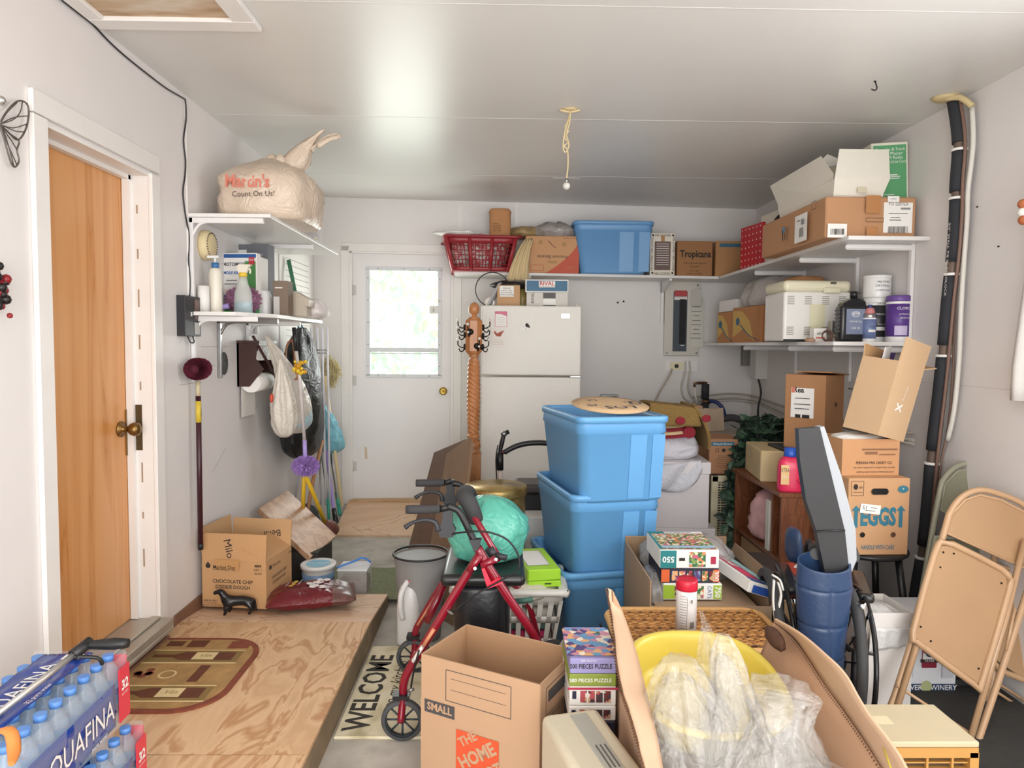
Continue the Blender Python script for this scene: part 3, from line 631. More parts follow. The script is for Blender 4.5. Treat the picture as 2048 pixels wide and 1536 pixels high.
# duster: hairy ball + handle
def hairball(b, c, r, m, n=700, ln=.25, seed=1, sz=(1, 1, 1), th=.0022):
    rd = random.Random(seed)
    for i in range(n):
        z = rd.uniform(-1, 1); a = rd.uniform(0, 2*PI); q = math.sqrt(1-z*z); d_ = Vector((q*math.cos(a)*sz[0], q*math.sin(a)*sz[1], z*sz[2]))
        p0 = Vector(c)+d_*r*.45; p1 = Vector(c)+d_*r*(1+rd.uniform(-.08, .05)); s_ = d_.orthogonal().normalized(); s_.rotate(Matrix.Rotation(rd.uniform(0, 6), 3, d_.normalized()))
        mid = (p0+p1)/2+s_*r*.08
        b.tube([p0, mid, p1], th, m, 3, caps=False)
    b.ball(c, r*.78, m, 16, sx=sz[0], sy=sz[1], sz=sz[2])
pur = mat('duster_mauve', '#b57f9d', .8); pv = mat('violet_plastic', '#a994d6', .4)
t = T('hand_duster', 'mauve bristle duster lying behind the trigger spray bottle, violet handle', 'duster', (PL(487, 3.74), 3.74, ZL))
b = B(); hairball(b, (0, 0, .078), .085, pur, 900, sz=(1.15, .7, .9)); b.obj('bristle_head', t)
b = B(); b.tube([(-.03, -.12, .04), (-.1, -.13, .025), (-.17, -.14, .018)], [.014, .012, .012], pv, 12); b.tube([(-.13, -.137, .02), (-.18, -.142, .016)], .0145, BLACK, 12); b.obj('handle', t)
# clutter to the right on the lower shelf
cx, w_, h_ = PB(548, 578, 562, 3.9); boxthing('brown_carton', 'open dark taupe carton in the middle of the lower left shelf', 'box', (cx, 3.93, ZL), (w_, .1, h_), mat('taupe_card', '#857263', .7), [('F', .4, .8, 'r', w_*.5, .006, PAPER), ('F', .25, .3, 'r', w_*.4, h_*.5, mat('pale_label', '#cfcac6', .5))])
t = T('white_jar', 'white plastic jar behind the duster on the lower left shelf', 'jar', (PL(532, 3.96), 3.93, ZL)); bottle(t, [(.04, 0), (.042, .01), (.042, .11), (.034, .13), (.034, .14), (0, .141)], whitep)
t = T('plastic_bin', 'small scuffed beige plastic scoop bin near the end of the lower left shelf', 'container', (PL(596, 4.1), 4.1, ZL))
b = B(); bm2 = mat('dusty_clear', '#cdbfae', .4, alpha=.9); b.box((0, 0, .06), (.13, .12, .12), bm2, bev=.01); b.prism([(-.08, -.061, .12), (.0, -.061, .15), (.08, -.061, .10), (.08, -.061, .06)], (0, .12, 0), bm2); b.obj('bin_body', t)
boxthing('red_tin', 'flat red tin with white band near the end of the lower left shelf', 'tin', (PL(612, 4.3), 4.32, ZL+.06), (.1, .12, .05), mat('tin_red', '#c5393a', .4), [('F', .5, .9, 'r', .1, .01, PAPER)])
b = B(); b.lump((0, 0, 0), [(.6, 0), (1, .03), (.9, .07), (.5, .11), (.1, .12)], .10, .10, crinkle(mat('white_crumple', '#efe6e4', .35, alpha=.92), 16), .22, 21, 34, 18, folds=7, fa=.08)
b.thing('plastic_bag', 'crumpled white plastic bag at the far end of the lower left shelf', 'plastic bag', (PL(628, 4.3), 4.25, ZL))
t = T('wrapped_towel', 'white bundled cloth at the tip of the lower left shelf', 'cloth', (-1.20, 4.45, ZL)); b = B(); b.lump((0, 0, 0), [(.7, 0), (1, .02), (.8, .06), (.3, .08)], .06, .08, PAPER, .25, 31, 24, 12); b.obj('cloth', t)
# peg sheet with ruled lines behind
c0 = LX(566, 510); t = T('ruled_chart', 'white ruled chart with small hooks on the left wall near the corner', 'chart', (XL, 5.2, 1.75))
b = B(); b.box((.004, 0, 0), (.006, .75, .75), PAPER)
for i in range(16): b.box((.0078, .05, -.33+i*.042), (.0012, .58, .003), mat('rule_grey', '#7a7a78', .6))
b.obj('panel', t)
b = B()
for y, z in ((-.2, .1), (.1, -.05), (.25, -.08)): b.tube([(.01, y, z), (.05, y, z+.02), (.06, y, z-.02), (.03, y, z-.04)], .003, METAL, 6, k=3)
b.obj('hook', t)
c0 = atY(580, 535, 4.9); b = B(); b.tube([atY(577, 520, 4.95), atY(592, 592, 4.95)], .014, mat('dark_green', '#3d7a5b', .5), 10); b.thing('green_ruler', 'dark green rod hanging above the lower left shelf near the corner', 'rod', atY(592, 592, 4.95), world=True)
# ---- things hanging below the lower shelf
burg = mat('burgundy_bristle', '#6d1f36', .8); stickm = mat('dark_maroon_pole', '#3c1520', .35)
tp = LX(396, 765, XL+.05); t = T('long_brush', 'burgundy bristle brush on a long dark pole hanging upside down on the left wall', 'brush', (XL+.05, tp.y, LX(396, 1090, XL+.05).z))
b = B(); c = LX(396, 738, XL+.07); rd = random.Random(4)
for i in range(2600):
    a = rd.uniform(0, 2*PI); u = rd.uniform(-1, 1); rr_ = .052*(1-.35*abs(u)**3)
    o_ = Vector((math.cos(a)*rr_, u*.07, math.sin(a)*rr_)); b.tube([c+o_*.55, c+o_*Vector((1, 1.05, 1)).length/1.75*rd.uniform(.98, 1.05)], .0014, burg, 3, caps=False)
b.ball(c, .036, mat('burgundy_core', '#571a2b', .9), 16, sy=1.4); b.obj('bristle_head', t, world=True)
b = B(); y_ = tp.y; zt = LX(396, 765, XL+.05).z; zb = LX(396, 1090, XL+.05).z; zf = lambda py: LX(396, py, XL+.05).z
b.tube([(XL+.05, y_, zf(762)), (XL+.05, y_, zf(792))], .011, mat('cream_ferrule', '#cdbf9d', .5), 12)
b.tube([(XL+.05, y_, zf(792)), (XL+.05, y_, zb)], .0125, stickm, 12); b.tube([(XL+.05, y_, zf(802)), (XL+.05, y_, zf(845))], .0132, mat('label_mustard', '#d6bb3e', .5), 12)
b.tube([(XL+.05, y_, zb), (XL+.05, y_, zb-.03)], .013, BLACK, 12)
M = Matrix.Translation((XL+.0635, y_, zf(824))) @ WM('L', 0, 0, 0).to_3x3().to_4x4(); b.text(M @ Matrix.Rotation(rad(90), 4, 'Z'), 'BRUSH', .014, INK); b.obj('pole', t, world=True)
# oval plaque
c = LX(447, 727, XL+.006); b = B(); w_ = .055; pl = mat('pewter', '#5f6569', .4, .5)
M = Matrix.Translation(c) @ WM('L', 0, 0, 0).to_3x3().to_4x4()
b.lathe([(1, 0), (1, .006), (.9, .010), (0, .008)], pl, 32, M=M, sx=.043, sy=.062)
for i, (x, y, s_) in enumerate(((0, .035, .016), (0, .005, .02), (0, -.012, .02), (0, -.03, .02))):
    b.text(M @ Matrix.Translation((x, y-.004, .0115)), ('~o', 'THE', 'GARAGE', 'SHOP')[i], s_, METAL, wmax=.05)
b.thing('oval_plaque', 'small oval pewter plaque with raised letters on the left wall', 'plaque', c, world=True)
# paper towel holder
dk = mat('dark_walnut', '#3f211c', .4); bl = (XL, 4.19, 1.20)
t = T('paper_towel_holder', 'dark brown wooden paper towel holder with stencilled back on the left wall', 'towel holder', bl)
b = B()
for y in (-.14, .14): b.prism([(0, y, 0), (.07, y, 0), (.15, y, .10), (.11, y, .16), (.12, y, .25), (0, y, .25)], (0, .016, 0), dk)
b.box((.006, .0, .125), (.012, .28, .25), dk); b.box((.116, .0, .245), (.03, .30, .016), dk); b.box((.07, .0, .258), (.13, .31, .014), dk)
b.obj('rack', t)
b = B(); pn = PAPER; b.box((.112, .0, .20), (.006, .27, .10), pn); M = Matrix.Translation((.1165, 0, .2)) @ WM('L', 0, 0, 0).to_3x3().to_4x4()
for i, (x, y, r_) in enumerate(((-.09, .01, 30), (-.05, -.01, -40), (0, .01, 60), (.05, .0, -30), (.09, .01, 50))): b.rect(M @ Matrix.Translation((x, y, .0)) @ Matrix.Rotation(rad(r_), 4, 'Z'), .012, .075, dk)
b.obj('front_panel', t, label='white panel stencilled in brown')
b = B(); b.cyl((.075, -.13, .02), (.075, .13, .02), .055, PAPER, 32); b.box((.021, -.02, -.08), (.002, .22, .20), PAPER); b.obj('towel_roll', t)
c = atX(505, 670, XL+.1)
b = B(); b.tube([LX(506, 672, XL+.1), LX(524, 705, XL+.13), LX(545, 742, XL+.15)], .012, dk, 8, flat=.5, k=3); b.thing('wooden_clip', 'dark wooden clip leaning on the paper towel holder', 'clip', LX(548, 745, XL+.12), world=True)
# hanging bags
thin = crinkle(mat('thin_bag', '#ece3d6', .3, alpha=.8), 10, .9); thb = crinkle(mat('thin_bag_blue', '#b4d0d8', .3), 10)
def hbag(t, top, bot, wd, dp, m, seed, amp=.1, shape=None, folds=6):
    top = Vector(top); bot = Vector(bot); H_ = top.z-bot.z
    pr = shape or [(.35, 0), (.8, .08), (1, .28), (.85, .5), (.5, .75), (.18, .95), (.1, 1)]
    b = B(); b.lump(bot, [(r, z*H_) for r, z in pr], wd, dp, m, amp*1.8, seed, 44, 30, folds=folds+3, fa=.16, lean=(top.x-bot.x, top.y-bot.y)); return b
t = T('hanging_bag', 'long white plastic bag with blue contents hanging below the lower left shelf', 'plastic bag', (-1.30, 4.42, .90)); hbag(t, (-1.34, 4.02, 1.49), (-1.28, 4.42, .89), .085, .15, thin, 41).obj('bag_body', t, world=True)
b = B(); b.lump((-1.278, 4.42, .92), [(.7, 0), (1, .03), (1, .10), (.8, .14)], .08, .14, thb, .06, 3, 24, 10); b.obj('contents', t, world=True)
t = T('hanging_bag', 'small cream knotted plastic bag hanging from the paper towel holder', 'plastic bag', (-1.24, 4.05, .92)); hbag(t, (-1.25, 3.98, 1.36), (-1.25, 4.05, .91), .07, .085, thin, 44).obj('bag_body', t, world=True)
b = B(); b.ball((-1.30, 3.98, 1.14), .02, mat('bag_red_mark', '#d2543f', .6), 10, sz=1.4, sx=.5); b.obj('bag_print', t, world=True)
# black garment bag, dome bottom
t = T('black_garment_bag', 'tall black quilted garment bag hanging near the corner on the left wall', 'bag', (-1.36, 4.85, .68)); bk = crinkle(mat('black_nylon', '#141416', .4), 7, .8)
b = B(); b.lump((-1.37, 4.85, .66), [(.3, 0), (.75, .04), (1, .13), (1.05, .4), (.9, .65), (.6, .80), (.22, .90)], .115, .30, bk, .12, 14, 40, 30, folds=5, fa=.07); b.obj('bag_body', t, world=True)
b = B(); b.tube([(-1.38, 4.8, 1.54), (-1.39, 4.83, 1.60), (-1.36, 4.87, 1.54)], .006, mat('teal_cord', '#3f93a8', .6), 6, k=3); b.obj('cord', t, world=True)
b = B(); b.tube([atY(575, 765, 4.3), atY(572, 700, 4.35), atY(583, 680, 4.35), atY(590, 700, 4.3), atY(592, 760, 4.25)], .011, mat('tan_strap', '#a9714b', .6), 8, k=4, flat=.5); b.thing('leather_strap', 'tan leather strap looped on a hook beside the black garment bag', 'strap', atY(592, 760, 4.25), world=True)
# lavender duster on telescopic pole
t = T('long_duster', 'lavender fluffy duster on a white telescopic pole hanging over the black garment bag', 'duster', atY(612, 940, 4.05))
b = B(); c = atY(611, 932, 4.05); hairball(b, c, .085, mat('lavender_bristle', '#b08ad0', .8), 1400, seed=6, sz=(.95, .7, .72), th=.003); b.obj('bristle_head', t, world=True)
b = B(); b.tube([atY(611, 930, 4.05), atY(609, 880, 4.03)], [.013, .012], pv, 10); b.tube([atY(609, 882, 4.03), atY(600, 760, 3.98), atY(592, 700, 3.98)], .010, mat('pole_grey', '#cfc6c3', .3), 10); b.tube([atY(592, 702, 3.98), atY(588, 655, 3.98)], .012, BLACK, 10); b.obj('pole', t, world=True)
b = B(); rd = random.Random(8); c = atY(600, 734, 3.95)
for i in range(34): b.ball(c+Vector((rd.uniform(-.03, .03), rd.uniform(-.02, .02), rd.uniform(-.04, .03))), rd.uniform(.008, .014), mat('yellow_petals', '#e9c437', .6) if i % 3 else mat('petal_gold', '#d79a26', .6), 6)
b.thing('yellow_flower_duster', 'small bunch of yellow artificial flowers in front of the black garment bag', 'flowers', c, world=True)
# blue plastic bag at the right of garment bag
t = T('blue_bag', 'pale blue plastic bag hanging behind the black garment bag, by the corner', 'plastic bag', (-1.33, 5.35, .66)); bb = crinkle(mat('blue_bag_plastic', '#7fc0d2', .35, alpha=.92), 10)
hbag(t, (-1.38, 5.25, 1.04), (-1.29, 5.35, .62), .085, .14, bb, 51, .15, [(.5, 0), (1, .1), (.95, .35), (.6, .7), (.2, 1)]).obj('bag_body', t, world=True)
# white tubular folding rack
t = T('folding_rack', 'white tubular folding drying rack standing against the corner behind the garment bag', 'drying rack', (-1.34, 5.2, 0)); wm_ = mat('rack_white', '#e9e8ee', .35)
b = B()
for x0, x1 in ((622, 596), (634, 650), (644, 660), (654, 668)): b.tube([atY(x0, 655, 4.95), atY(x0+2, 760, 5.0), atY(x1-8, 1010, 5.1)], .008, wm_, 8)
for py in (700, 706): b.tube([atY(622, py, 4.95), atY(655, py, 4.95)], .004, METAL, 6)
b.obj('rack_frame', t, world=True)
# mop head on wall
t = T('string_mop', 'straw coloured string mop head in the corner behind the white rack', 'mop', atY(662, 745, 5.45)); b = B(); rd = random.Random(11); c = atY(661, 742, 5.42)
for i in range(240):
    a = rd.uniform(-PI/2, PI*1.5); r = rd.uniform(.03, .085); p = c+Vector((math.cos(a)*r*.8, rd.uniform(-.02, .02), math.sin(a)*r*1.15)); b.tube([p, p+Vector((rd.uniform(-.02, .02), -.01, rd.uniform(-.035, .035))), p+Vector((rd.uniform(-.03, .03), 0, -.04))], .003, mat('mop_string', '#cdbd8b', .9), 4, k=2, caps=False)
b.obj('mop_head', t, world=True)
b = B(); b.tube([atY(650, 752, 5.35), atY(684, 1012, 5.2)], .012, mat('pale_pole', '#e5cf9c', .5), 10); b.obj('pole', t, world=True)
# poles standing in the corner
def pole(lb, pts, r, m, end=None, em=None, nm='broom', grip=None):
    P = [atY(x, y, Y) for x, y, Y in pts]; P[-1].z = max(P[-1].z, .02); t = T(nm, lb, 'broom', (P[-1].x, P[-1].y, 0))
    b = B(); b.tube(P, r, m, 10); b.obj('pole', t, world=True)
    if end: b = B(); b.tube([P[-1]+(P[-2]-P[-1]).normalized()*end, P[-1]], r*1.5, em, 10); b.obj('grip', t, world=True)
    return t, P
pole('lavender broom pole standing in the corner left of the back door', [(640, 800, 5.3), (665, 1000, 5.15), (672, 1045, 5.0)], .012, pv, .12, BLACK)
pole('slim green pole with dark green grip standing in the corner', [(630, 820, 5.3), (656, 1000, 5.1), (658, 1040, 5.0)], .007, METAL, .22, mat('grip_green', '#2f9c83', .4))
pole('second green ended pole in the corner, between the lavender and straw poles', [(648, 820, 5.4), (675, 1000, 5.25), (680, 1030, 5.15)], .009, METAL, .22, MC['grip_green'])
pole('thin white wire pole leaning in the corner behind the yellow plunger', [(642, 860, 5.1), (640, 960, 5.0), (636, 1040, 4.8)], .005, METAL)
pole('tan wooden broom pole crossing behind the yellow sticks', [(645, 880, 5.0), (625, 965, 4.9), (615, 1025, 4.7)], .013, wood('tan_pole', '#b9855a', '#a8744b', (20, 20, 2)))
pole('straight yellow pole left of the plunger handle', [(609, 930, 4.4), (607, 980, 4.4), (606, 1030, 4.5)], .013, mat('yellow_handle', '#eec22e', .4))
t, P = pole('plunger with yellow handle and brown rubber cup leaning by the tilted board', [(608, 945, 4.3), (628, 990, 4.45), (652, 1050, 4.6)], .013, MC['yellow_handle'], nm='plunger'); t['category'] = 'plunger'
b = B(); d_ = (P[-2]-P[-1]).normalized(); q = d_.to_track_quat('Z', 'Y').to_matrix().to_4x4()
b.lathe([(.018, .03), (.03, .02), (.05, 0), (.068, -.03), (.073, -.06), (.066, -.06), (.05, -.02), (0, 0)], mat('brown_rubber', '#6b3a2f', .5), 28, M=Matrix.Translation(P[-1]) @ q); b.obj('rubber_cup', t, world=True)
b = B(); b.lump((-1.40, 4.95, 0), [(.8, 0), (1, .1), (.8, .25), (.4, .3)], .12, .16, mat('dark_bundle', '#30373a', .7, var=.3, vs=8), .2, 61, 24, 14); b.thing('dark_bundle', 'dark cloth bundle on the floor among the broom poles', 'bundle', (-1.4, 4.95, 0), world=True)
# leaning wooden board with dark base
bw_ = wood('walnut_laminate', '#c39b7a', '#ad8464', (14, 14, 2), .5, .4)
t = T('leaning_board', 'wood grain tray board tilted against the left wall behind the open carton', 'board', (-1.3, 4.1, .06))
P = [atY(514, 1024, 4.2), atY(572, 988, 4.55), atY(668, 1078, 4.40)]; P.append(P[0]+P[2]-P[1])
b = B(); n_ = (P[1]-P[0]).cross(P[3]-P[0]).normalized(); b.prism(P, n_*-.03, bw_); b.obj('board', t, world=True)
b = B(); e1 = (P[1]-P[0])*.12; b.prism([p+Vector((0, 0, .004)) for p in (P[0], P[1], P[1]+(P[2]-P[1])*.10, P[0]+(P[3]-P[0])*.10)], (0, 0, .004), mat('edge_band', '#8a6450', .5)); b.obj('edge_band', t, world=True)
b = B(); b.box((-1.22, 4.25, .14), (.30, .34, .16), mat('base_black', '#26221f', .7)); b.obj('base', t, world=True)  # the base itself is black
# opened carton "chocolate chip cookie dough"
Pc = atZ(484, 1213, hp); ctn = mat('cookie_carton', '#c79a6c', .85, var=.05, vs=3); ci = mat('cookie_inside', '#c59c70', .85, var=.05, vs=3)
w_, d_, h_ = .335, .30, .235
t = T('cookie_dough_carton', 'opened brown cookie dough carton marked Milo behind the black dog figurine', 'cardboard box', (-1.305, 3.60, hp), rad(-7))
def milo(b, X, th, ln): b.text(X @ Matrix.Translation((-.03, -th/2-.001, ln*.45)) @ Matrix.Rotation(rad(90), 4, 'X') @ Matrix.Rotation(rad(-75), 4, 'Z'), 'Milo', .055, INK)
def beni(b, X, th, ln): b.text(X @ Matrix.Translation((.06, -th/2-.002, ln*.45)) @ Matrix.Rotation(rad(90), 4, 'X') @ Matrix.Rotation(rad(188), 4, 'Z'), 'Benii', .05, INK)
carton(t, w_, d_, h_, ctn, ci, {'F': (-6, .135), 'B': (8, .14), 'L': (3, .16), 'R': (-62, .14)}, L=[
    ('F', .48, .56, 't', 'CHOCOLATE CHIP', .026, INK, {'wmax': .21, 'bold': .01}), ('F', .48, .44, 't', 'COOKIE DOUGH', .026, INK, {'wmax': .18, 'bold': .01}),
    ('F', .36, .87, 't', 'Market Day', .028, INK, {'wmax': .115, 'bold': .01}), ('F', .1, .89, 'd', .013, INK), ('F', .1, .955, 'd', .005, INK, {'sy': .5}), ('F', .3, .81, 'r', .08, .002, INK),
    ('F', .88, .92, 't', '4809', .018, INK, {'bold': .02}), ('F', .88, .84, 't', 'CAT. 1', .015, INK), ('F', .88, .76, 't', '#2218', .014, INK),
    ('F', .13, .14, 't', 'KEEP FROZEN', .011, INK), ('F', .13, .09, 't', '6 - 3 lb (1.36 Kg)', .010, INK), ('F', .16, .04, 't', 'NET WT. 18 lb (8.16 Kg)', .010, INK),
    ('R', .45, .6, 't', 'CHOCOLATE CHIP', .022, INK, {'wmax': .17}), ('R', .45, .48, 't', 'COOKIE DOUGH', .022, INK, {'wmax': .15}), ('R', .12, .85, 'd', .011, INK), ('R', .35, .85, 't', 'Market Day', .018, INK), ('R', .9, .9, 't', '4809', .016, INK), ('F', .4, .93, 'r', .13, .05, mat('tape_tan', '#c4935e', .5)), ('F', .36, .87, 't', 'Market Day', .028, INK, {'wmax': .115, 'bold': .01})], fl={'F': milo, 'B': beni})
# dachshund figurine (one continuous body grown with skin)
def skin(nm, edges_pts, edges, radii, m, parent, sub=2, root=0):
    me = bpy.data.meshes.new(nm); me.from_pydata([tuple(p) for p in edges_pts], edges, []); o = bpy.data.objects.new(nm, me); COL.objects.link(o)
    o.modifiers.new('s', 'SKIN'); o.modifiers.new('u', 'SUBSURF').levels = sub
    for i, r in enumerate(radii): me.skin_vertices[0].data[i].radius = (r, r) if not isinstance(r, tuple) else r
    for i in range(len(radii)): me.skin_vertices[0].data[i].use_root = (i == root)
    dg = bpy.context.evaluated_depsgraph_get(); dg.update(); m2 = bpy.data.meshes.new_from_object(o.evaluated_get(dg)); bpy.data.objects.remove(o); bpy.data.meshes.remove(me)
    m2.materials.clear(); m2.materials.append(m)
    for p in m2.polygons: p.use_smooth = True
    o = bpy.data.objects.new(nm, m2); COL.objects.link(o)
    if parent is not None: o.parent = parent; PM[o.name] = PM[parent.name]
    return o
fp = atZ(476, 1227, hp); t = T('dachshund_figurine', 'black glossy dachshund dog figurine standing on the plywood', 'figurine', (fp.x, fp.y, hp), rad(8))
V = [(0, 0, .055), (-.04, 0, .056), (.045, 0, .056), (-.055, 0, .075), (-.066, 0, .098), (-.082, 0, .098), (-.098, 0, .09),  # 0 body..6 nose
     (-.045, -.016, .035), (-.047, -.018, .006), (-.056, -.018, .003), (-.036, .016, .035), (-.036, .018, .006), (-.045, .018, .003),
     (.052, -.016, .036), (.060, -.018, .022), (.052, -.018, .006), (.044, -.018, .003), (.058, .016, .036), (.066, .018, .022), (.06, .018, .006), (.052, .018, .003),
     (.066, 0, .058), (.072, 0, .03), (.076, 0, .008)]
Ed = [(0, 1), (0, 2), (1, 3), (3, 4), (4, 5), (5, 6), (1, 7), (7, 8), (8, 9), (1, 10), (10, 11), (11, 12), (2, 13), (13, 14), (14, 15), (15, 16), (2, 17), (17, 18), (18, 19), (19, 20), (2, 21), (21, 22), (22, 23)]
Ra = [.019, .021, .019, .014, .014, .009, .006, .010, .006, .005, .010, .006, .005, .011, .007, .0055, .005, .011, .007, .0055, .005, .006, .004, .003]
dg_ = mat('glossy_black', '#17171a', .22); sc = 1.15
skin('body', [Vector(v)*sc for v in V], Ed, [r*sc*1.18 for r in Ra], dg_, t)
for s_ in (-1, 1):
  b = B(); b.lathe([(0, -.016), (.008, -.01), (.010, 0), (.006, .012), (0, .016)], dg_, 12, M=Matrix.Translation((-.068, s_*.015, .092)) @ Matrix.Rotation(rad(10), 4, 'Y'), sy=.35)
  b.obj('ear', t)
# dog food bag (lying)
t = T('dog_food_bag', 'maroon dog food bag with white dog picture lying beside the cookie dough carton', 'bag', (-.955, 3.52, hp+.004), rad(14)); mr = crinkle(mat('maroon_film', '#6b1c25', .25), 9, .5); mr2 = mat('maroon_brown_film', '#6d4a45', .3, bump=.2, bs=20, var=.4, vs=30)
def pillow(u, v, top=1, L_=.42, W_=.26, H_=.065):
    e = (max(0, 1-abs(2*u-1)**3.5))**.6*(max(0, 1-abs(2*v-1)**3.5))**.6
    return Vector(((u-.5)*L_, (v-.5)*W_, .02+top*H_*e*(.6 if top > 0 else .25)+.012*noise.noise(Vector((u*6, v*5, 3)))*e+(.02 if top > 0 else 0)*e))
def bagmesh(b, L_, W_, H_, m, mf=None, seed=0):
    for tp_ in (1, -1):
        b.grid(lambda u, v: (lambda e: Vector(((u-.5)*L_, (v-.5)*W_*(1-.04*math.sin(u*PI)), max(.002, H_*.4+tp_*H_*.5*e+.014*noise.noise(Vector((u*6+seed, v*5, tp_)))*e))))((max(0, 1-abs(2*u-1)**3))**.55*(max(0, 1-abs(2*v-1)**3))**.55), 30, 22, m, mf=mf)
b = B(); bagmesh(b, .43, .28, .10, mr, mf=lambda u, v: (PAPER if .06 < u < .075 or .09 < u < .105 else mr) if u < .72 else mr2); b.obj('bag_body', t)
b = B(); zt = .094; pts_w = mat('print_white', '#f2ecec', .4)
def onb(x, y, r_=0): return Matrix.Translation((x, y, zt)) @ Matrix.Rotation(rad(r_), 4, 'Z')
for x, y, a, c_, r_ in ((.03, .02, .06, .05, 20), (.01, -.03, .05, .06, -20), (.05, -.05, .04, .05, 10), (.07, .05, .05, .04, 40), (.04, .06, .03, .04, 0), (-.01, .01, .03, .05, 30)): b.disc(onb(x, y, r_), a/2, pts_w, 9, c_/a)
for x, y in ((.045, .03), (.02, .0), (.06, .04)): b.disc(Matrix.Translation((0, 0, .001)) @ onb(x, y), .006, mr, 8)
b.text(onb(-.09, .03, 75), 'Purina', .035, mat('print_yellow', '#ecd24e', .4), bold=.03); b.text(onb(-.06, .04, 75), 'Tender bites', .016, pts_w); b.text(onb(-.12, .02, 75), 'COMPLETE', .012, pts_w)
b.text(onb(.125, -.0, 90), 'Kibbles', .03, pts_w, shear=.2); b.obj('bag_print', t)
# tub with blue lid
p = atZ(652, 1150, .06); t = T('food_tub', 'round white tub with sky blue printed lid behind the dog food bag', 'tub', (p.x, 3.99, .05))
b = B(); b.lathe([(.078, 0), (.08, .004), (.092, .12), (.096, .125)], whitep, 36); b.lathe([(.0885, .03), (.0925, .09)], mat('tub_print_blue', '#7ea0c8', .5, var=.3, vs=20), 36); b.obj('tub_body', t)
b = B(); b.lathe([(.100, .115), (.101, .135), (.095, .14), (.085, .136), (0, .136)], whitep, 36); b.disc(Matrix.Translation((0, 0, .1365)), .07, mat('lid_sky_blue', '#8fc9e6', .4), 32)
b.text(Matrix.Translation((0, 0, .1372)), 'ICE CREAM', .026, PAPER, bold=.02); b.obj('lid', t)
# clear food container with kibble and scoop
p = atZ(720, 1160, .05); t = T('kibble_container', 'clear plastic container half full of brown kibble next to the white tub', 'container', (p.x, 3.96, .045))
cp = mat('clear_tub', '#eef0ef', .2, alpha=.28, trans=.2); b = B()
for x, y, a, c_ in ((0, -.075, .16, .003), (0, .075, .16, .003), (-.08, 0, .003, .15), (.08, 0, .003, .15)): b.box((x, y, .065), (a, c_, .13), cp)
b.box((0, 0, .002), (.16, .15, .004), cp); b.obj('container_body', t)
b = B(); kb = mat('kibble', '#a98274', .9, bump=1, bs=220, var=.35, vs=90); b.box((0, 0, .038), (.152, .142, .07), kb); rd = random.Random(3)
for i in range(160): b.ball((rd.uniform(-.07, .07), rd.uniform(-.066, .066), .074), .0055, kb, 6)
o = b.obj('kibble', t); o['kind'] = 'stuff'
b = B(); b.box((0, 0, .134), (.172, .162, .012), mat('frost_lid', '#f1f1f3', .4, alpha=.8), bev=.004); b.obj('lid', t); b = B(); b.box((-.03, -.077, .03), (.045, .002, .035), PAPER); b.obj('label_sticker', t)
b = B(); bs_ = mat('scoop_blue', '#3f7fd0', .3); b.tube([(-.09, -.06, .145), (.0, 0, .165), (.04, .03, .175), (.085, .04, .145)], [.005, .006, .006, .005], bs_, 8, k=3); b.thing('blue_scoop', 'bright blue plastic scoop handle lying across the kibble container', 'scoop', (p.x, 3.96, .045))
# wine doormat on the platform
t = T('wine_doormat', 'brown half round wine bottle doormat on the plywood platform', 'doormat', (-1.2, 2.77, hp))
rb = mat('mat_rust', '#8c4a35', .95, bump=.6, bs=180, var=.2, vs=30); tn = mat('mat_tan', '#b58f5b', .95, bump=.6, bs=180, var=.25, vs=14); bt = mat('mat_bottle', '#6a3c26', .95, bump=.5, bs=180, var=.2, vs=20); crm = mat('mat_cream', '#e3cf9c', .95, bump=.4, bs=180, var=.1, vs=20)
mx0, mx1, my0, my1 = -1.505, -1.02, 2.44, 3.07; cr_ = .17
def matout(ins, z):
    x0, x1, y0, y1, r = mx0+ins*.3, mx1-ins, my0+ins, my1-ins, cr_-ins*.6; P = [(x0, y0, z)]
    for cx_, cy_, a0 in ((x1-r, y0+r, -90), (x1-r, y1-r, 0)):
        for k in range(9): a = rad(a0+k*11.25); P.append((cx_+r*math.cos(a), cy_+r*math.sin(a), z))
    P.append((x0, y1, z)); return P
b = B(); b.prism(matout(0, hp), (0, 0, .008), rb); b.prism(matout(.022, hp+.008), (0, 0, .0012), tn)
b.obj('mat_body', t, world=True)
b = B(); z = hp+.0098
def q(x0, x1, y0, y1, m, dz=0): b.prism([(x0, y0, z+dz), (x1, y0, z+dz), (x1, y1, z+dz), (x0, y1, z+dz)], (0, 0, .0006), m)
for y0 in (2.845, 2.535):   # two bottles lying across, neck to the left
    q(-1.46, -1.085, y0-.012, y0+.085, mat('mat_olive', '#8d7443', .95, bump=.5, bs=180), 0)
    q(-1.445, -1.36, y0+.025, y0+.05, bt, .0008); b.prism([(-1.36, y0+.025, z+.0008), (-1.32, y0, z+.0008), (-1.11, y0, z+.0008), (-1.11, y0+.075, z+.0008), (-1.32, y0+.075, z+.0008), (-1.36, y0+.05, z+.0008)], (0, 0, .0006), bt)
    q(-1.275, -1.185, y0+.004, y0+.071, crm, .0018); b.text(Matrix.Translation((-1.23, y0+.038, z+.0032)), 'Vin', .04, mat('mat_script', '#a08a58', .9), shear=.3)
    q(-1.47, -1.08, y0-.028, y0-.02, crm, 0); q(-1.47, -1.08, y0+.092, y0+.098, crm, 0)
q(-1.44, -1.37, 2.98, 3.03, bt); q(-1.35, -1.27, 2.97, 3.04, bt); q(-1.17, -1.08, 2.96, 3.03, rb, 0); q(-1.21, -1.17, 2.66, 2.80, bt)
for i in range(7): b.disc(Matrix.Translation((-1.41+random.Random(i).uniform(-.03, .03), 2.73+random.Random(i+9).uniform(-.03, .03), z+.0006)), .016, rb, 10)
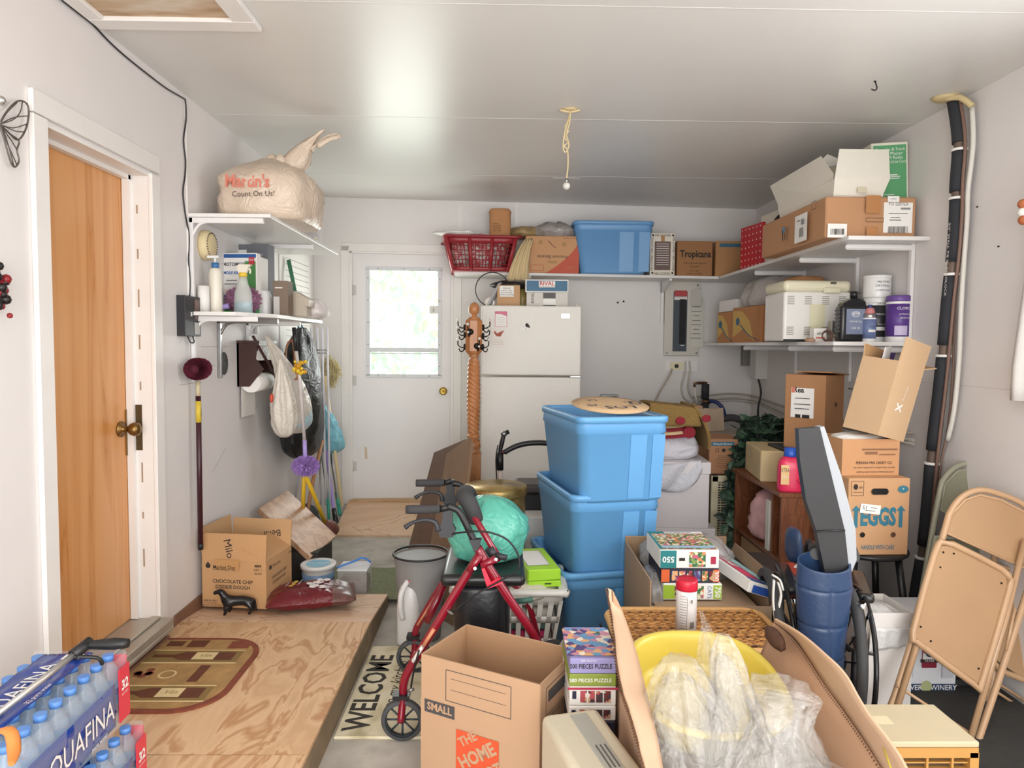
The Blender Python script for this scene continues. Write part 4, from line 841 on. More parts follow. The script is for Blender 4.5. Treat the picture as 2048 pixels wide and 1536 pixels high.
b.disc(Matrix.Translation((-1.31, 2.72, z+.0004)), .035, crm, 20); b.disc(Matrix.Translation((-1.31, 2.72, z+.0008)), .027, tn, 20); b.obj('mat_pattern', t, world=True)
# threshold strip on platform edge near wall
b = B(); b.box((XL+.03, 2.72, hp+.01), (.05, .7, .02), bm_); b.struct('trim_3')
# ---- water bottles
blue = mat('wrap_blue', '#1f3f93', .2); clearb = mat('bottle_clear', '#dbe9f6', .08, alpha=.34, trans=.35, coat=.6); capb = mat('cap_sky', '#5f93dd', .35); redl = mat('wrap_red', '#e0354c', .3); lblb = mat('label_lightblue', '#3a8fcf', .3)
proto = {}
def water(loc, label, first=[None]):
    if first[0] is None:
        t = T('water_bottle', label, 'water bottle', loc, 0, 'bottled water in shrink wrapped packs')
        b = B(); b.lathe([(.024, 0), (.031, .004), (.032, .02), (.030, .03), (.032, .04), (.032, .12), (.030, .135), (.026, .155), (.014, .178), (.0125, .186), (.0125, .19)], clearb, 20); b.obj('bottle_body', t)
        b = B(); b.cyl((0, 0, .185), (0, 0, .202), .0148, capb, 16); b.obj('cap', t)
        b = B(); b.lathe([(.0326, .062), (.0326, .11)], lblb, 20); b.lathe([(.0327, .09), (.0327, .108)], blue, 20); b.obj('label_band', t)
        first[0] = t; return t
    return dup(first[0], loc, random.uniform(0, 6), label)
random.seed(4)
rzw = rad(3); org = Vector((-1.10, 2.03, 0))
for lv, zz in ((0, hp), (1, hp+.215)):
    M0 = Matrix.Translation((org.x+.045*(1-lv), org.y, zz)) @ Matrix.Rotation(rzw, 4, 'Z')
    lvl = 'upper' if lv else 'lower'
    for i in range(4):
        for j in range(8):
            if lv == 0 and i and j: continue
            loc = M0 @ Vector((-.0325-i*.065, -.0325-j*.065, 0))
            vis = 'at the doormat corner' if i == 0 and j == 0 else ('row facing the room' if i == 0 else 'inner rows')
            water(loc, 'clear blue capped water bottle in the %s wrapped pack, %s' % (lvl, vis))
    nm = 'shrink_wrap'; t = T(nm, 'blue and clear shrink wrap around the %s pack of water bottles' % lvl, 'packaging', (0, 0, 0), M=M0)
    W4, L8 = .26, .52
    b = B(); b.grid(lambda u, v: Vector((-W4+.05+(W4-.125)*u, -.03-.47*v, .206+.006*noise.noise(Vector((u*6, v*9, lv))))), 16, 26, blue, thick=.001)
    b.grid(lambda u, v: Vector((.004+.004*noise.noise(Vector((u*8, v*5, 2))), -.07-.41*u, .01+.125*v)), 20, 6, blue, thick=.001)
    b.obj('printed_wrap', t)
    b = B(); fm = mat('clear_film', '#eef4fb', .06, alpha=.16, coat=.5); b.grid(lambda u, v: Vector((.006, -L8*u, .20*v)), 12, 6, fm); b.grid(lambda u, v: Vector((-W4*u, .004, .20*v)), 8, 6, fm)
    b.obj('clear_wrap', t)
    b = B(); b.box((-.03, .007, .10), (.062, .003, .17), redl); MF = Matrix.Translation((-.03, .0095, .125)) @ Matrix.Rotation(rad(180), 4, 'Z') @ Matrix.Rotation(rad(90), 4, 'X'); b.text(MF, '32', .035, PAPER, bold=.04); b.text(MF @ Matrix.Translation((0, -.025, 0)), 'BOTTLES', .008, PAPER)
    b.box((.011, -.032, .09), (.003, .06, .155), redl); MS = Matrix.Translation((.0135, -.032, .115)) @ Matrix(((0, 0, 1), (1, 0, 0), (0, 1, 0))).to_4x4(); b.text(MS, '32', .04, PAPER, bold=.04); b.text(MS @ Matrix.Translation((0, -.025, 0)), 'BOTTLES', .009, PAPER)
    b.obj('count_panel', t, label='red panel with white 32')
    b = B(); MS = Matrix.Translation((.0105, -.27, .07)) @ Matrix(((0, 0, 1), (1, 0, 0), (0, 1, 0))).to_4x4(); b.text(MS, 'AQUAFINA', .085, PAPER, wmax=.36); b.text(MS @ Matrix.Translation((.1, -.05, 0)), 'pure water', .018, PAPER)
    MT = Matrix.Translation((-.14, -.28, .2145)) @ Matrix.Rotation(rad(90), 4, 'Z'); b.text(MT, 'AQUAFINA', .06, PAPER, wmax=.34); b.rect(Matrix.Translation((-.11, -.07, .2145)), .05, .03, PAPER); b.text(MT @ Matrix.Translation((0, -.06, 0)), '32 pure water', .018, PAPER)
    b.obj('brand_print', t)
# reacher grabber lying across the pack
t = T('reacher_grabber', 'grabber tool with black pistol grip and orange claw lying on the water bottles', 'grabber', atY(150, 1330, 1.9))
zt = hp+.215+.235
A = atZ(172, 1290, zt+.07); Z_ = atZ(-20, 1440, zt-.01)
b = B(); b.tube([A, Z_], .0085, mat('alu_tube', '#b8b5b0', .35, .7), 6); b.obj('shaft', t, world=True)
b = B(); d_ = (A-Z_).normalized(); b.tube([A-d_*.04, A+d_*.015], .015, BLACK, 10); r_ = Vector((1, .12, 0)); b.tube([A+d_*.0, A+r_*.05+Vector((0, 0, .0)), A+r_*.105+Vector((0, 0, .0))], [.009, .013, .016, .012], BLACK, 10, k=3); b.obj('pistol_grip', t, world=True)
b = B(); b.tube([A-d_*.045, A-d_*.02+Vector((.045, .0, -.02)), A-d_*.01+Vector((.05, 0, -.045))], .005, BLACK, 8, k=4); b.obj('trigger', t, world=True)
b = B(); Q = atZ(0, 1470, zt); b.tube([Q+Vector((-.03, 0, .0)), Q+Vector((.02, .0, .01)), atZ(28, 1500, zt-.02), atZ(22, 1530, zt-.03)], [.006, .014, .014, .006], mat('claw_orange', '#e08a45', .4), 8, k=4, flat=.5); b.obj('claw', t, world=True)
# ================================================================ back of the room
def on(a, c, x): return atY(a, c, x)
# back wall shelf and corner shelves (boards meet at the corner)
ZS = 2.02; SD = .34
t = T('wall_shelf', 'long white wall shelf high on the back wall above the refrigerator', 'shelf', (.7, YB(.7)-SD/2, ZS))
sx0 = on(908, 548, YB(-.4)-SD).x; sx1 = 1.745
b = B(); b.prism([(sx0, YB(sx0)-SD, ZS-.02), (sx1, YB(sx1)-SD, ZS-.02), (sx1, YB(sx1), ZS-.02), (sx0, YB(sx0), ZS-.02)], (0, 0, .02), shm); b.obj('shelf_board', t, world=True)
for x in (.22, 1.36):
    b = B(); y = YB(x); b.box((x, y-.012, ZS-.2), (.022, .02, .36), brk); b.prism([(x-.011, y-SD+.04, ZS-.02), (x-.011, y, ZS-.02), (x-.011, y, ZS-.12), (x-.011, y-SD+.04, ZS-.036)], (.022, 0, 0), brk); b.obj('bracket', t, world=True)
def shelf_R(lb, y0, y1, z, d_, ys, drop):
    t = T('wall_shelf', lb, 'shelf', (XR-d_/2, (y0+y1)/2, z))
    b = B(); x0 = XR-d_; b.prism([(x0, y0, z-.02), (XR, y0, z-.02), (XR, YB(XR), z-.02), (x0, YB(x0), z-.02)], (0, 0, .02), shm); b.obj('shelf_board', t, world=True)
    for y in ys:
        b = B(); b.box((XR-.012, y, z-.02-drop/2), (.02, .028, drop), brk, bev=.002); b.box((XR-d_*.45, y, z-.038), (d_*.86, .026, .032), brk, bev=.008); b.obj('bracket', t, world=True)
    return t
shelf_R('upper white corner shelf along the right wall, holding the big open cartons', 3.55, 5.9, ZS, .415, (3.68, 4.25, 5.0), .52)
shelf_R('lower white corner shelf along the right wall, holding the bread machine and paint cans', 3.60, 5.9, 1.485, .45, (3.72, 4.3, 5.1), .22)
ZR = 1.485
# ---- refrigerator
fy = 5.02; c, s_ = pbox(962, 1160, 612, 900, fy, .7, 0); w_, d_, h_ = s_
frm = mat('fridge_enamel', '#ece8e0', .3, bump=.35, bs=220); frs = mat('fridge_side', '#e2dccb', .35, bump=.3, bs=220)
t = T('refrigerator', 'cream white textured top-freezer refrigerator against the back wall', 'refrigerator', c)
b = B(); b.box((0, .03, h_/2), (w_, d_-.06, h_), frs, bev=.006); b.obj('cabinet', t)
zs = atY(1060, 752, fy).z
b = B(); b.box((0, -d_/2-.02, (zs+.006+h_)/2), (w_, .06, h_-zs-.006), frm, bev=.012, seg=3); b.obj('freezer_door', t)
b = B(); b.box((0, -d_/2-.02, (zs-.006+.1)/2), (w_, .06, zs-.006-.1), frm, bev=.012, seg=3); b.obj('fridge_door', t)
b = B(); b.box((w_/2-.04, -d_/2-.052, zs), (.07, .006, .008), METAL); b.cyl((w_/2-.02, -.3, h_), (w_/2-.02, -.3, h_+.015), .02, frs); b.obj('hinge', t)
def onf(px, py): p = on(px, py, fy-.055); return Matrix.Translation((p.x, fy-.0535, p.z)) @ Matrix.Rotation(rad(90), 4, 'X')
pk = mat('pink_print', '#d9708d', .5)
M = onf(1002, 638); b = B(); b.box(0, (.082, .105, .002), PAPER, M=M); M2 = M @ Matrix.Translation((0, 0, .0015)); b.outline(M2, .082, .105, .003, pk)
b.poly([M2 @ Vector(p) for p in ((-.041, .052, 0), (.041, .052, 0), (.041, .02, 0), (0, .034, 0), (-.041, .035, 0))], pk)
for i in range(5): b.rect(M2 @ Matrix.Translation((0, .01-i*.012, 0)), .055, .0015, mat('grey_text', '#9b9694', .6))
b.thing('paper_notice', 'small pink bordered notice stuck on the freezer door', 'paper note', M.translation, world=True)
M = onf(997, 676); b = B(); b.box(0, (.09, .13, .002), mat('calendar_card', '#eae3da', .6), M=M); M2 = M @ Matrix.Translation((0, 0, .0016)); rc = mat('rooster_red', '#a9503f', .6)
b.poly([M2 @ Vector(p) for p in ((-.035, .04, 0), (-.015, .012, 0), (.015, .01, 0), (.025, .03, 0), (.04, .055, 0), (.015, .045, 0), (-.01, .032, 0), (-.025, .05, 0))], rc)
for i in range(4): b.rect(M2 @ Matrix.Translation((0, -.012-i*.011, 0)), .07, .0012, MC['grey_text'])
b.thing('rooster_calendar', 'small calendar card with a red rooster on the freezer door', 'calendar', M.translation, world=True)
M = onf(1052, 653); b = B(); rd = random.Random(1)
for i in range(7): b.disc(M @ Matrix.Translation((rd.uniform(-.022, .022), rd.uniform(-.018, .018), .002+i*.0003)), .013, INK if i % 2 else PAPER, 8)
b.box(0, (.03, .03, .002), INK, M=M); b.thing('fridge_magnet', 'small black and white magnet in the middle of the freezer door', 'magnet', M.translation, world=True)
M = onf(1131, 632); b = B(); b.box(0, (.06, .032, .002), METAL, M=M); b.text(M @ Matrix.Translation((0, 0, .0015)), 'Whirlpool', .011, INK); b.obj('badge', t, world=True)
# ---- on the refrigerator
FZ = h_
c, s_ = pbox(1053, 1136, 585, 614, fy+.06, .28, FZ)
boxthing('appliance_carton', 'white and grey carton with dark picture panels on the refrigerator, under the blue appliance box', 'cardboard box', c, s_, mat('box_offwhite', '#d7d2ca', .6), [('F', .55, .5, 'r', s_[0]*.3, s_[2]*.95, mat('print_dark', '#4d4a48', .5)), ('F', .55, .35, 'r', s_[0]*.3, s_[2]*.45, PAPER), ('F', .15, .6, 't', 'RIVAL', .03, INK, {'rot': 90})])
z2 = FZ+s_[2]; c2, s2 = pbox(1051, 1137, 559, 585, fy+.05, .28, z2)
boxthing('appliance_box', 'blue topped appliance box with red and white lettering on the refrigerator', 'cardboard box', c2, s2, PAPER, [('F', .5, .5, 'r', s2[0]*.95, s2[2]*.82, mat('rival_blue', '#376a8a', .5)), ('F', .5, .62, 'r', s2[0]*.38, s2[2]*.5, PAPER), ('F', .5, .68, 't', 'RIVAL', .042, mat('rival_red', '#c23c42', .5), {'bold': .02, 'wmax': s2[0]*.34}), ('F', .5, .4, 't', 'ICE CREAM MAKER', .016, INK)])
c, s_ = pbox(994, 1040, 570, 611, fy+.08, .2, FZ)
boxthing('cardboard_box', 'small brown carton with white address label on the refrigerator', 'cardboard box', c, s_, CARD, [('F', .42, .7, 'r', s_[0]*.62, s_[2]*.5, PAPER), ('F', .42, .84, 't', 'MARVIS', .016, INK), ('F', .42, .74, 't', 'U.P.A.C., INC', .014, INK), ('F', .42, .64, 't', '812-331-4452', .014, INK), ('F', .42, .54, 't', 'DOOR-2 (DOWN)', .013, INK)], group=None)
c, s_ = pbox(1036, 1054, 580, 612, fy+.16, .14, FZ); b = B(); b.lump((0, 0, 0), [(.9, 0), (1, .04), (.9, .1), (.4, .14)], .06, .06, mat('olive_plastic', '#9d8c4d', .4, var=.2), .15, 4, 20, 10); b.thing('olive_bag', 'olive coloured plastic bundle between the brown carton and the blue appliance box', 'bag', c)
b = B(); p = on(1017, 566, fy+.2); b.lump((p.x+.03, fy+.24, p.z-.04), [(.5, 0), (1, .02), (.8, .045), (.3, .055)], .17, .1, BLACK, .2, 9, 30, 10); b.thing('black_bag', 'flat black plastic bag draped over the brown carton on the refrigerator', 'bag', (p.x, fy+.2, p.z), world=True)
p = on(980, 606, fy+.15); M = Matrix.Translation((p.x+.0, fy+.2, FZ+.037)) @ Matrix.Rotation(rad(95), 4, 'X')
b = B(); b.lathe([(.036, -.12), (.036, .12)], mat('cream_roll', '#e4dccb', .6), 24, M=M); b.lathe([(.0, .1202), (.03, .1203)], creamp, 20, M=M); b.thing('cream_roll', 'cream cloth roll at the left front of the refrigerator top', 'roll', M.translation, world=True)
p = on(985, 590, fy+.35); b = B(); b.tube([(p.x+.13*math.cos(a/24*2*PI), fy+.33, FZ+.14+.13*math.sin(a/24*2*PI)) for a in range(25)], .004, BLACK, 6, closed=True); b.thing('wire_hoop', 'thin black wire hoop standing on the refrigerator behind the brown carton', 'hoop', (p.x, fy+.33, FZ), world=True)
b = B(); a1 = on(996, 567, fy+.1); a2 = on(974, 611, fy-.0); b.prism([a1, a1+Vector((.02, .1, 0)), a2+Vector((.02, .1, 0)), a2], (.02, 0, .01), mat('grey_fabric', '#b3b5ba', .7)); b.thing('grey_folder', 'light grey folded pad leaning against the brown carton on the refrigerator', 'folder', a2, world=True)
# ---- on the back shelf
SY = lambda x: YB(x)-SD
t = T('laundry_basket', 'red slotted plastic laundry basket on the high back shelf', 'laundry basket', (0, 0, 0)); bpy.data.objects.remove(t)
rdm = mat('basket_red', '#9c2b33', .4)
def basket(name, lb, loc, tw, td, bw_, bd, h_, m, rz=0, cols=3, slots=6, rows=5, rim=.02, rz_=0):
    t = T(name, lb, 'laundry basket', loc, rz)
    b = B()
    def P(side, u, v):  # u -1..1 along side, v 0..1 height
        w_ = bw_+(tw-bw_)*v; d_ = bd+(td-bd)*v
        return {'F': (u*w_/2, -d_/2, v*h_), 'B': (-u*w_/2, d_/2, v*h_), 'R': (w_/2, u*d_/2, v*h_), 'L': (-w_/2, -u*d_/2, v*h_)}[side]
    for sd, nc in (('F', cols), ('B', cols), ('L', 2), ('R', 2)):
        us = [-1+2*i/nc for i in range(nc+1)]
        for u in us: b.tube([P(sd, u*.97, 0), P(sd, u*.97, 1)], .012, m, 6)
        b.grid(lambda a, c_: P(sd, -1+2*a, c_*.12), 6, 2, m, thick=.004); b.grid(lambda a, c_: P(sd, -1+2*a, .8+.2*c_), 6, 2, m, thick=.004)
        for i in range(nc*slots):
            u = -1+2*(i+.5)/(nc*slots); b.tube([P(sd, u, .1), P(sd, u, .82)], .0035, m, 4)
        for r in range(rows): v = .12+.68*(r+.5)/rows; b.tube([P(sd, -1, v), P(sd, 1, v)], .0035, m, 4)
    b.box((0, 0, .004), (bw_, bd, .008), m); b.obj('basket_body', t)
    b = B(); b.tube([P(s, u, 1) for s, u in (('F', -.95), ('F', .95), ('R', -.9), ('R', .9), ('B', -.95), ('B', .95), ('L', -.9), ('L', .9))], rim, m, 8, closed=True, k=2, flat=.6); b.obj('rim', t)
    return t
x0 = on(885, 510, 5.3).x; x1 = on(1030, 510, 5.3).x; cx = (x0+x1)/2
tb = basket('laundry_basket', 'red slotted plastic laundry basket on the high back shelf', (cx+.0, YB(cx)-.26, ZS), x1-x0, .42, (x1-x0)*.78, .32, atY(955, 472, 5.35).z-ZS, rdm, rz=rad(4))
by = YB(cx)-.26
t = T('basket_clothes', 'white and red clothes inside the red laundry basket', 'clothes', (cx, by, ZS)); b = B()
b.lump((cx, by, ZS+.02), [(.8, 0), (1, .1), (1.05, .2), (.8, .26), (.3, .28)], .2, .14, pmix('basket_cloth', ['#e9e5e1', '#b8303a', '#ddd7d2', '#8a8480'], 14, .9), .1, 5, 40, 16); b.obj('cloth', t, world=True)
b = B(); p = on(905, 466, by-.1); b.lump(p-Vector((-.04, 0, .02)), [(.5, 0), (1, .015), (.7, .03), (.2, .035)], .17, .09, PAPER, .25, 15, 30, 8, folds=9, fa=.15); b.obj('draped_cloth', t, world=True)
t = T('paper_sack', 'small crumpled brown paper sack standing in the red basket', 'paper bag', (on(998, 470, by).x, by, ZS+.25)); z1 = on(998, 418, by).z; ps = mat('kraft', '#bf8a5c', .85, bump=.5, bs=25)
b = B(); b.lump((on(1000, 470, by).x, by+.02, ZS+.2), [(.85, 0), (1, .05), (1, z1-ZS-.26), (1.05, z1-ZS-.22), (.9, z1-ZS-.2)], .082, .055, ps, .1, 19, 28, 16, sq=4); b.obj('bag_body', t, world=True)
b = B(); M = Matrix.Translation((on(997, 452, by-.08).x, by-.066, on(997, 452, by-.08).z)) @ Matrix.Rotation(rad(90), 4, 'X')
for i, s in enumerate(('WHITE', 'LATCHING', 'CHANNEL', 'EDIT ONLY')): b.text(M @ Matrix.Translation((-.02+.004*i, .02-.018*i, .002)), s, .014, INK)
b.obj('bag_print', t, world=True)
# banana carton (upside down print)
bc = mat('banana_carton', '#cb9a70', .8, var=.04, vs=3); orr = mat('orange_red_print', '#c4553b', .6)
yF = 5.53; c, s_ = pbox(1051, 1158, 472, 542, yF, .3, ZS); w_, d_, h_ = s_
t = T('banana_carton', 'orange and tan banana carton with upside-down lettering on the high back shelf', 'cardboard box', c)
b = B(); b.box((0, 0, h_/2), s_, bc, bev=.004)
M = FM(w_, d_, h_, 'F', .5, .5, .001); N = 10; b.poly([M @ Vector(p) for p in ([(w_/2, -h_/2, 0), (w_/2, h_*.42, 0)] + [(w_/2-w_*.62*(i/N), h_*.42-h_*.92*(i/N)**.6, 0) for i in range(1, N+1)])], orr)
decals(b, w_, d_, h_, [('F', .5, .44, 't', 'Premium Bananas', .034, INK, {'rot': 180, 'wmax': w_*.56}), ('F', .28, .83, 'd', .018, CARDI), ('F', .72, .78, 'd', .018, CARDI), ('F', .5, .3, 'r', .07, .022, CARDI), ('F', .22, .14, 'o', .1, .045, .003, orr), ('F', .45, .83, 'r', .035, .004, INK, {'rot': -40}), ('F', .52, .73, 'r', .05, .004, INK, {'rot': -40}), ('F', .1, .9, 'd', .009, INK), ('F', .84, .94, 't', 'Produce of Guatemala', .012, INK, {'rot': 180}), ('F', .86, .16, 't', 'Turbana', .02, bc, {'rot': 180})]); b.obj('box_body', t)
# tan cloth / bag sagging, grey clear bag, rubber gloves style cloth
zt = ZS+h_; b = B(); p = on(1060, 468, 5.6); b.lump((p.x-.03, 5.66, zt-.0), [(.8, 0), (1, .03), (.8, .07), (.3, .09)], .15, .12, crinkle(mat('olive_bag', '#a68d62', .3, alpha=.95), 12), .2, 23, 34, 14, folds=5, fa=.08); b.thing('plastic_bag', 'olive brown plastic bag on top of the banana carton, left side', 'plastic bag', (p.x, 5.62, zt), world=True)
b = B(); p = on(1110, 462, 5.6); b.lump((p.x+.0, 5.64, zt), [(.8, 0), (1, .03), (.95, .07), (.5, .11), (.15, .12)], .18, .13, crinkle(mat('grey_clear_bag', '#b3aca8', .12, alpha=.8, coat=.6), 12), .25, 27, 44, 16, folds=7, fa=.07, freq=4); b.thing('plastic_bag', 'glossy grey clear plastic bag on top of the banana carton, right side', 'plastic bag', (p.x, 5.62, zt), world=True)
cl = mat('cream_cloth', '#dcc79c', .8, bump=.15, bs=14); P = [on(x, y, Y) for x, y, Y in ((1058, 478, 5.50), (1048, 500, 5.46), (1040, 530, 5.44), (1036, 560, 5.42))]
b = B(); b.grid(lambda u, v: (lambda q, w2: Vector((q.x+(v-.5)*w2, q.y-.012*math.sin(v*22+u*2)-.0, q.z-.02*(v-.5)**2)))(P[min(3, int(u*3))].lerp(P[min(3, int(u*3)+1)], u*3-int(u*3)), .07+.10*u), 16, 26, cl, thick=.006); b.thing('cream_cloth', 'cream cloth hanging over the shelf edge between the red basket and banana carton', 'cloth', P[2], world=True)
# blue tote builder
blu = mat('tote_blue', '#6aa8dc', .38, bump=.02, bs=20)
def tote(lb, loc, w_, d_, h_, rz=0, m=None, lid=False, taper=.86):
    m = m or blu; t = T('storage_tote', lb, 'storage tote', loc, rz)
    def loop(sx_, sy_, z, r=.05, n=6):
        P = []
        for qx, qy, a0 in ((1, 1, 0), (-1, 1, 90), (-1, -1, 180), (1, -1, 270)):
            for k in range(n+1): a = rad(a0+90*k/n); P.append(Vector((qx*(sx_/2-r)+r*math.cos(a), qy*(sy_/2-r)+r*math.sin(a), z)))
        return P
    def skinl(b, loops, m, cap0=False, cap1=False):
        V = [[b._v(p) for p in L] for L in loops]; n = len(V[0])
        for i in range(len(V)-1):
            for k in range(n): b.face([V[i][k], V[i][(k+1) % n], V[i+1][(k+1) % n], V[i+1][k]], m, True)
        if cap0: b.face(V[0][::-1], m)
        if cap1: b.face(V[-1], m)
    b = B(); T_ = taper; f = lambda z: T_+(1-T_)*z/h_*.93
    skinl(b, [loop(w_*f(0)-.01, d_*f(0)-.01, 0), loop(w_*f(0), d_*f(0), .01), loop(w_*f(h_*.80), d_*f(h_*.80), h_*.80), loop(w_*f(h_*.80)+.012, d_*f(h_*.80)+.012, h_*.81), loop(w_*.965, d_*.965, h_*.93)], m, cap0=True)
    skinl(b, [loop(w_*.93, d_*.93, h_*.97), loop(w_*T_-.012, d_*T_-.012, .014)], m, cap1=True)
    # raised panels/ribs
    for u, ww in ((.16, .17), (.38, .13)):
        for sg in (-1, 1):
            P = [(u*w_-ww*w_/2, h_*.04), (u*w_+ww*w_/2, h_*.04), (u*w_+ww*w_/2*1.04, h_*.79), (u*w_-ww*w_/2*1.04, h_*.79)]
            b.prism([(x, sg*(d_*f(z)/2+.0), z) for x, z in P], (0, sg*.003, 0), m)
    for v in (-.2, .2):
        for sg in (1,): b.prism([(sg*(w_*f(z)/2), y, z) for y, z in ((v*d_-.1*d_, h_*.04), (v*d_+.1*d_, h_*.04), (v*d_+.1*d_, h_*.79), (v*d_-.1*d_, h_*.79))], (sg*.007, 0, 0), m)
    b.obj('tote_body', t)
    b = B(); skinl(b, [loop(w_*.95, d_*.95, h_*.925), loop(w_, d_, h_*.925), loop(w_*1.005, d_*1.005, h_*.985), loop(w_*.99, d_*.99, h_), loop(w_*.93, d_*.93, h_), loop(w_*.925, d_*.925, h_*.96)], m); b.obj('rim', t)
    if lid:
        b = B(); skinl(b, [loop(w_*1.01, d_*1.01, h_*.96), loop(w_*1.01, d_*1.01, h_+.012), loop(w_*.95, d_*.95, h_+.014), loop(w_*.93, d_*.93, h_+.004)], m, cap1=True); b.obj('lid', t)
    return t
yF = 5.50; c, s_ = pbox(1146, 1308, 442, 545, yF, .38, ZS); tote('blue storage tote on the high back shelf beside the white coffee carton', (c.x, c.y-.02, ZS), s_[0], .38, s_[2], 0, mat('tote_blue_shelf', '#6a9fd2', .4), taper=.80)
# Mr. Coffee carton
yF = 5.60; c, s_ = pbox(1300, 1350, 466, 548, yF, .2, ZS); w_, d_, h_ = s_; brn = mat('coffee_brown', '#6d5750', .6)
L = [('F', .5, .46, 'r', w_*.64, h_*.68, brn), ('F', .5, .94, 't', 'MR.COFFEE', .026, INK, {'wmax': w_*.62}), ('F', .5, .03, 't', 'MR.COFFEE', .026, INK, {'wmax': w_*.62}), ('F', .08, .5, 't', 'MR.COFFEE * MR.COFFEE', .022, INK, {'rot': 90, 'wmax': h_*.8}), ('F', .93, .5, 't', 'MR.COFFEE * MR.COFFEE', .022, INK, {'rot': -90, 'wmax': h_*.8}), ('F', .5, .87, 'r', .03, .05, CARDI)] + [('F', .5, .74-.055*i, 'r', w_*.5, .004, PAPER) for i in range(10)] + [('F', x, y, 'd', .008, INK) for x in (.1, .9) for y in (.05, .94)]
boxthing('coffee_maker_carton', 'tall white and brown Mr. Coffee carton on the high back shelf'.replace('Mr. Coffee', 'coffee maker'), 'cardboard box', c, s_, mat('ivory_print', '#e8e0d0', .6), L)
c, s_ = pbox(1354, 1425, 482, 546, 5.62, .25, ZS); w_, d_, h_ = s_
boxthing('juice_carton', 'brown orange juice carton with large dark lettering on the high back shelf', 'cardboard box', c, s_, mat('juice_card', '#a0734c', .85, var=.06, vs=3), [('F', .52, .62, 't', 'Tropicana', .075, INK, {'bold': .03, 'wmax': w_*.88}), ('F', .5, .36, 't', '100% Pure Florida Squeezed', .016, INK), ('F', .5, .27, 't', 'Orange Juice', .016, INK), ('F', .5, .14, 't', '12 / 1 QT', .018, INK), ('F', .5, .06, 't', 'FLORIDA SQUEEZED', .014, INK)])
c, s_ = pbox(1431, 1492, 482, 545, 5.66, .2, ZS); w_, d_, h_ = s_; cyb = mat('crate_blue', '#3f6f86', .6)
boxthing('banana_carton', 'tan carton with blue top band in the back corner of the high shelf', 'cardboard box', c, s_, mat('chq', '#b98a5d', .85, var=.06, vs=3), [('F', .55, .88, 'r', w_*.85, h_*.1, cyb), ('F', .3, .7, 'd', .014, CARDI), ('F', .5, .7, 'd', .012, CARDI), ('F', .75, .7, 'd', .02, CARDI)]+lines('F', .55, .2, .55, 7, w_*.6, CARDI, .003))
# ---- upper right shelf
xF = XR-.415
redb = mat('red_book', '#c7202c', .4); p = on(1518, 480, 5.2)
t = T('red_photo_album', 'red album with rows of white dots standing upright on the upper corner shelf', 'album', (1.87, 5.15, ZS), rad(0))
a, c_ = atY(1491, 485, 5.3), atY(1526, 480, 4.95); hh = atY(1491, 443, 5.25).z-ZS
def slab(name, lb, cat, p0, p1, h_, th, m, dec=None, back=None):
    """upright slab whose front face runs from p0 (left) to p1 (right)"""
    p0 = Vector(p0); p1 = Vector(p1); v = p1-p0; L_ = v.length; an = math.atan2(v.y, v.x); mid = (p0+p1)/2
    b = B(); b.box((0, th/2, h_/2), (L_, th, h_), m, bev=.003)
    if dec: dec(b, L_, h_)
    return b.thing(name, lb, cat, mid, an)
bpy.data.objects.remove(t)
def dots(b, L_, h_):
    for i in range(6):
        for j in range(7): b.disc(Matrix.Translation((-L_/2+(i+.5)*L_/6, -.0015, (j+.5)*h_/7)) @ Matrix.Rotation(rad(90), 4, 'X'), .006, PAPER, 8)
slab('red_album', 'red album with rows of pale dots standing upright on the upper corner shelf', 'album', (1.77, 5.22, ZS), (1.82, 4.92, ZS), .31, .035, redb, dots)
slab('cream_binder', 'tall cream slab box leaning right of the red album on the upper corner shelf', 'box', (1.835, 5.0, ZS), (1.86, 4.68, ZS), .36, .04, mat('cream_box', '#e5dccb', .6), lambda b, L_, h_: b.text(Matrix.Translation((.1, -.0015, h_*.4)) @ Matrix.Rotation(rad(90), 4, 'X') @ Matrix.Rotation(rad(90), 4, 'Z'), 'Kitchen', .05, mat('tan_text', '#8a6a45', .6), shear=.3))
b = B(); b.prism([(1.80, 4.60, ZS), (2.10, 4.60, ZS), (2.10, 4.60, ZS+.28), (1.80, 4.60, ZS+.30)], (0, .03, 0), PAPER)
for k in range(1): b.lathe([(.0, 0), (.15, .0), (.155, .015), (.12, .03), (.0, .03)], mat('pan_black', '#2b2523', .3), 36, M=Matrix.Translation((1.85, 4.535, ZS+.16)) @ Matrix.Rotation(rad(90), 4, 'X') @ Matrix.Rotation(rad(20), 4, 'Y'))
b.thing('round_pan', 'round black pan edge standing beside the big open carton on the upper corner shelf', 'pan', (1.9, 4.6, ZS), world=True)
# big brown shipping carton, corner towards the camera
scm = mat('ship_card', '#bd8e68', .85, var=.05, vs=3); gry = mat('print_grey', '#8d8d90', .6)
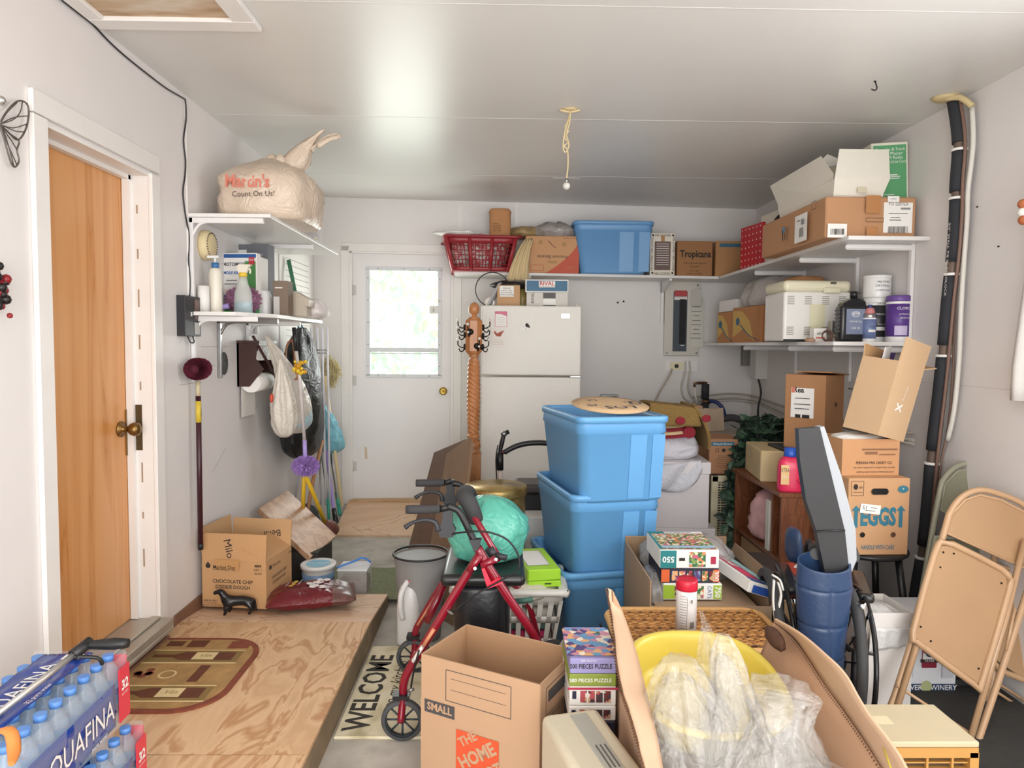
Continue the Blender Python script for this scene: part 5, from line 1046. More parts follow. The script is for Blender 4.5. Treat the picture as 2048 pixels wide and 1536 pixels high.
# front face (towards camera) + left face receding
p0 = atY(1650, 470, 3.62); p1 = atY(1835, 466, 3.60)
w_ = p1.x-p0.x; d_ = .88; h_ = atY(1700, 393, 3.62).z-ZS
t = T('shipping_carton', 'large brown shipping carton with barcode labels at the near end of the upper corner shelf', 'cardboard box', ((p0.x+p1.x)/2+.0, 3.62+d_/2, ZS))
b = B(); b.box((0, 0, h_/2), (w_, d_, h_), scm, bev=.006)
barl = [('F', .55+.0, .27, 'r', .001, .001, INK)]
def barcode(s, u, v, w2, h2, n, w_face, seed=1):
    r = random.Random(seed); return [(s, u+(i/n-.5)*w2/w_face, v, 'r', r.uniform(.001, .003), h2, INK) for i in range(n)]
L = [('F', .80, .5, 'r', .15, .155, PAPER), ('F', .80, .83, 't', '9 51 52307624', .025, INK, {'wmax': .1}), ('F', .80, .6, 'r', .1, .003, INK), ('F', .88, .72, 'r', .05, .01, gry), ('F', .77, .5, 'r', .05, .003, INK), ('F', .77, .44, 'r', .06, .003, INK)] + barcode('F', .8, .2, .1, .035, 22, w_) + [('F', .73, .94, 'r', .06, .03, PAPER), ('F', .73, .94, 't', '5 MLT', .012, INK), ('F', .12, .16, 'r', .1, .07, PAPER)] + barcode('F', .12, .13, .07, .03, 18, w_, 4) + [('F', .5, .8, 'r', .075, .09, mat('tape_clear', '#b98355', .25)), ('F', .5, .1, 'r', .06, .06, MC['tape_clear']), ('F', .52, .42, 'o', .09, .02, .002, INK),
     ('L', .72, .42, 'r', .16, .15, PAPER), ('L', .45, .55, 'd', .022, mat('logo_blue', '#6f8fae', .6)), ('L', .44, .4, 'r', .012, .06, INK), ('L', .47, .36, 'r', .01, .04, INK), ('L', .45, .22, 'r', .18, .004, CARDI), ('L', .9, .86, 'o', .05, .04, .003, INK)] + barcode('L', .74, .3, .06, .05, 12, d_, 3)+[('L', .7, .62, 'r', .04, .004, INK), ('L', .76, .56, 'r', .03, .03, gry)]
decals(b, w_, d_, h_, L); b.obj('box_body', t)
# white open box lying on top
zt = ZS+h_; wc = mat('white_card', '#e9e3d6', .7, bump=.05, bs=20); wi = mat('white_card_inside', '#cfc8bb', .8)
t = T('white_open_carton', 'white open carton with raised flaps lying on top of the brown shipping carton', 'cardboard box', (1.93, 3.95, zt+.004))
a = atY(1667, 385, 3.66); c_ = atY(1765, 385, 3.66); q0 = atY(1672, 302, 3.70); q1 = atY(1768, 306, 3.70)
b = B(); wf = c_.x-a.x; hx = .082; cx = (a.x+c_.x)/2
b.prism([(a.x-.0, 3.66, zt+.012), (c_.x, 3.66, zt+.012), (c_.x+.02, 3.63, zt+.012+hx), (a.x-.01, 3.63, zt+.012+hx)], (0, .006, 0), wc); b.prism([(a.x, 3.66, zt+.006), (a.x, 4.35, zt+.006), (a.x-.02, 4.35, zt+.09), (a.x-.01, 3.63, zt+.09)], (.006, 0, 0), wc)
b.box((cx, 4.0, zt+.008), (wf, .68, .006), wc); b.box((c_.x, 4.0, zt+.05), (.006, .68, .085), wc)
b.rect(Matrix.Translation((cx+.01, 3.643, zt+.055)) @ Matrix.Rotation(rad(70), 4, 'X'), .05, .07, mat('tape_clear2', '#d8cdb6', .25)); b.obj('box_body', t, world=True)
b = B(); z3 = zt+.012+hx; b.prism([(a.x-.01, 3.63, z3), (c_.x+.02, 3.63, z3), (c_.x+.025, 3.66, q0.z), (q0.x, 3.66, q0.z)], (0, .006, 0), wc); b.obj('flap', t, world=True)
b = B(); f0 = atY(1560, 433, 4.45); f1 = atY(1540, 372, 4.42); f2 = atY(1642, 312, 3.75); f3 = atY(1667, 347, 3.66); f4 = Vector((a.x, 3.66, zt+.01))
b.prism([(a.x-.0, 4.3, zt+.01), f1, f2, f3, f4], (.004, .004, -.006), wc); b.obj('flap', t, world=True, label='large pale flap leaning outwards to the left')
t2 = T('white_carton', 'white and tan carton lying askew behind the open white carton near the ceiling', 'cardboard box', (0, 0, 0), M=Matrix.Translation((1.93, 4.15, zt+.11)) @ Euler((rad(0), rad(-8), rad(-22))).to_matrix().to_4x4())
b = B(); b.box((0, 0, .075), (.2, .32, .13), mat('tan_white_card', '#d9cbb6', .8), bev=.003); b.obj('box_body', t2); b = B(); b.poly([(-.1, -.161, .14), (.1, -.161, .14), (0, -.165, .2)], PAPER); b.prism([(-.1, -.16, .14), (.1, -.16, .14), (0, -.17, .21)], (0, .006, 0), wc); b.obj('flap', t2)
# green cord box
p0 = atY(1770, 392, 3.72); p1 = atY(1822, 392, 3.72); zt0 = atY(1780, 282, 3.75).z; grn = mat('cord_green', '#5da36f', .6)
w_ = p1.x-p0.x+.0; h_ = zt0-zt-.01
t = T('green_radio_box', 'white edged green box with white lettering standing on the brown shipping carton', 'box', (0, 0, 0), M=Matrix.Translation(((p0.x+p1.x)/2-.02, 3.80, zt+.003)) @ Matrix.Rotation(rad(-3), 4, 'Y') @ Matrix.Rotation(rad(-4), 4, 'Z'))
b = B(); w2 = w_+.05; b.box((0, 0, h_/2), (w2, .1, h_), mat('edge_ivory', '#e6e2cf', .6), bev=.002)
decals(b, w2, .1, h_, [('F', .5, .49, 'r', w2*.9, h_*.93, grn), ('F', .52, .88, 't', 'Portable 8-Track', .022, PAPER, {'wmax': w2*.8}), ('F', .52, .81, 't', 'Tape Player', .022, PAPER, {'wmax': w2*.66}), ('F', .52, .74, 't', 'AM/FM Radio', .022, PAPER, {'wmax': w2*.66}), ('F', .56, .67, 't', '6V Battery/Line Cord', .022, PAPER, {'wmax': w2*.74}), ('F', .5, .45, 'r', w2*.4, .006, PAPER), ('F', .5, .42, 'r', w2*.55, .004, PAPER), ('F', .5, .39, 'r', w2*.5, .004, PAPER), ('F', .35, .12, 'r', w2*.5, .004, PAPER)]); b.obj('box_body', t)
# ---- lower right shelf (z = 1.485)
def at_shelf(x0, x1, yt, Y, d_=.15): c, s_ = pbox(x0, x1, yt, 670, Y, d_, ZR); return c, s_
c, s_ = at_shelf(1403, 1440, 612, 5.55, .22); crt = mat('chiq_card', '#c0875a', .85, var=.05, vs=3); yel = mat('chiq_yellow', '#d9b267', .7)
def chiq(b, L_, h_, m=None):
    M = FM(L_, 0, h_, 'F', .5, .5, .001); b.poly([M @ Vector(p) for p in ((-L_*.48, -h_*.35, 0), (-L_*.1, -h_*.1, 0), (L_*.25, -h_*.48, 0), (L_*.1, h_*.1, 0), (-L_*.15, h_*.38, 0), (-L_*.48, h_*.42, 0))], yel)
    b.tube([M @ Vector(p) for p in ((-L_*.2, -h_*.0, 0), (L_*.1, -h_*.3, 0), (L_*.46, -h_*.45, 0))], .008, cyb, 6, k=3, flat=.2); b.disc(FM(L_, 0, h_, 'F', .2, .6, .003), .03, cyb, 16)
slab('banana_carton', 'small tan and yellow banana carton farthest left on the lower corner shelf', 'cardboard box', (1.73, 5.60, ZR), (1.77, 5.32, ZR), .24, .3, crt, chiq)
slab('banana_carton', 'tan banana carton with yellow swoosh next to the red tin on the lower corner shelf', 'cardboard box', (1.745, 5.28, ZR), (1.80, 4.82, ZR), .26, .01, crt, chiq)
b = B(); p0 = Vector((1.80, 4.82, ZR)); w_ = .30; b.box((0, 0, .13), (w_, .44, .255), crt, bev=.003); decals(b, w_, .44, .255, [('F', .55, .9, 'r', w_*.8, .02, cyb), ('F', .5, .9, 't', 'Chiquita Bananas', .016, PAPER)]+lines('F', .6, .15, .6, 8, w_*.5, CARDI, .003)); b.thing('banana_carton_end', 'printed end panel block of the tan banana carton behind the red tin', 'cardboard box', (p0.x+w_/2-.01, p0.y+.225, ZR))
b = B(); b.lump((1.93, 5.05, ZR+.262), [(.9, 0), (1, .04), (1, .1), (.8, .17), (.3, .21)], .16, .26, crinkle(mat('grey_clear_film', '#d0c8c3', .15, alpha=.75, coat=.5), 9), .13, 33, 44, 16, folds=9, fa=.05, sq=3); b.thing('plastic_bag', 'clear wrinkled plastic bag on the banana carton on the lower corner shelf', 'plastic bag', (1.93, 5.05, ZR+.262), world=True)
b = B(); b.box((0, 0, .045), (.22, .3, .09), PAPER, bev=.003); b.thing('white_tray_box', 'flat white box on the leftmost banana carton of the lower corner shelf', 'box', (1.88, 5.50, ZR+.245), rad(8))
b = B(); b.lump((2.03, 4.72, ZR), [(.95, 0), (1, .03), (1, .32), (.97, .42), (.8, .44)], .11, .13, ps, .08, 35, 30, 16, sq=4); b.thing('paper_sack', 'tall brown paper sack standing behind the red tin on the lower corner shelf', 'paper bag', (2.03, 4.72, ZR), world=True)
t = T('red_tin', 'square red tin with a small label on the lower corner shelf', 'tin', (1.885, 4.42, ZR), rad(0)); b = B(); b.box((0, 0, .08), (.15, .15, .16), redb, bev=.008, seg=2); b.rect(FM(.15, .15, .16, 'L', .5, .5, .002), .06, .1, mat('tin_label', '#a9a19b', .5)); b.obj('tin_body', t)
b = B(); b.box((0, 0, .163), (.154, .154, .012), redb, bev=.004); b.obj('lid', t)
# bread machine
c, s_ = pbox(1560, 1705, 560, 670, 4.0, .3, ZR); w_, d_, h_ = s_; wm = mat('machine_white', '#ebe8e2', .3); wcr = mat('machine_cream', '#e6dfc3', .35)
t = T('bread_machine', 'white bread machine with cream lid on the lower corner shelf', 'bread machine', (c.x+.02, 4.18, ZR), 0)
w_ -= .03; b = B(); b.box((0, 0, h_*.41), (w_, .30, h_*.82), wm, bev=.015, seg=3)
for u in (.1, .36, .62, .87):
    for v in (.62, .12):
        for i in range(5): b.box(((u-.5)*w_, -.151, h_*(v+.03*i)), (.04, .003, .005), mat('vent_dark', '#a29d92', .5))
b.rect(FM(w_, .3, h_, 'F', .5, .42, .002), .09, .14, mat('yellowed_label', '#e3dcbc', .6)); b.obj('machine_body', t)
b = B(); b.box((0, 0, h_*.91), (w_*1.01, .31, h_*.19), wcr, bev=.025, seg=3); b.box((w_*.2, -.158, h_*.84), (.10, .02, .035), wcr, bev=.006); b.box((w_*.22, -.157, h_*.96), (.03, .01, .012), mat('grey_button', '#55524c', .4)); b.obj('lid', t)
b = B(); b.box((0, -.02, .008), (w_*.98, .26, .016), BLACK); b.obj('base', t)
# light bulb pack, wire roll
t = T('tape_roll', 'small roll of brown wire on the lower corner shelf in front of the bread machine', 'roll', (atY(1655, 640, 3.78).x, 3.78, ZR)); b = B(); M = Matrix.Translation((0, 0, .032)) @ Matrix.Rotation(rad(90), 4, 'X')
for r in (.030, .026, .022): b.tube([M @ Vector((r*math.cos(a*PI/12), r*math.sin(a*PI/12), (r-.026)*2)) for a in range(24)], .004, mat('copper_brown', '#6b5146', .5, .4), 6, closed=True)
b.obj('wire_coil', t)
c = atY(1640, 650, 3.88); boxthing('bulb_box', 'small white printed box behind the coil of wire on the lower corner shelf', 'box', (c.x, 3.9, ZR), (.07, .06, .075), PAPER, [('F', .5, .3, 'r', .05, .01, red), ('F', .5, .6, 't', '60W', .02, INK)])
c = atY(1665, 650, 3.95); boxthing('silver_latch_box', 'small silver box by the motor oil on the lower corner shelf', 'box', (c.x+.02, 3.96, ZR), (.06, .05, .12), METAL, [('F', .5, .2, 'r', .05, .04, PAPER), ('F', .5, .75, 'r', .04, .01, INK)])
b = B(); c = atY(1632, 660, 3.82); b.lump((0, 0, 0), [(.8, 0), (1, .01), (.5, .02)], .03, .03, mat('rag_brown', '#b38a70', .8), .25, 3, 16, 6); b.thing('rag', 'small tan rag in front of the bread machine', 'rag', (c.x-.03, 3.82, ZR))
# motor oil
c, s_ = pbox(1683, 1735, 582, 670, 3.72, .1, ZR); w_, d_, h_ = s_; oil = mat('oil_black', '#202124', .25)
t = T('motor_oil_bottle', 'black motor oil bottle with grey label on the lower corner shelf', 'bottle', (c.x, 3.76, ZR))
b = B(); b.box((-.0, 0, h_*.36), (w_, .08, h_*.72), oil, bev=.016, seg=3); b.prism([(-w_*.45, -.035, h_*.7), (w_*.47, -.035, h_*.7), (w_*.44, -.03, h_*.8), (w_*.24, -.02, h_*.86), (-w_*.02, -.02, h_*.86), (-w_*.4, -.03, h_*.76)], (0, .06, 0), oil)
for i in range(8): b.box((-w_*.5, 0, h_*(.1+i*.075)), (.012, .06, .006), oil, bev=.002)
b.obj('bottle_body', t)
b = B(); b.cyl((w_*.1, 0, h_*.85), (w_*.1, 0, h_*.98), .017, oil); b.cyl((w_*.1, 0, h_*.88), (w_*.1, 0, h_), .02, BLACK); b.obj('cap', t)
b = B(); M = FM(w_, .08, h_, 'F', .55, .4, .002); b.rect(M, w_*.72, h_*.5, mat('oil_label', '#7d86a0', .4)); b.disc(M @ Matrix.Translation((0, .04, .001)), .022, PAPER, 20, .7); b.disc(M @ Matrix.Translation((0, .04, .0015)), .019, MC['oil_label'], 20, .7); b.text(M @ Matrix.Translation((0, .04, .002)), 'STP', .02, PAPER, bold=.02)
b.text(M @ Matrix.Translation((0, -.0, .002)), 'MOTOR OIL', .012, PAPER); b.text(M @ Matrix.Translation((0, -.035, .002)), 'SAE 30', .016, PAPER); b.obj('label_panel', t)
def can(name, lb, px0, px1, yt, yb, Y, mats, z0=None, lidm=None, texts=()):
    c, s_ = pbox(px0, px1, yt, yb, Y, .1, z0 if z0 is not None else ZR); r = s_[0]/2; h_ = s_[2]; t = T(name, lb, 'container', (c.x, Y+r, c.z))
    b = B(); b.lathe([(r*.96, 0), (r*.98, .004), (r*.98, h_*.88), (r*.96, h_*.9)], mats[0], 32)
    if len(mats) > 1: b.lathe([(r*.99, h_*.12), (r*.99, h_*.82)], mats[1], 32)
    b.obj('can_body', t)
    b = B(); b.lathe([(r*1.0, h_*.87), (r*1.01, h_*.9), (r*1.01, h_*.985), (r*.96, h_), (r*.9, h_*.98), (0, h_*.98)], lidm or mats[0], 32); b.obj('lid', t)
    b = B(); n_ = 0
    for v, tx, sz, m, k in texts:
        if tx:
            bb_ = B(); bb_.text(Matrix(), tx, sz, m, **k); 
            for f in bb_.bm.faces:
                vs = []
                for q in f.verts:
                    a = q.co.x/(r*1.0)-rad(90)+rad(k.get('a', 0)) if False else q.co.x/r-rad(90); vs.append((r*1.005*math.cos(a), r*1.005*math.sin(a), v*h_+q.co.y))
                b.poly(vs, m)
            bb_.bm.free()
        else:
            b.grid(lambda u, w2: (r*1.003*math.cos((u-.5)*k['w']-PI/2+k.get('o', 0)), r*1.003*math.sin((u-.5)*k['w']-PI/2+k.get('o', 0)), v*h_+(w2-.5)*sz), 10, 1, m)
    if texts: b.obj('printed_label', t)
    else: b.bm.free()
    return t, r, h_
purp = mat('label_purple', '#5c3a8c', .4)
can('wipes_tub', 'white tub with purple label and lid at the near end of the lower corner shelf', 1787, 1835, 590, 672, 3.66, [whitep, purp], lidm=mat('lid_purple', '#6b4a96', .4), texts=[(.72, 'CLOROX', .02, PAPER, {}), (.6, 'professional', .012, PAPER, {}), (.52, 'disinfecting', .012, PAPER, {}), (.25, None, .05, mat('lilac_panel', '#cdbfe0', .5), {'w': 1.0, 'o': -.3}), (.25, None, .045, PAPER, {'w': .5, 'o': .7})])
t, r, h_ = can('paint_can', 'white and black labelled can under the joint compound tub', 1742, 1790, 594, 670, 3.80, [whitep, mat('label_black_grad', '#3b3a3d', .4)], texts=[(.85, 'DRYDEX', .016, INK, {}), (.62, 'SPACKLING', .014, PAPER, {}), (.4, 'heavy duty', .012, PAPER, {}), (.3, None, .02, PAPER, {'w': 1.2})])
can('joint_compound_tub', 'white plastic tub with dark blue print stacked on top of the paint can', 1742, 1794, 549, 594, 3.80, [whitep], z0=ZR+h_, texts=[(.68, 'PRE-MIXED', .014, INK, {}), (.5, 'DRYWALL', .018, mat('navy', '#27305f', .5), {}), (.3, 'COMPOUND', .014, MC['navy'], {})])
t, r, h_ = can('spray_can', 'slim white aerosol can with pink cap in front of the paint can', 1733, 1758, 628, 672, 3.68, [whitep, mat('aero_blue', '#6f7ea8', .4)], lidm=METAL, texts=[(.55, 'Lithium', .012, INK, {}), (.4, None, .012, PAPER, {'w': 1.2})])
b = B(); b.lathe([(.024, 0), (.026, .01), (.02, .03), (.012, .035), (0, .036)], mat('cap_pink', '#c77f80', .4), 16); b.cyl((0, 0, .035), (0, 0, .05), .01, MC['label_blue']); o = b.obj('cap', t); o.location = (0, 0, h_)
c = atY(1722, 640, 3.95); b = B(); b.box((0, 0, .11), (.14, .06, .22), mat('book_blue', '#50617d', .5, var=.3, vs=9)); b.box((-.05, .12, .14), (.12, .02, .28), mat('pale_panel', '#cbc8c3', .5), rot=(0, 0, rad(60))); b.thing('blue_carton', 'blue printed carton between the motor oil and the paint can', 'box', (c.x+.03, 3.98, ZR))
# ---- electrical panel on back wall
pan = mat('panel_grey_paint', '#d5d0c6', .45); ywall = lambda x: YB(x)-.0
p0 = on(1330, 562, YB(1.38)-.03); p1 = on(1398, 712, YB(1.6)-.03); t = T('electrical_panel', 'grey painted electrical breaker panel with open dark breaker strip on the back wall', 'electrical panel', (0, 0, 0), M=Matrix.Translation(((p0.x+p1.x)/2, YB((p0.x+p1.x)/2), p1.z)) @ Matrix.Rotation(math.atan(.08), 4, 'Z'))
w_, h_ = p1.x-p0.x, p0.z-p1.z
b = B(); b.box((0, -.015, h_/2), (w_, .03, h_), pan, bev=.004)
for x, z in ((-.42, .04), (.42, .04), (-.42, .95), (.42, .95)): b.cyl((x*w_, -.03, z*h_), (x*w_, -.034, z*h_), .008, METAL, 10)
b.obj('cover', t)
b = B(); b.box((-.02, -.032, h_*.46), (.12, .008, h_*.80), mat('breaker_grey', '#4a535a', .5)); b.box((-.0, -.037, h_*.46), (.055, .01, h_*.6), BLACK)
for i in range(18): b.box((0, -.043, h_*(.19+i*.032)), (.045, .008, .008), mat('breaker_black', '#232427', .35))
b.box((.0, -.043, h_*.14), (.03, .006, .008), PAPER); b.obj('breaker_strip', t)
b = B(); b.box((-.02, -.037, h_*.83), (.11, .003, .06), mat('danger_red', '#b8484b', .5)); b.box((-.02, -.037, h_*.775), (.11, .003, .03), PAPER); b.obj('warning_label', t)
b = B(); b.box((.13, -.035, h_*.45), (.11, .005, h_*.66), mat('directory_card', '#d9d6cb', .6)); b.box((.10, -.075, h_*.78), (.10, .003, .14), mat('swing_lid', '#c9c6bf', .5), rot=(0, 0, rad(-50)))
for i in range(9): b.box((.12, -.0385, h_*(.72-i*.06)), (.05+.02*(i % 3), .001, .004), INK)
b.obj('directory', t)
# board below, outlet with plug and cables
x_ = on(1362, 732, YB(1.5)).x; yb = YB(x_); z_ = on(1362, 732, yb).z
t = T('outlet', 'white outlet plate with a brown cord plugged in below the breaker panel', 'outlet', (x_, yb, z_)); b = B(); b.box((0, -.008, 0), (.28, .014, .09), trimm); b.box((-.04, -.018, 0), (.11, .006, .07), mat('ivory', '#e9dfbd', .4), bev=.002); b.obj('cover_plate', t); b = B(); b.box((-.045, -.03, 0), (.03, .02, .03), BLACK, bev=.004); b.obj('plug', t)
def cable(name, lb, pts, r, m, Y=None, n=6):
    P = []
    for q in pts: P.append(on(q[0], q[1], q[2] if len(q) > 2 else Y))
    b = B(); b.tube(P, r, m, n, k=4); return b.thing(name, lb, 'cable', P[0], world=True)
cable('power_cable', 'tan cord hanging from the outlet below the breaker panel down to the left', [(1344, 738, 5.92), (1340, 750, 5.90), (1322, 780, 5.90), (1308, 806, 5.90)], .006, cable_tan)
cable('white_cable', 'left of two painted cables dropping from the breaker panel', [(1371, 722, 5.94), (1370, 745, 5.94), (1363, 775, 5.95), (1368, 795, 5.95), (1378, 803, 5.95)], .007, mat('painted_cable', '#cfc8bd', .5)); cable('white_cable', 'right of two painted cables dropping from the breaker panel', [(1379, 722, 5.94), (1380, 745, 5.94), (1376, 778, 5.95), (1386, 798, 5.95)], .007, MC['painted_cable'])
t = T('grey_outlet_box', 'grey metal outlet box with black plug on the back wall right of the refrigerator', 'outlet', on(1218, 797, 5.9)); p = on(1218, 797, YB(.92)-.02); b = B(); b.box((p.x, YB(p.x)-.02, p.z), (.15, .04, .075), mat('zinc', '#a7a9a6', .4, .3), bev=.006); b.obj('box', t, world=True); b = B(); b.box((p.x+.02, YB(p.x)-.06, p.z), (.08, .05, .04), BLACK, bev=.008); b.obj('plug', t, world=True)
cable('power_cable', 'grey cord running from the grey outlet box down behind the blue totes', [(1232, 800, 5.86), (1255, 810, 5.84), (1290, 818, 5.8), (1330, 822, 5.75)], .008, mat('grey_cable', '#6f6a66', .5))
# wall junction: corner boxes under the shelf
p = on(1495, 712, YB(2.1)-.0); b = B(); b.box((on(1491, 700, 5.98).x, 5.98, on(1491, 708, 5.98).z+.03), (.06, .06, .26), mat('old_grey', '#8d8983', .6)); b.thing('wall_box', 'narrow dark grey box on the back wall under the corner shelf', 'box', on(1491, 740, 5.98), world=True)
p = atX(1515, 735, XR); b = B(); b.box((XR-.05, 5.72, 1.32), (.1, .13, .25), mat('painted_box', '#d6d1cb', .5), bev=.003); b.thing('junction_box', 'tall white junction box in the corner under the shelf with black wires below', 'junction box', (XR, 5.72, 1.2), world=True)
b = B(); P = [Vector((XR-.05, 5.72, 1.2)), Vector((XR-.03, 5.70, 1.08)), Vector((XR-.05, 5.70, .95)), Vector((XR-.045, 5.7, .72)), Vector((XR-.06, 5.68, .55))]; b.tube(P, .006, cable_black, 6, k=4); b.tube([p+Vector((0, .02, 0)) for p in P], .005, cable_black, 6, k=4); b.thing('black_wires', 'pair of black wires hanging below the corner junction box', 'wire', P[0], world=True)
for k_, dz in enumerate((0, -.035, -.055)):
    P = [Vector((1.65, YB(1.65)-.015, 1.02+dz)), Vector((1.95, YB(1.95)-.015, 1.05+dz)), Vector((XR-.02, 5.95, 1.04+dz)), Vector((XR-.012, 5.6, 1.02+dz)), Vector((XR-.012, 5.0, .99+dz*1.5)), Vector((XR-.012, 4.4, .99+dz)), Vector((XR-.012, 3.6, 1.01+dz))]
    b = B(); b.tube(P, .009, MC['painted_cable'] if k_ else mat('painted_cable2', '#bdb2a6', .5), 6, k=5); b.thing('wall_cable', ('upper', 'middle', 'lower')[k_]+' of three painted cables running round the corner at chest height', 'cable', P[2], world=True)
# water pipe with insulation and blue hose
t = T('water_pipe', 'water pipe with dark foam insulation, brass tee and elbow in front of the back wall', 'pipe', on(1410, 860, 5.75)); foam = mat('foam_black', '#2d2e33', .8)
b = B(); b.tube([on(1411, 768, 5.75), on(1410, 798, 5.75)], .032, foam, 14); b.tube([on(1410, 806, 5.75), on(1409, 880, 5.75)], .032, foam, 14); b.obj('insulation', t, world=True)
b = B(); cu = mat('old_copper', '#6d5340', .4, .7); b.tube([on(1411, 764, 5.75), on(1411, 812, 5.75)], .016, cu, 12); b.tube([on(1411, 766, 5.75), on(1396, 766, 5.75), on(1389, 767, 5.75), on(1389, 774, 5.75)], .012, cu, 10); b.tube([on(1405, 803, 5.75), on(1420, 803, 5.75)], .02, cu, 10); b.obj('fitting', t, world=True)
b = B(); b.tube([on(1389, 775, 5.75), on(1391, 790, 5.75), on(1394, 808, 5.75)], .01, mat('white_pipe', '#d8d4cc', .4), 8); b.obj('white_stub', t, world=True)
cable('blue_hose', 'dark blue hose curving down from the brass tee', [(1418, 802, 5.75), (1432, 804, 5.72), (1444, 815, 5.70), (1450, 834, 5.7)], .016, mat('hose_navy', '#26366f', .4), n=10)
cable('foam_pipe', 'grey foam covered pipe running along the back corner above the plant', [(1416, 842, 5.7), (1440, 838, 5.7), (1470, 836, 5.7), (1500, 850, 5.7), (1520, 862, 5.6)], .03, mat('foam_grey', '#56535a', .7), n=12)
# ---- ceiling pull-chain bulb cord
t = T('hanging_bulb', 'yellowed cord with a small bulb dangling from the ceiling', 'light bulb', atZ(1137, 218, ZC)); o0 = atZ(1140, 218, ZC); Yc = o0.y; cw_ = mat('yellowed_cord', '#d8c59a', .5)
b = B(); b.lathe([(.0, 0), (.032, 0), (.03, -.006), (.012, -.012)], mat('hole_tan', '#cdb98e', .7), 20, c=(o0.x, Yc, ZC), sx=1.2); b.tube([(o0.x-.05, Yc, ZC-.005), (o0.x, Yc, ZC-.015), (o0.x+.05, Yc, ZC-.004)], .006, cw_, 6, k=3); b.obj('ceiling_plate', t, world=True)
b = B(); P = [on(x, y, Yc) for x, y in ((1141, 222), (1136, 240), (1130, 255), (1137, 262), (1129, 275), (1136, 285), (1128, 292), (1135, 300), (1136, 330), (1134, 350), (1133, 362))]; b.tube(P, .004, cw_, 6, k=3)
b.tube([on(x, y, Yc-.004) for x, y in ((1141, 222), (1139, 245), (1133, 270), (1138, 290), (1131, 305), (1126, 292), (1130, 262), (1138, 236))], .004, cw_, 6, k=3); b.obj('cord', t, world=True)
b = B(); p = on(1133, 372, Yc); b.ball(p, .019, mat('bulb_glass', '#e9e6df', .1, alpha=.8), 14); b.cyl(p+Vector((0, 0, .016)), p+Vector((0, 0, .036)), .009, METAL, 12); b.obj('bulb', t, world=True)
p = atZ(1750, 162, ZC); b = B(); b.tube([(p.x, p.y, ZC), (p.x+.01, p.y, ZC-.03), (p.x-.0, p.y, ZC-.04), (p.x-.015, p.y, ZC-.035)], .003, DMETAL, 6, k=3); b.ball((p.x, p.y, ZC), .006, DMETAL, 8); b.thing('ceiling_hook', 'small metal hook in the ceiling at the right', 'hook', p, world=True)
# ---- coat rack (newel post with twisted shaft)
oak = wood('oak_orange', '#ad7044', '#c08556', (14, 14, 2), 1.5, .35, 1.2, (.1, .9), '#a4602f'); cy = 4.55; p = on(948, 640, cy); pr = on(946, 960, cy)
t = T('coat_rack', 'orange oak coat rack post with twisted shaft and iron double hooks', 'coat rack', (p.x, cy, 0))
zz = lambda y: on(948, y, cy).z
b = B(); hw = .058; M8 = Matrix.Rotation(rad(22.5), 4, 'Z')
b.lathe([(.03, zz(634)), (hw, zz(642)), (hw, zz(702)), (.03, zz(712))], oak, 8, M=M8, flat=True)
b.lathe([(0, zz(604)), (.025, zz(608)), (.036, zz(616)), (.034, zz(625)), (.016, zz(630)), (.016, zz(633)), (.04, zz(636)), (.03, zz(640))][::-1], oak, 28); b.obj('post_head', t)
b = B()
for i in range(1): pass
zt, zb = zz(715), zz(872); n = 90
def tw(u, v):
    z = zt+(zb-zt)*v; a = u*2*PI; r = .032+.008*math.sin(PI*v)+.006*math.cos(5*(a-v*22)); r *= 1-.25*max(0, (.06-v)/.06); return (r*math.cos(a), r*math.sin(a), z)
b.grid(tw, 30, n, oak)
b.lathe([(.03, zt+.002), (.036, zt+.01), (.028, zt+.02), (.038, zt+.03), (.03, zt+.04)], oak, 24); b.lathe([(.03, zb-.04), (.045, zb-.03), (.032, zb-.015), (.045, zb-.005), (.035, zb+.01)], oak, 24)
b.obj('twisted_shaft', t)
b = B(); z5 = zz(905); b.lathe([(.045, zb-.035), (.05, zb-.07), (.035, zb-.09), (.05, zb-.1), (.05, z5)], oak, 24); b.box((0, 0, (.05+z5)/2), (.10, .10, z5-.05), oak, bev=.004); b.obj('lower_post', t)
b = B()
for k in range(4): a = k*PI/2+PI/4; b.prism([(.04*math.cos(a), .04*math.sin(a), .16), (.24*math.cos(a), .24*math.sin(a), .0), (.28*math.cos(a), .28*math.sin(a), 0), (.04*math.cos(a), .04*math.sin(a), .26)], (-.03*math.sin(a), .03*math.cos(a), 0), oak)
b.obj('foot', t)
pc = mat('porcelain_knob', '#d9d2cc', .2)
def hook(parent, cx_, z, ang):
    b = B(); X = Matrix.Translation((0, 0, z)) @ Matrix.Rotation(ang, 4, 'Z')
    b.lathe([(0, hw+.012), (.02, hw+.008), (.02, hw-.006)], DMETAL, 12, M=X @ Matrix.Rotation(rad(90), 4, 'Y'))
    b.tube([X @ Vector(q) for q in ((hw, 0, 0), (hw+.02, 0, -.004), (hw+.043, 0, .01), (hw+.045, 0, .04))], .0042, DMETAL, 8, k=4)
    b.tube([X @ Vector(q) for q in ((hw, 0, -.01), (hw+.015, 0, -.028), (hw+.03, 0, -.028), (hw+.038, 0, -.01))], .004, DMETAL, 8, k=4)
    b.ball(X @ Vector((hw+.046, 0, .047)), .010, pc, 10); b.ball(X @ Vector((hw+.04, 0, -.003)), .008, pc, 10); b.obj('coat_hook', parent)
for z, a in ((zz(655), 180), (zz(655), 0), (zz(664), 250), (zz(670), 190), (zz(672), -10), (zz(692), 292), (zz(694), 185), (zz(694), -20)): hook(t, 0, z, rad(a))
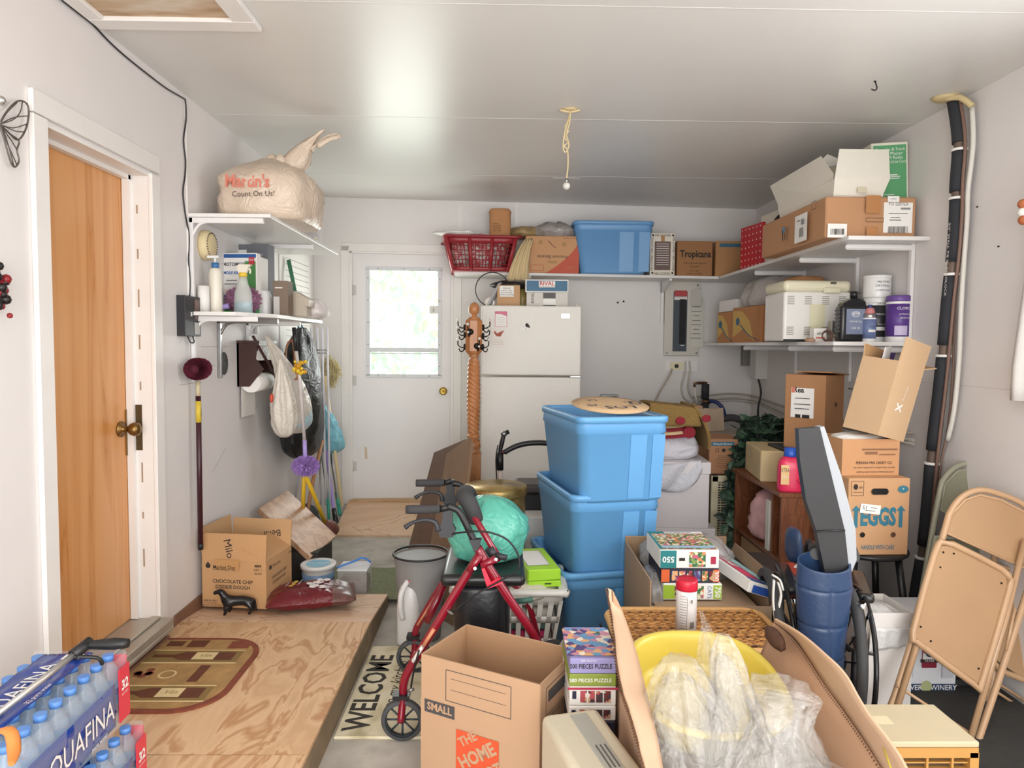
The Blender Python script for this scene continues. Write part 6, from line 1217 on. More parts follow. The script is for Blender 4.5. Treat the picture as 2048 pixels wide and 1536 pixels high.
# ---- fridge-side cardboard panels leaning on the coat rack
dkc = mat('dark_board', '#6b5345', .7, var=.1, vs=4); dkl = mat('board_face', '#8b7059', .7, var=.08, vs=4)
for i, (L4, lb) in enumerate(((((868, 905, 4.62), (932, 878, 4.45), (855, 1160, 3.75), (790, 1130, 3.95)), 'leftmost dark brown board leaning in the row beside the wastebasket'), (((893, 908, 4.45), (938, 875, 4.28), (880, 1160, 3.62), (838, 1160, 3.8)), 'middle brown board leaning between two others beside the coat rack'), (((905, 900, 4.34), (942, 882, 4.12), (905, 1160, 3.55), (868, 1160, 3.7)), 'rightmost brown board leaning in front of the coat rack'))):
    P = [on(*q) for q in L4]
    for q in P[2:]: q.z = .004
    n_ = (P[1]-P[0]).cross(P[3]-P[0]).normalized(); b = B(); b.prism(P, n_*.018, (dkc, dkl, dkl)[i]); b.thing('brown_board', lb, 'board', (P[2]+P[3])/2, world=True, group='brown boards leaning by the coat rack')
# ---- brass drum table
c = on(991, 975, 3.72); brs = pmix('tarnished_brass', ['#6f5a32', '#9a7f4a', '#c2a86a', '#8a6c3c'], 7, .35, metal=.55, detail=4); r = (on(1058, 980, 3.72).x-on(925, 980, 3.72).x)/2
zd = atY(990, 985, 3.72-.02).z; t = T('brass_drum', 'round tarnished brass drum table beside the coat rack', 'side table', (c.x, 3.9, 0))
b = B(); b.lathe([(r*.95, 0), (r*.96, .02), (r*.94, .03), (r*.94, zd-.05), (r*.98, zd-.035)], brs, 48); b.obj('drum_body', t)
b = B(); b.lathe([(r*.97, zd-.05), (r, zd-.04), (r, zd-.01), (r*.97, zd), (0, zd)], brs, 48); b.obj('lid', t)
# ---- bicycle style exercise machine behind totes
bkY = 4.35; t = T('exercise_bike', 'black exercise bike handle and seat behind the blue totes in front of the refrigerator', 'exercise bike', (on(1040, 1000, bkY).x, bkY, 0))
b = B(); b.tube([on(x, y, bkY) for x, y in ((1008, 905), (1022, 897), (1040, 890), (1065, 886), (1100, 888), (1130, 905))], .017, BLACK, 10, k=4); b.tube([on(1002, 905, bkY), on(1010, 904, bkY)], .012, mat('bike_maroon', '#6a2a2c', .4), 10); b.obj('handlebar', t, world=True)
b = B(); b.tube([on(x, y, bkY) for x, y in ((1008, 868), (1004, 885), (1000, 905), (998, 940))], [.012, .015, .012, .014], BLACK, 10, k=3); b.tube([on(1003, 870, bkY), on(1018, 863, bkY)], .014, BLACK, 8); b.ball(on(1008, 868, bkY), .02, mat('bell_chrome', '#9a9a9c', .2, .9), 12); b.tube([on(x, y, bkY) for x, y in ((996, 890), (992, 915), (993, 950), (996, 990))], .004, BLACK, 6, k=3); b.obj('brake_lever', t, world=True)
b = B(); p1 = on(1000, 905, bkY); b.tube([p1, on(1000, 940, bkY)], .022, BLACK, 12); b.tube([on(1000, 935, bkY), Vector((p1.x+.02, bkY, .05))], .016, mat('bike_post', '#d9c8c0', .4), 12); b.box((p1.x+.2, bkY, .03), (.4, .22, .05), BLACK, bev=.01); b.tube([(p1.x+.02, bkY, .3), (p1.x+.3, bkY, .5)], .018, BLACK, 10); b.obj('frame', t, world=True)
b = B(); s0 = on(1062, 965, bkY); b.box((s0.x, bkY, s0.z-.02), (.2, .24, .06), mat('seat_dark', '#4b4442', .5), bev=.02, seg=3); b.tube([(s0.x, bkY, s0.z-.04), (s0.x, bkY, .05)], .02, BLACK, 10); b.box((s0.x+.02, bkY-.03, s0.z-.14), (.19, .2, .18), BLACK, bev=.02); b.obj('seat', t, world=True)
c, s_ = pbox(1030, 1095, 1035, 1085, 4.0, .25); boxthing('white_carton', 'plain white carton on the floor behind the blue totes', 'cardboard box', (c.x+.05, 4.12, 0), (s_[0]+.1, .18, atY(1060, 1035, 4.03).z), PAPER)
# ================================================================ right side and middle floor
# ---- insulated pipes on the right wall
t = T('insulated_pipe', 'tall pipe wrapped in black foam sleeves running down the right wall', 'pipe', (2.10, 3.5, 0)); XP = 2.115
PP = [atX(x, y, XP) for x, y in ((1908, 200), (1916, 250), (1919, 300), (1914, 370), (1913, 425), (1908, 500), (1897, 600), (1889, 690), (1880, 780), (1866, 900), (1857, 1000), (1848, 1090), (1832, 1190), (1824, 1260))]; PP[0].z = 2.62; PP[-1].z = .01
SP = sm(PP, 4); cuts = [0, 8, 14, 22, 29, 37, 45, len(SP)]
for i in range(len(cuts)-1):
    seg = SP[cuts[i]:cuts[i+1]]
    if len(seg) > 1: b = B(); b.tube(seg, .031, foam, 14); b.obj('foam_sleeve', t, world=True)
b = B(); b.tube(PP, .022, mat('pipe_core', '#6b5a4e', .6), 10, k=4); b.tube([p+Vector((.0, -.04, .0)) for p in PP], .008, mat('brown_tubing', '#7a5e52', .5), 8, k=4); b.obj('pipe', t, world=True)
b = B()
for i in cuts[1:-1]: p = SP[i]; b.lathe([(.035, -.006), (.035, .006)], PAPER, 16, c=p)
b.obj('tie', t, world=True)
b = B(); M = Matrix.Translation(atX(1905, 520, XP)+Vector((-.033, -.012, 0))) @ WM('R', 0, 0, 0).to_3x3().to_4x4() @ Matrix.Rotation(rad(-92), 4, 'Z'); b.text(M, '3/4" WALL 7/8 ID IMCOLOCK', .022, PAPER, sx=1.2); b.obj('sleeve_print', t, world=True)
b = B(); b.tube([atX(x, y, 2.135) for x, y in ((1944, 215), (1946, 290), (1936, 380), (1934, 440), (1928, 520), (1922, 620), (1918, 720), (1908, 820), (1895, 880))], .011, MC['white_pipe'], 8, k=4); b.thing('white_conduit', 'white pipe running beside the black foam pipe on the right wall', 'pipe', atX(1940, 430, 2.135), world=True)
b = B(); b.tube([atX(x, y, 2.15) for x, y in ((1932, 440), (1915, 560), (1908, 680), (1905, 760), (1897, 850), (1880, 940), (1872, 1040), (1850, 1180))], .006, mat('brown_wire', '#8a6f62', .5), 6, k=4); b.thing('brown_wire', 'thin brown wire running down the right wall behind the white pipe', 'wire', atX(1915, 560, 2.15), world=True)
b = B(); b.tube([atZ(1890, 198, ZC-.01), atX(1920, 195, 2.1), atX(1945, 213, 2.135)], .014, mat('foam_sealant', '#cdb98c', .7), 8, k=3); b.lathe([(.0, 0), (.07, 0), (.06, -.012), (.02, -.02)], MC['foam_sealant'], 20, c=(2.08, PP[0].y, ZC), sx=1, sy=.8); b.thing('ceiling_sealant', 'yellowed sealant and stub where the pipes enter the ceiling', 'sealant', (2.08, PP[0].y, ZC), world=True)
# curtain edge at the side window
t = T('window_curtain', 'white curtain edge with a rust coloured tieback at the right edge of the picture', 'curtain', (XR-.05, 2.6, 1.2)); cu_ = mat('curtain_white', '#f3f0ec', .8)
def cur(u, v):
    z = 1.24+.95*v; k = abs(z-1.98)/.6; y = 2.80+.08*min(1, k)-.45*(1-u); return (XR-.06-.02*math.sin(u*24), y, z+.02*(1-u))
b = B(); b.grid(cur, 30, 14, cu_, thick=.003); b.obj('curtain_panel', t, world=True)
b = B(); P = [atX(x, y, XR-.09) for x, y in ((2046, 408), (2046, 425), (2047, 440))]
for i, p in enumerate(P): b.ball(p, .02, mat('rust_leaf', '#b5683f', .7) if i != 1 else PAPER, 10)
b.obj('tieback', t, world=True)
# ---- bookshelf, openings facing left
sh_w = wood('walnut_shelf', '#6f3f27', '#8b5433', (16, 16, 2.2), 1.5, .4, 1.3, (.1, .9), '#5b321f'); X0, X1, Y0, Y1, HB = 1.42, 1.72, 3.47, 4.18, .70
t = T('bookshelf', 'dark brown wood grain bookcase with its open shelves facing the white boxes', 'bookcase', ((X0+X1)/2, (Y0+Y1)/2, 0)); TH = .02
def part(nm, c, s_, m=sh_w, **k): b = B(); b.box(c, s_, m, bev=.0015); return b.obj(nm, t, world=True, **k)
part('side_panel', ((X0+X1)/2, Y0+.01, HB/2), (X1-X0, TH, HB)); part('side_panel', ((X0+X1)/2, Y1-.01, HB/2), (X1-X0, TH, HB)); part('back_panel', (X1-.005, (Y0+Y1)/2, HB/2), (.01, Y1-Y0, HB))
part('top_panel', ((X0+X1)/2-.005, (Y0+Y1)/2, HB+.01), (X1-X0+.02, Y1-Y0+.02, TH))
for z in (.03, .36): part('shelf', ((X0+X1)/2, (Y0+Y1)/2, z), (X1-X0-.01, Y1-Y0-.04, TH))
part('divider', ((X0+X1)/2, 3.62, HB/2), (X1-X0-.02, .02, HB-.02))
t = T('pink_bundle', 'pink cloth in a clear bag on the upper bookcase shelf', 'cloth', (1.53, 3.88, .37)); b = B(); b.lump((1.53, 3.88, .372), [(.6, 0), (1, .04), (1.05, .14), (.8, .24), (.3, .28)], .11, .12, mat('pink_cloth', '#d9a8a6', .5, var=.25, vs=12, bump=.3, bs=25), .2, 71, 34, 16, folds=6, fa=.08); b.obj('cloth', t, world=True)
boxthing('white_binder', 'white boxed binder standing on the upper bookcase shelf near its open front', 'binder', (1.50, 3.67, .37), (.15, .05, .27), mat('binder_white', '#ded8cc', .6))
boxthing('storage_box', 'brown kraft box with small white tag on the lower bookcase shelf', 'box', (1.56, 3.90, .04), (.24, .40, .29), mat('kraft_dark', '#a58260', .8), [('L', .5, .55, 'r', .03, .09, PAPER, {'rot': 25})])
# on bookcase: tan carton, grey bag, detergent
t = T('tan_carton', 'weathered pale tan carton on top of the bookcase', 'cardboard box', (1.575, 3.93, HB+.02), rad(-8)); b = B(); b.box((0, 0, .085), (.27, .40, .17), mat('pale_tan', '#cbb489', .8, var=.1, vs=5), bev=.006); b.box((-.136, -.05, .13), (.002, .003, .08), CARDI); b.obj('box_body', t)
b = B(); b.lump((1.62, 3.64, HB+.02), [(.7, 0), (1, .03), (1, .12), (.5, .17)], .08, .07, crinkle(mat('grey_dust_bag', '#86868a', .4, alpha=.9), 14), .25, 73, 28, 14, folds=7); b.thing('plastic_bag', 'crumpled smoky grey bag between the tan carton and the pink detergent jug', 'plastic bag', (1.62, 3.64, HB+.02), world=True)
dj = atY(1588, 998, 3.44); t = T('detergent_jug', 'hot pink laundry detergent jug with blue cap on the bookcase', 'jug', (dj.x+.015, 3.53, HB+.02), rad(-10)); pkj = mat('hot_pink', '#e8325f', .25)
hj = atY(1588, 905, 3.5).z-HB-.02+.02
b = B(); b.lump((0, 0, 0), [(.9, 0), (1, .01), (1, hj*.45), (.98, hj*.6), (.85, hj*.72), (.5, hj*.80), (.38, hj*.82)], .062, .045, pkj, 0, 3, 32, 18, sq=3.4); b.tube([(.03, -.045, hj*.7), (.052, -.05, hj*.62), (.055, -.05, hj*.4), (.03, -.048, hj*.25)], .012, pkj, 10, k=4); b.obj('jug_body', t)
b = B(); b.lathe([(.032, hj*.80), (.034, hj*.82), (.032, hj*1.0), (.0, hj*1.005)], mat('cap_cobalt', '#2559c0', .3), 24); b.obj('cap', t)
b = B(); b.rect(Matrix.Translation((-.035, -.0475, hj*.4)) @ Matrix.Rotation(rad(90), 4, 'X'), .04, .1, mat('det_label', '#f0c78a', .4)); b.text(Matrix.Translation((-.035, -.048, hj*.5)) @ Matrix.Rotation(rad(90), 4, 'X'), 'XTRA', .03, INK, wmax=.04); b.text(Matrix.Translation((-.035, -.048, hj*.35)) @ Matrix.Rotation(rad(90), 4, 'X'), 'Oxi', .018, PAPER); b.obj('label_panel', t)
# ---- cream fan heater cabinet + banana box on top
p0 = atY(1424, 960, 4.35); t = T('box_fan', 'cream framed fan cabinet with slatted grille under the banana carton', 'fan', (p0.x+.2, 4.45, 0)); h_ = atY(1440, 952, 4.35).z
fx0, fx1 = p0.x, p0.x+.46; fc = mat('fan_cream', '#ddd3b3', .5)
b = B(); b.box(((fx0+fx1)/2, 4.46, h_/2), (fx1-fx0, .16, h_), mat('fan_dark', '#3a3630', .7))
for c, s_ in ((((fx0+fx1)/2, 4.365, h_-.02), (fx1-fx0, .03, .04)), (((fx0+fx1)/2, 4.365, .02), (fx1-fx0, .03, .04)), ((fx0+.02, 4.365, h_/2), (.045, .03, h_)), ((fx1-.02, 4.365, h_/2), (.045, .03, h_))): b.box(c, s_, fc, bev=.004)
b.obj('cabinet', t, world=True)
b = B()
for i in range(34): b.box(((fx0+fx1)/2, 4.362, .05+i*(h_-.1)/33), (fx1-fx0-.08, .014, .006), fc)
for i in range(5): b.box((fx0+.06+i*.08, 4.355, h_/2), (.004, .006, h_-.08), fc)
b.obj('grille', t, world=True)
b = B()
for k in range(4): a = rad(k*90+20); b.poly([((fx0+fx1)/2+.02*math.cos(a), 4.377, h_/2+.02*math.sin(a)), ((fx0+fx1)/2+.17*math.cos(a), 4.374, h_/2+.17*math.sin(a)), ((fx0+fx1)/2+.17*math.cos(a+.9), 4.378, h_/2+.17*math.sin(a+.9))], fc)
b.obj('fan_blade', t, world=True)
c, s_ = pbox(1418, 1482, 878, 950, 4.42, .28, h_); w_, d_, h2 = s_
boxthing('banana_carton', 'tan banana carton with blue brand band standing on the fan cabinet', 'cardboard box', c, s_, mat('chq2', '#b58461', .85, var=.05, vs=3), [('F', .42, .86, 'r', w_*.72, h2*.12, cyb), ('F', .42, .86, 't', 'Chiquita Bananas', .02, PAPER, {'wmax': w_*.6}), ('F', .25, .68, 'o', .02, .02, .002, INK), ('F', .45, .68, 'd', .012, INK), ('F', .8, .68, 'd', .018, CARDI)]+lines('F', .45, .2, .52, 7, w_*.6, mat('brown_print', '#8b6348', .8), .003))
boxthing('torn_carton', 'torn open carton with upright cardboard scraps behind the banana carton', 'cardboard box', (c.x+.06, 4.85, 0), (.34, .3, .86), mat('torn_grey', '#a79a8c', .8, var=.1), [])
b = B(); 
for i, (x, a) in enumerate(((-.08, -8), (-.02, 6), (.04, -4))): b.box((c.x+x+.05, 4.84+i*.03, .94), (.1, .006, .16), mat('scrap_card', '#a8937d', .8), rot=(rad(a), rad(a), 0))
b.thing('cardboard_scraps', 'upright cardboard scraps sticking out behind the banana carton', 'cardboard', (c.x, 4.84, .86), world=True)
# ---- ivy plant with red wrapped pot on a stand
t = T('ivy_plant', 'dark green artificial ivy with trailing vines in a red wrapped pot', 'plant', (1.62, 4.60, 0)); lf = [mat('ivy_dark', '#2f4537', .5), mat('ivy_mid', '#43604a', .5), mat('ivy_deep', '#22332a', .5)]
pc_ = atY(1517, 888, 4.55)
b = B(); b.lathe([(.05, .0), (.062, .13), (.064, .135), (.055, .135)], redb, 20, c=(pc_.x, 4.6, pc_.z-.07), flat=False); o = b.obj('pot', t, world=True)
b = B(); b.text(Matrix.Translation((pc_.x, 4.535, pc_.z)) @ Matrix.Rotation(rad(90), 4, 'X') @ Matrix.Rotation(rad(70), 4, 'Z'), 'Coca', .04, PAPER, shear=.3); b.obj('pot_print', t, world=True)
b = B(); b.box((pc_.x, 4.66, (pc_.z-.07)/2), (.2, .2, pc_.z-.07), mat('stand_dark', '#5a4a3e', .7)); b.obj('stand', t, world=True)
def leaf(b, c, dr, ln, m, rd):
    up = Vector((rd.uniform(-.5, .5), rd.uniform(-1, .2), rd.uniform(.2, 1))).normalized(); d_ = Vector(dr).normalized(); s_ = d_.cross(up).normalized(); n_ = s_.cross(d_)
    P = [c, c+d_*ln*.25+s_*ln*.3, c+d_*ln*.6+s_*ln*.28-n_*ln*.04, c+d_*ln-n_*ln*.12, c+d_*ln*.6-s_*ln*.28-n_*ln*.04, c+d_*ln*.25-s_*ln*.3]
    mid = c+d_*ln*.5+n_*ln*.05
    for i in range(6): b.poly([mid, P[i], P[(i+1) % 6]], m, True)
rd = random.Random(12); b = B(); b.recalc = False; b2 = B()
base = Vector((pc_.x, 4.58, pc_.z+.06)); vines = []
for px, py, Y in ((1475, 960, 4.3), (1462, 1010, 4.25), (1485, 1110, 4.28), (1450, 1040, 4.2), (1500, 1000, 4.3), (1470, 1080, 4.22), (1480, 900, 4.4), (1455, 985, 4.22)):
    e = atY(px, py, Y); vines.append([base, base.lerp(e, .35)+Vector((-.03, -.04, .08)), base.lerp(e, .7)+Vector((-.03, 0, .04)), e])
for px, py, Y in ((1555, 880, 4.5), (1578, 895, 4.45), (1535, 838, 4.7), (1570, 860, 4.6), (1500, 850, 4.7), (1545, 905, 4.4), (1480, 855, 4.7), (1525, 865, 4.5)):
    e = atY(px, py, Y); vines.append([base, base.lerp(e, .5)+Vector((0, 0, .06)), e])
for vn in vines:
    P = sm(vn, 8); b2.tube(P, .0035, lf[2], 5)
    for p in P[2::(2 if vn[-1].x < 1.47 else 1)]:
        for k in range(2): leaf(b, p+Vector((rd.uniform(-.02, .02), rd.uniform(-.03, .02), rd.uniform(-.02, .02))), (rd.uniform(-1, 1), rd.uniform(-1, .2), rd.uniform(-1, .5)), rd.uniform(.06, .095), rd.choice(lf), rd)
b.obj('foliage', t, world=True)['kind'] = 'stuff'; b2.obj('vine', t, world=True)
# ---- stack of white file boxes, cloth, rugs, record box
wb = mat('file_box_white', '#e6dfe0', .6); wl_ = []
zt = 0; defs = [(1285, 1430, 1140, 1390, 4.08), ]
xa, xb = atY(1290, 1000, 4.15).x, atY(1428, 1000, 4.15).x
for i, (h3, dx, lb) in enumerate(((.36, .02, 'plain white file box at the bottom of the stack right of the blue totes'), (.40, 0.0, 'plain white lidded file box on top, under the white cloth bag'))):
    t = T('file_box', lb, 'storage box', ((xa+xb)/2+dx, 4.38, zt), rad(-3)); w_ = xb-xa-(.03 if i else 0)
    b = B(); b.box((0, 0, h3/2-.01), (w_-.012, .46, h3-.02), wb, bev=.002); b.obj('box_body', t)
    b = B(); b.box((0, 0, h3-.035), (w_, .475, .07), wb, bev=.002); b.obj('lid', t); zt += h3+.001
WT = zt
t = T('cloth_bag', 'white cloth bundle sagging over the white file boxes under the folded rugs', 'cloth bag', (1.08, 4.33, WT)); b = B(); cc = (atY(1285, 920, 4.2).x+atY(1400, 920, 4.2).x)/2
b.lump((cc, 4.40, WT), [(.85, 0), (1, .03), (1.03, .08), (.9, .13), (.75, .15)], .20, .20, crinkle(mat('white_cloth', '#dcdbe2', .7), 6, .9), .12, 81, 44, 16, folds=5, fa=.06, sq=2.6); b.obj('cloth', t, world=True)
b = B(); q0, q1, q2 = atY(1300, 950, 4.15), atY(1340, 985, 4.12), atY(1400, 940, 4.15); b.grid(lambda u, v: q0.lerp(q2, u)+Vector((0, -.01+.02*math.sin(u*9+v*4), -(.02+.10*math.sin(PI*u)**.8)*v-.0)) + Vector((0, -.01, .06*(1-v))), 20, 8, MC['white_cloth'], thick=.004); b.obj('hanging_fold', t, world=True)
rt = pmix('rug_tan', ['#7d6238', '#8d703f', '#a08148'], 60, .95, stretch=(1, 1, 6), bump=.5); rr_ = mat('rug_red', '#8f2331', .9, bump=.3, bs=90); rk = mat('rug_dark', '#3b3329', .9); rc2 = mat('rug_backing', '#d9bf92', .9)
def foldrug(lb, x0p, x1p, y0p, y1p, Yf, zb, n, hh, m1, m2, dep, sag=.02):
    a = atY(x0p, y0p, Yf).x; c_ = atY(x1p, y0p, Yf).x; t = T('folded_rug', lb, 'rug', ((a+c_)/2, Yf+dep/2, zb))
    for k in range(n):
        z = zb+k*hh; mm = (m1, m2)[k % 2]
        b = B(); b.grid(lambda u, v: Vector((a+(c_-a)*u, Yf+.02*k+dep*v+.01*math.sin(u*4), z+hh*.9+sag*math.sin(u*PI+.4)-.6*sag)), 18, 6, mm, thick=hh*.85); b.obj('rug_layer', t, world=True)
    b = B(); b.tube([Vector((c_-.005, Yf+.0+dep*j/5, zb+n*hh/2)) for j in range(6)], n*hh*.5, m1, 12); b.obj('fold', t, world=True)
    return t
foldrug('dark red and cream folded rug on the white cloth bundle', 1302, 1380, 905, 940, 4.16, WT+.14, 4, .018, rr_, rc2, .36, -.012)
rgx0 = atY(1298, 870, 4.14).x; rgx1 = atY(1392, 870, 4.14).x
t = T('folded_rug', 'golden brown rug with red spots draped on top of the red rug', 'rug', ((rgx0+rgx1)/2, 4.3, WT+.21)); z0_ = WT+.215
b = B()
def rg(u, v):
    if v < .3: q = v/.3; return Vector((rgx0+(rgx1-rgx0)*u+.03*u*(1-q), 4.13, z0_+.14*q-.03*u*q))
    q = (v-.3)/.7; return Vector((rgx0+(rgx1-rgx0)*u, 4.13+.35*q, z0_+.14-.03*u-.02*q+.015*math.sin(q*3)))
b.grid(rg, 16, 20, rt, thick=.014); b.obj('rug_layer', t, world=True)
b = B(); e0 = rgx1-.02; b.grid(lambda u, v: Vector((e0+.10*math.sin(v*PI*.55)*(1), 4.12+.34*u+.03*v, z0_+.12-.26*v)), 10, 14, rt, thick=.014); b.obj('draped_end', t, world=True)
b = B(); 
for x, z, r_ in ((rgx1-.10, z0_+.035, .03), (e0+.075, z0_+.05, .028)): b = B(); b.ball((x, 4.122, z), r_, rr_, 14, sy=.12, sz=.8); b.obj('red_spot', t, world=True)
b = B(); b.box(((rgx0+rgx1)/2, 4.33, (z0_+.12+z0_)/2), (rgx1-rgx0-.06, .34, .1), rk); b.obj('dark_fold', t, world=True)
# green record carton behind
c, s_ = pbox(1297, 1405, 812, 900, 5.2, .3, .55); w_, d_, h_ = s_; grb = mat('record_green', '#a9c3a0', .6)
boxthing('record_carton', 'tan carton with pale green printed face behind the folded rugs', 'cardboard box', (c.x, c.y, 0), (w_, d_, h_+.55), CARDL, [('F', .5, .90, 'r', w_*.9, .16, grb), ('F', .55, .955, 't', 'SUPER-KINETIC', .022, INK, {'wmax': w_*.4, 'bold': .01}), ('F', .6, .925, 't', 'MASSAGE CUSHION', .018, INK, {'wmax': w_*.3}), ('F', .15, .955, 't', 'N-LITE', .016, INK), ('F', .87, .955, 't', '12 VOLTS', .016, INK), ('F', .75, .885, 't', '01723', .035, INK)])
boxthing('green_carton', 'faded green carton edge behind the grey cord, left of the tan record carton', 'cardboard box', (atY(1288, 815, 5.45).x, 5.55, 0), (.2, .2, atY(1288, 810, 5.45).z), mat('faded_green', '#7f9480', .7))
# ---- blue totes
TZ = 0
for i, (lb, dx, dy) in enumerate((('blue storage tote at the bottom of the leaning stack of three', -.03, .06), ('blue storage tote in the middle of the stack of three', .0, .05), ('blue storage tote at the top of the stack of three, holding the paper plate', .02, .0))):
    tt = tote(lb, (.475+dx, 3.45+dy, .004+i*.365), .445, .66, .40, rad(12), taper=.84)
    for o_ in [tt]: o_['group'] = 'stack of blue storage totes'
t = T('cardboard_disc', 'round tan cardboard plate with blue handwriting on the top blue tote', 'disc', (0, 0, 0), M=Matrix.Translation((.53, 3.38, .004+.73+.43)) @ Matrix.Rotation(rad(12), 4, 'Z') @ Matrix.Rotation(rad(8), 4, 'X'))
b = B(); b.lathe([(0, 0), (.185, 0), (.188, .004), (.12, .012), (0, .016)], mat('disc_tan', '#d9b78f', .7), 48); b.obj('disc', t)
b = B(); nb = mat('marker_navy', '#33405e', .6); X = Matrix.Translation((0, 0, .0195)) @ Matrix.Rotation(rad(180), 4, 'Z')
b.text(X @ Matrix.Translation((-.02, .09, -.006)), 'LOS', .075, nb, sx=1.2, bold=.01); b.text(X @ Matrix.Translation((-.11, .02, -.003)), 'Q.', .085, nb, bold=.01); b.text(X @ Matrix.Translation((.11, .05, -.004)), 'MI', .05, nb); b.text(X @ Matrix.Translation((.08, -.05, -.003)), 'LA', .05, nb); b.obj('handwriting', t)
# ---- eggs carton on black stool etc.
t = T('stool', 'round black bar stool under the eggs carton', 'stool', (1.735, 3.25, 0)); bk2 = mat('stool_black', '#1f1f21', .35); sh_ = .515
b = B(); b.lathe([(.0, sh_-.025), (.17, sh_-.025), (.185, sh_-.015), (.185, sh_-.005), (.17, sh_), (0, sh_)], bk2, 36); b.obj('seat', t)
for sx_, sy_ in ((-1, -1), (1, -1), (1, 1), (-1, 1)): b = B(); b.tube([(sx_*.10, sy_*.10, sh_-.02), (sx_*.155, sy_*.15, 0)], .016, bk2, 10); b.obj('leg', t)
b = B()
for a, c_ in (((-1, -1), (1, -1)), ((1, -1), (1, 1)), ((1, 1), (-1, 1)), ((-1, 1), (-1, -1))): b.tube([(a[0]*.14, a[1]*.137, .14), (c_[0]*.14, c_[1]*.137, .14)], .008, bk2, 8)
b.obj('stretcher', t)
eb = mat('egg_card', '#cb9c72', .85, var=.04, vs=3); te = mat('egg_teal', '#37788c', .6)
c, s_ = pbox(1679, 1812, 957, 1098, 3.10, .30, sh_); w_, d_, h_ = s_; w_ = .285
t = T('eggs_carton', 'tan eggs carton with teal lettering and arrows on the black stool', 'cardboard box', (1.705, 3.10+.15, sh_+.001), rad(2))
b = B(); b.box((0, 0, h_/2), (w_, .30, h_), eb, bev=.003)
def arrow(sd, u, v, s2): # up arrow polygons
    M = FM(w_, .30, h_, sd, u, v, .002); b.poly([M @ Vector(p) for p in ((-.022*s2, .02*s2, 0), (.022*s2, .02*s2, 0), (0, .045*s2, 0))], te); b.rect(M @ Matrix.Translation((0, -.018*s2, 0)), .017*s2, .075*s2, te)
arrow('F', .13, .52, 1); arrow('F', .86, .52, 1); arrow('L', .2, .55, 1.1)
decals(b, w_, .30, h_, [('F', .49, .49, 't', 'EGGS', .11, te, {'bold': .045, 'wmax': w_*.58}), ('F', .5, .1, 't', 'HANDLE WITH CARE', .028, te, {'bold': .01, 'wmax': w_*.54}), ('F', .14, .87, 'o', w_*.2, .065, .0015, INK), ('F', .11, .89, 'd', .01, INK, {'sy': 1.3}), ('F', .19, .88, 't', 'SFI', .014, INK), ('F', .14, .82, 'r', .045, .002, INK), ('F', .88, .86, 'd', .024, te, {'sy': .7}), ('F', .88, .85, 'r', .05, .006, te), ('F', .88, .87, 't', 'v', .02, PAPER),
    ('F', .5, .83, 'r', w_*.2, .028, BLACK), ('F', .41, .83, 'd', .014, BLACK), ('F', .59, .83, 'd', .014, BLACK), ('F', .24, .27, 'd', .0115, BLACK), ('F', .74, .27, 'd', .0115, mat('hole_brown', '#5b3a28', .8)), ('F', .35, .605, 'r', w_*.33, .042, PAPER, {'rot': -6}), ('F', .26, .63, 't', '15', .024, INK, {'rot': 174}), ('F', .4, .62, 'r', .03, .002, INK, {'rot': -6}), ('F', .34, .585, 'r', .05, .002, INK, {'rot': -6}), ('L', .4, .85, 'd', .015, cyb)]); b.obj('box_body', t)
z_ = sh_+h_+.002
c, s_ = pbox(1664, 1797, 886, 950, 3.10, .26, z_-.01); w_, d_, h2 = s_[0], .22, s_[2]
t = T('candy_carton', 'open tan candy company carton with white plastic inside on the eggs carton', 'cardboard box', (1.69, 3.27, z_), rad(4)); fc_ = mat('ferrara_card', '#c69368', .85, var=.04, vs=3)
carton(t, .275, .22, h2, fc_, CARDI, {}, L=[('F', .56, .35, 't', 'FERRARA PAN CANDY CO.', .018, INK, {'wmax': .175, 'bold': .01}), ('F', .56, .22, 't', '7301 WEST HARRISON ST. FOREST PARK, ILLINOIS', .01, INK, {'wmax': .2}), ('F', .58, .1, 't', 'SHIPPING AND STORAGE TEMPERATURE 60-70', .01, INK, {'wmax': .18}), ('F', .65, .72, 'r', .17, .007, MC['brown_print']), ('F', .5, .62, 'r', .06, .012, MC['brown_print']), ('F', .78, .58, 'r', .08, .006, MC['brown_print'])])
b = B(); b.lump((0, 0, h2*.5), [(.9, 0), (1, .04), (.9, h2*.5), (.6, h2*.58)], .125, .095, PAPER, .15, 83, 34, 12); b.obj('white_plastic', t)
ZC2 = z_+h2
# tall tilted open carton (X taped)
wc2 = mat('tall_carton', '#cfad88', .85, var=.04, vs=3)
M = Matrix.Translation((1.735, 3.22, ZC2+.015)) @ Euler((rad(0), rad(14), rad(0))).to_matrix().to_4x4() @ Matrix.Rotation(rad(28), 4, 'Z')
t = T('tall_carton', 'tall pale carton leaning to the right with a white taped cross', 'cardboard box', (0, 0, 0), M=M)
def longflap(b, X, th, ln): pass
carton(t, .20, .18, .345, wc2, CARDI, {'F': (2, .11), 'R': (75, .10), 'B': (10, .06)}, L=[('F', .45, .42, 'r', .055, .009, PAPER, {'rot': 35}), ('F', .45, .42, 'r', .055, .009, PAPER, {'rot': -40}), ('F', .55, .62, 'r', .003, .07, PAPER, {'rot': -10})])
b = B(); b.prism([(-.08, 0, .18), (.03, .02, .18), (.0, .03, .42), (-.085, .0, .40)], (0, .004, 0), PAPER); b.prism([(-.04, .04, .2), (.05, .04, .2), (.06, .04, .40), (-.03, .04, .38)], (0, .004, 0), mat('purple_sheet', '#4a3a78', .6)); b.obj('paper_sheet', t)
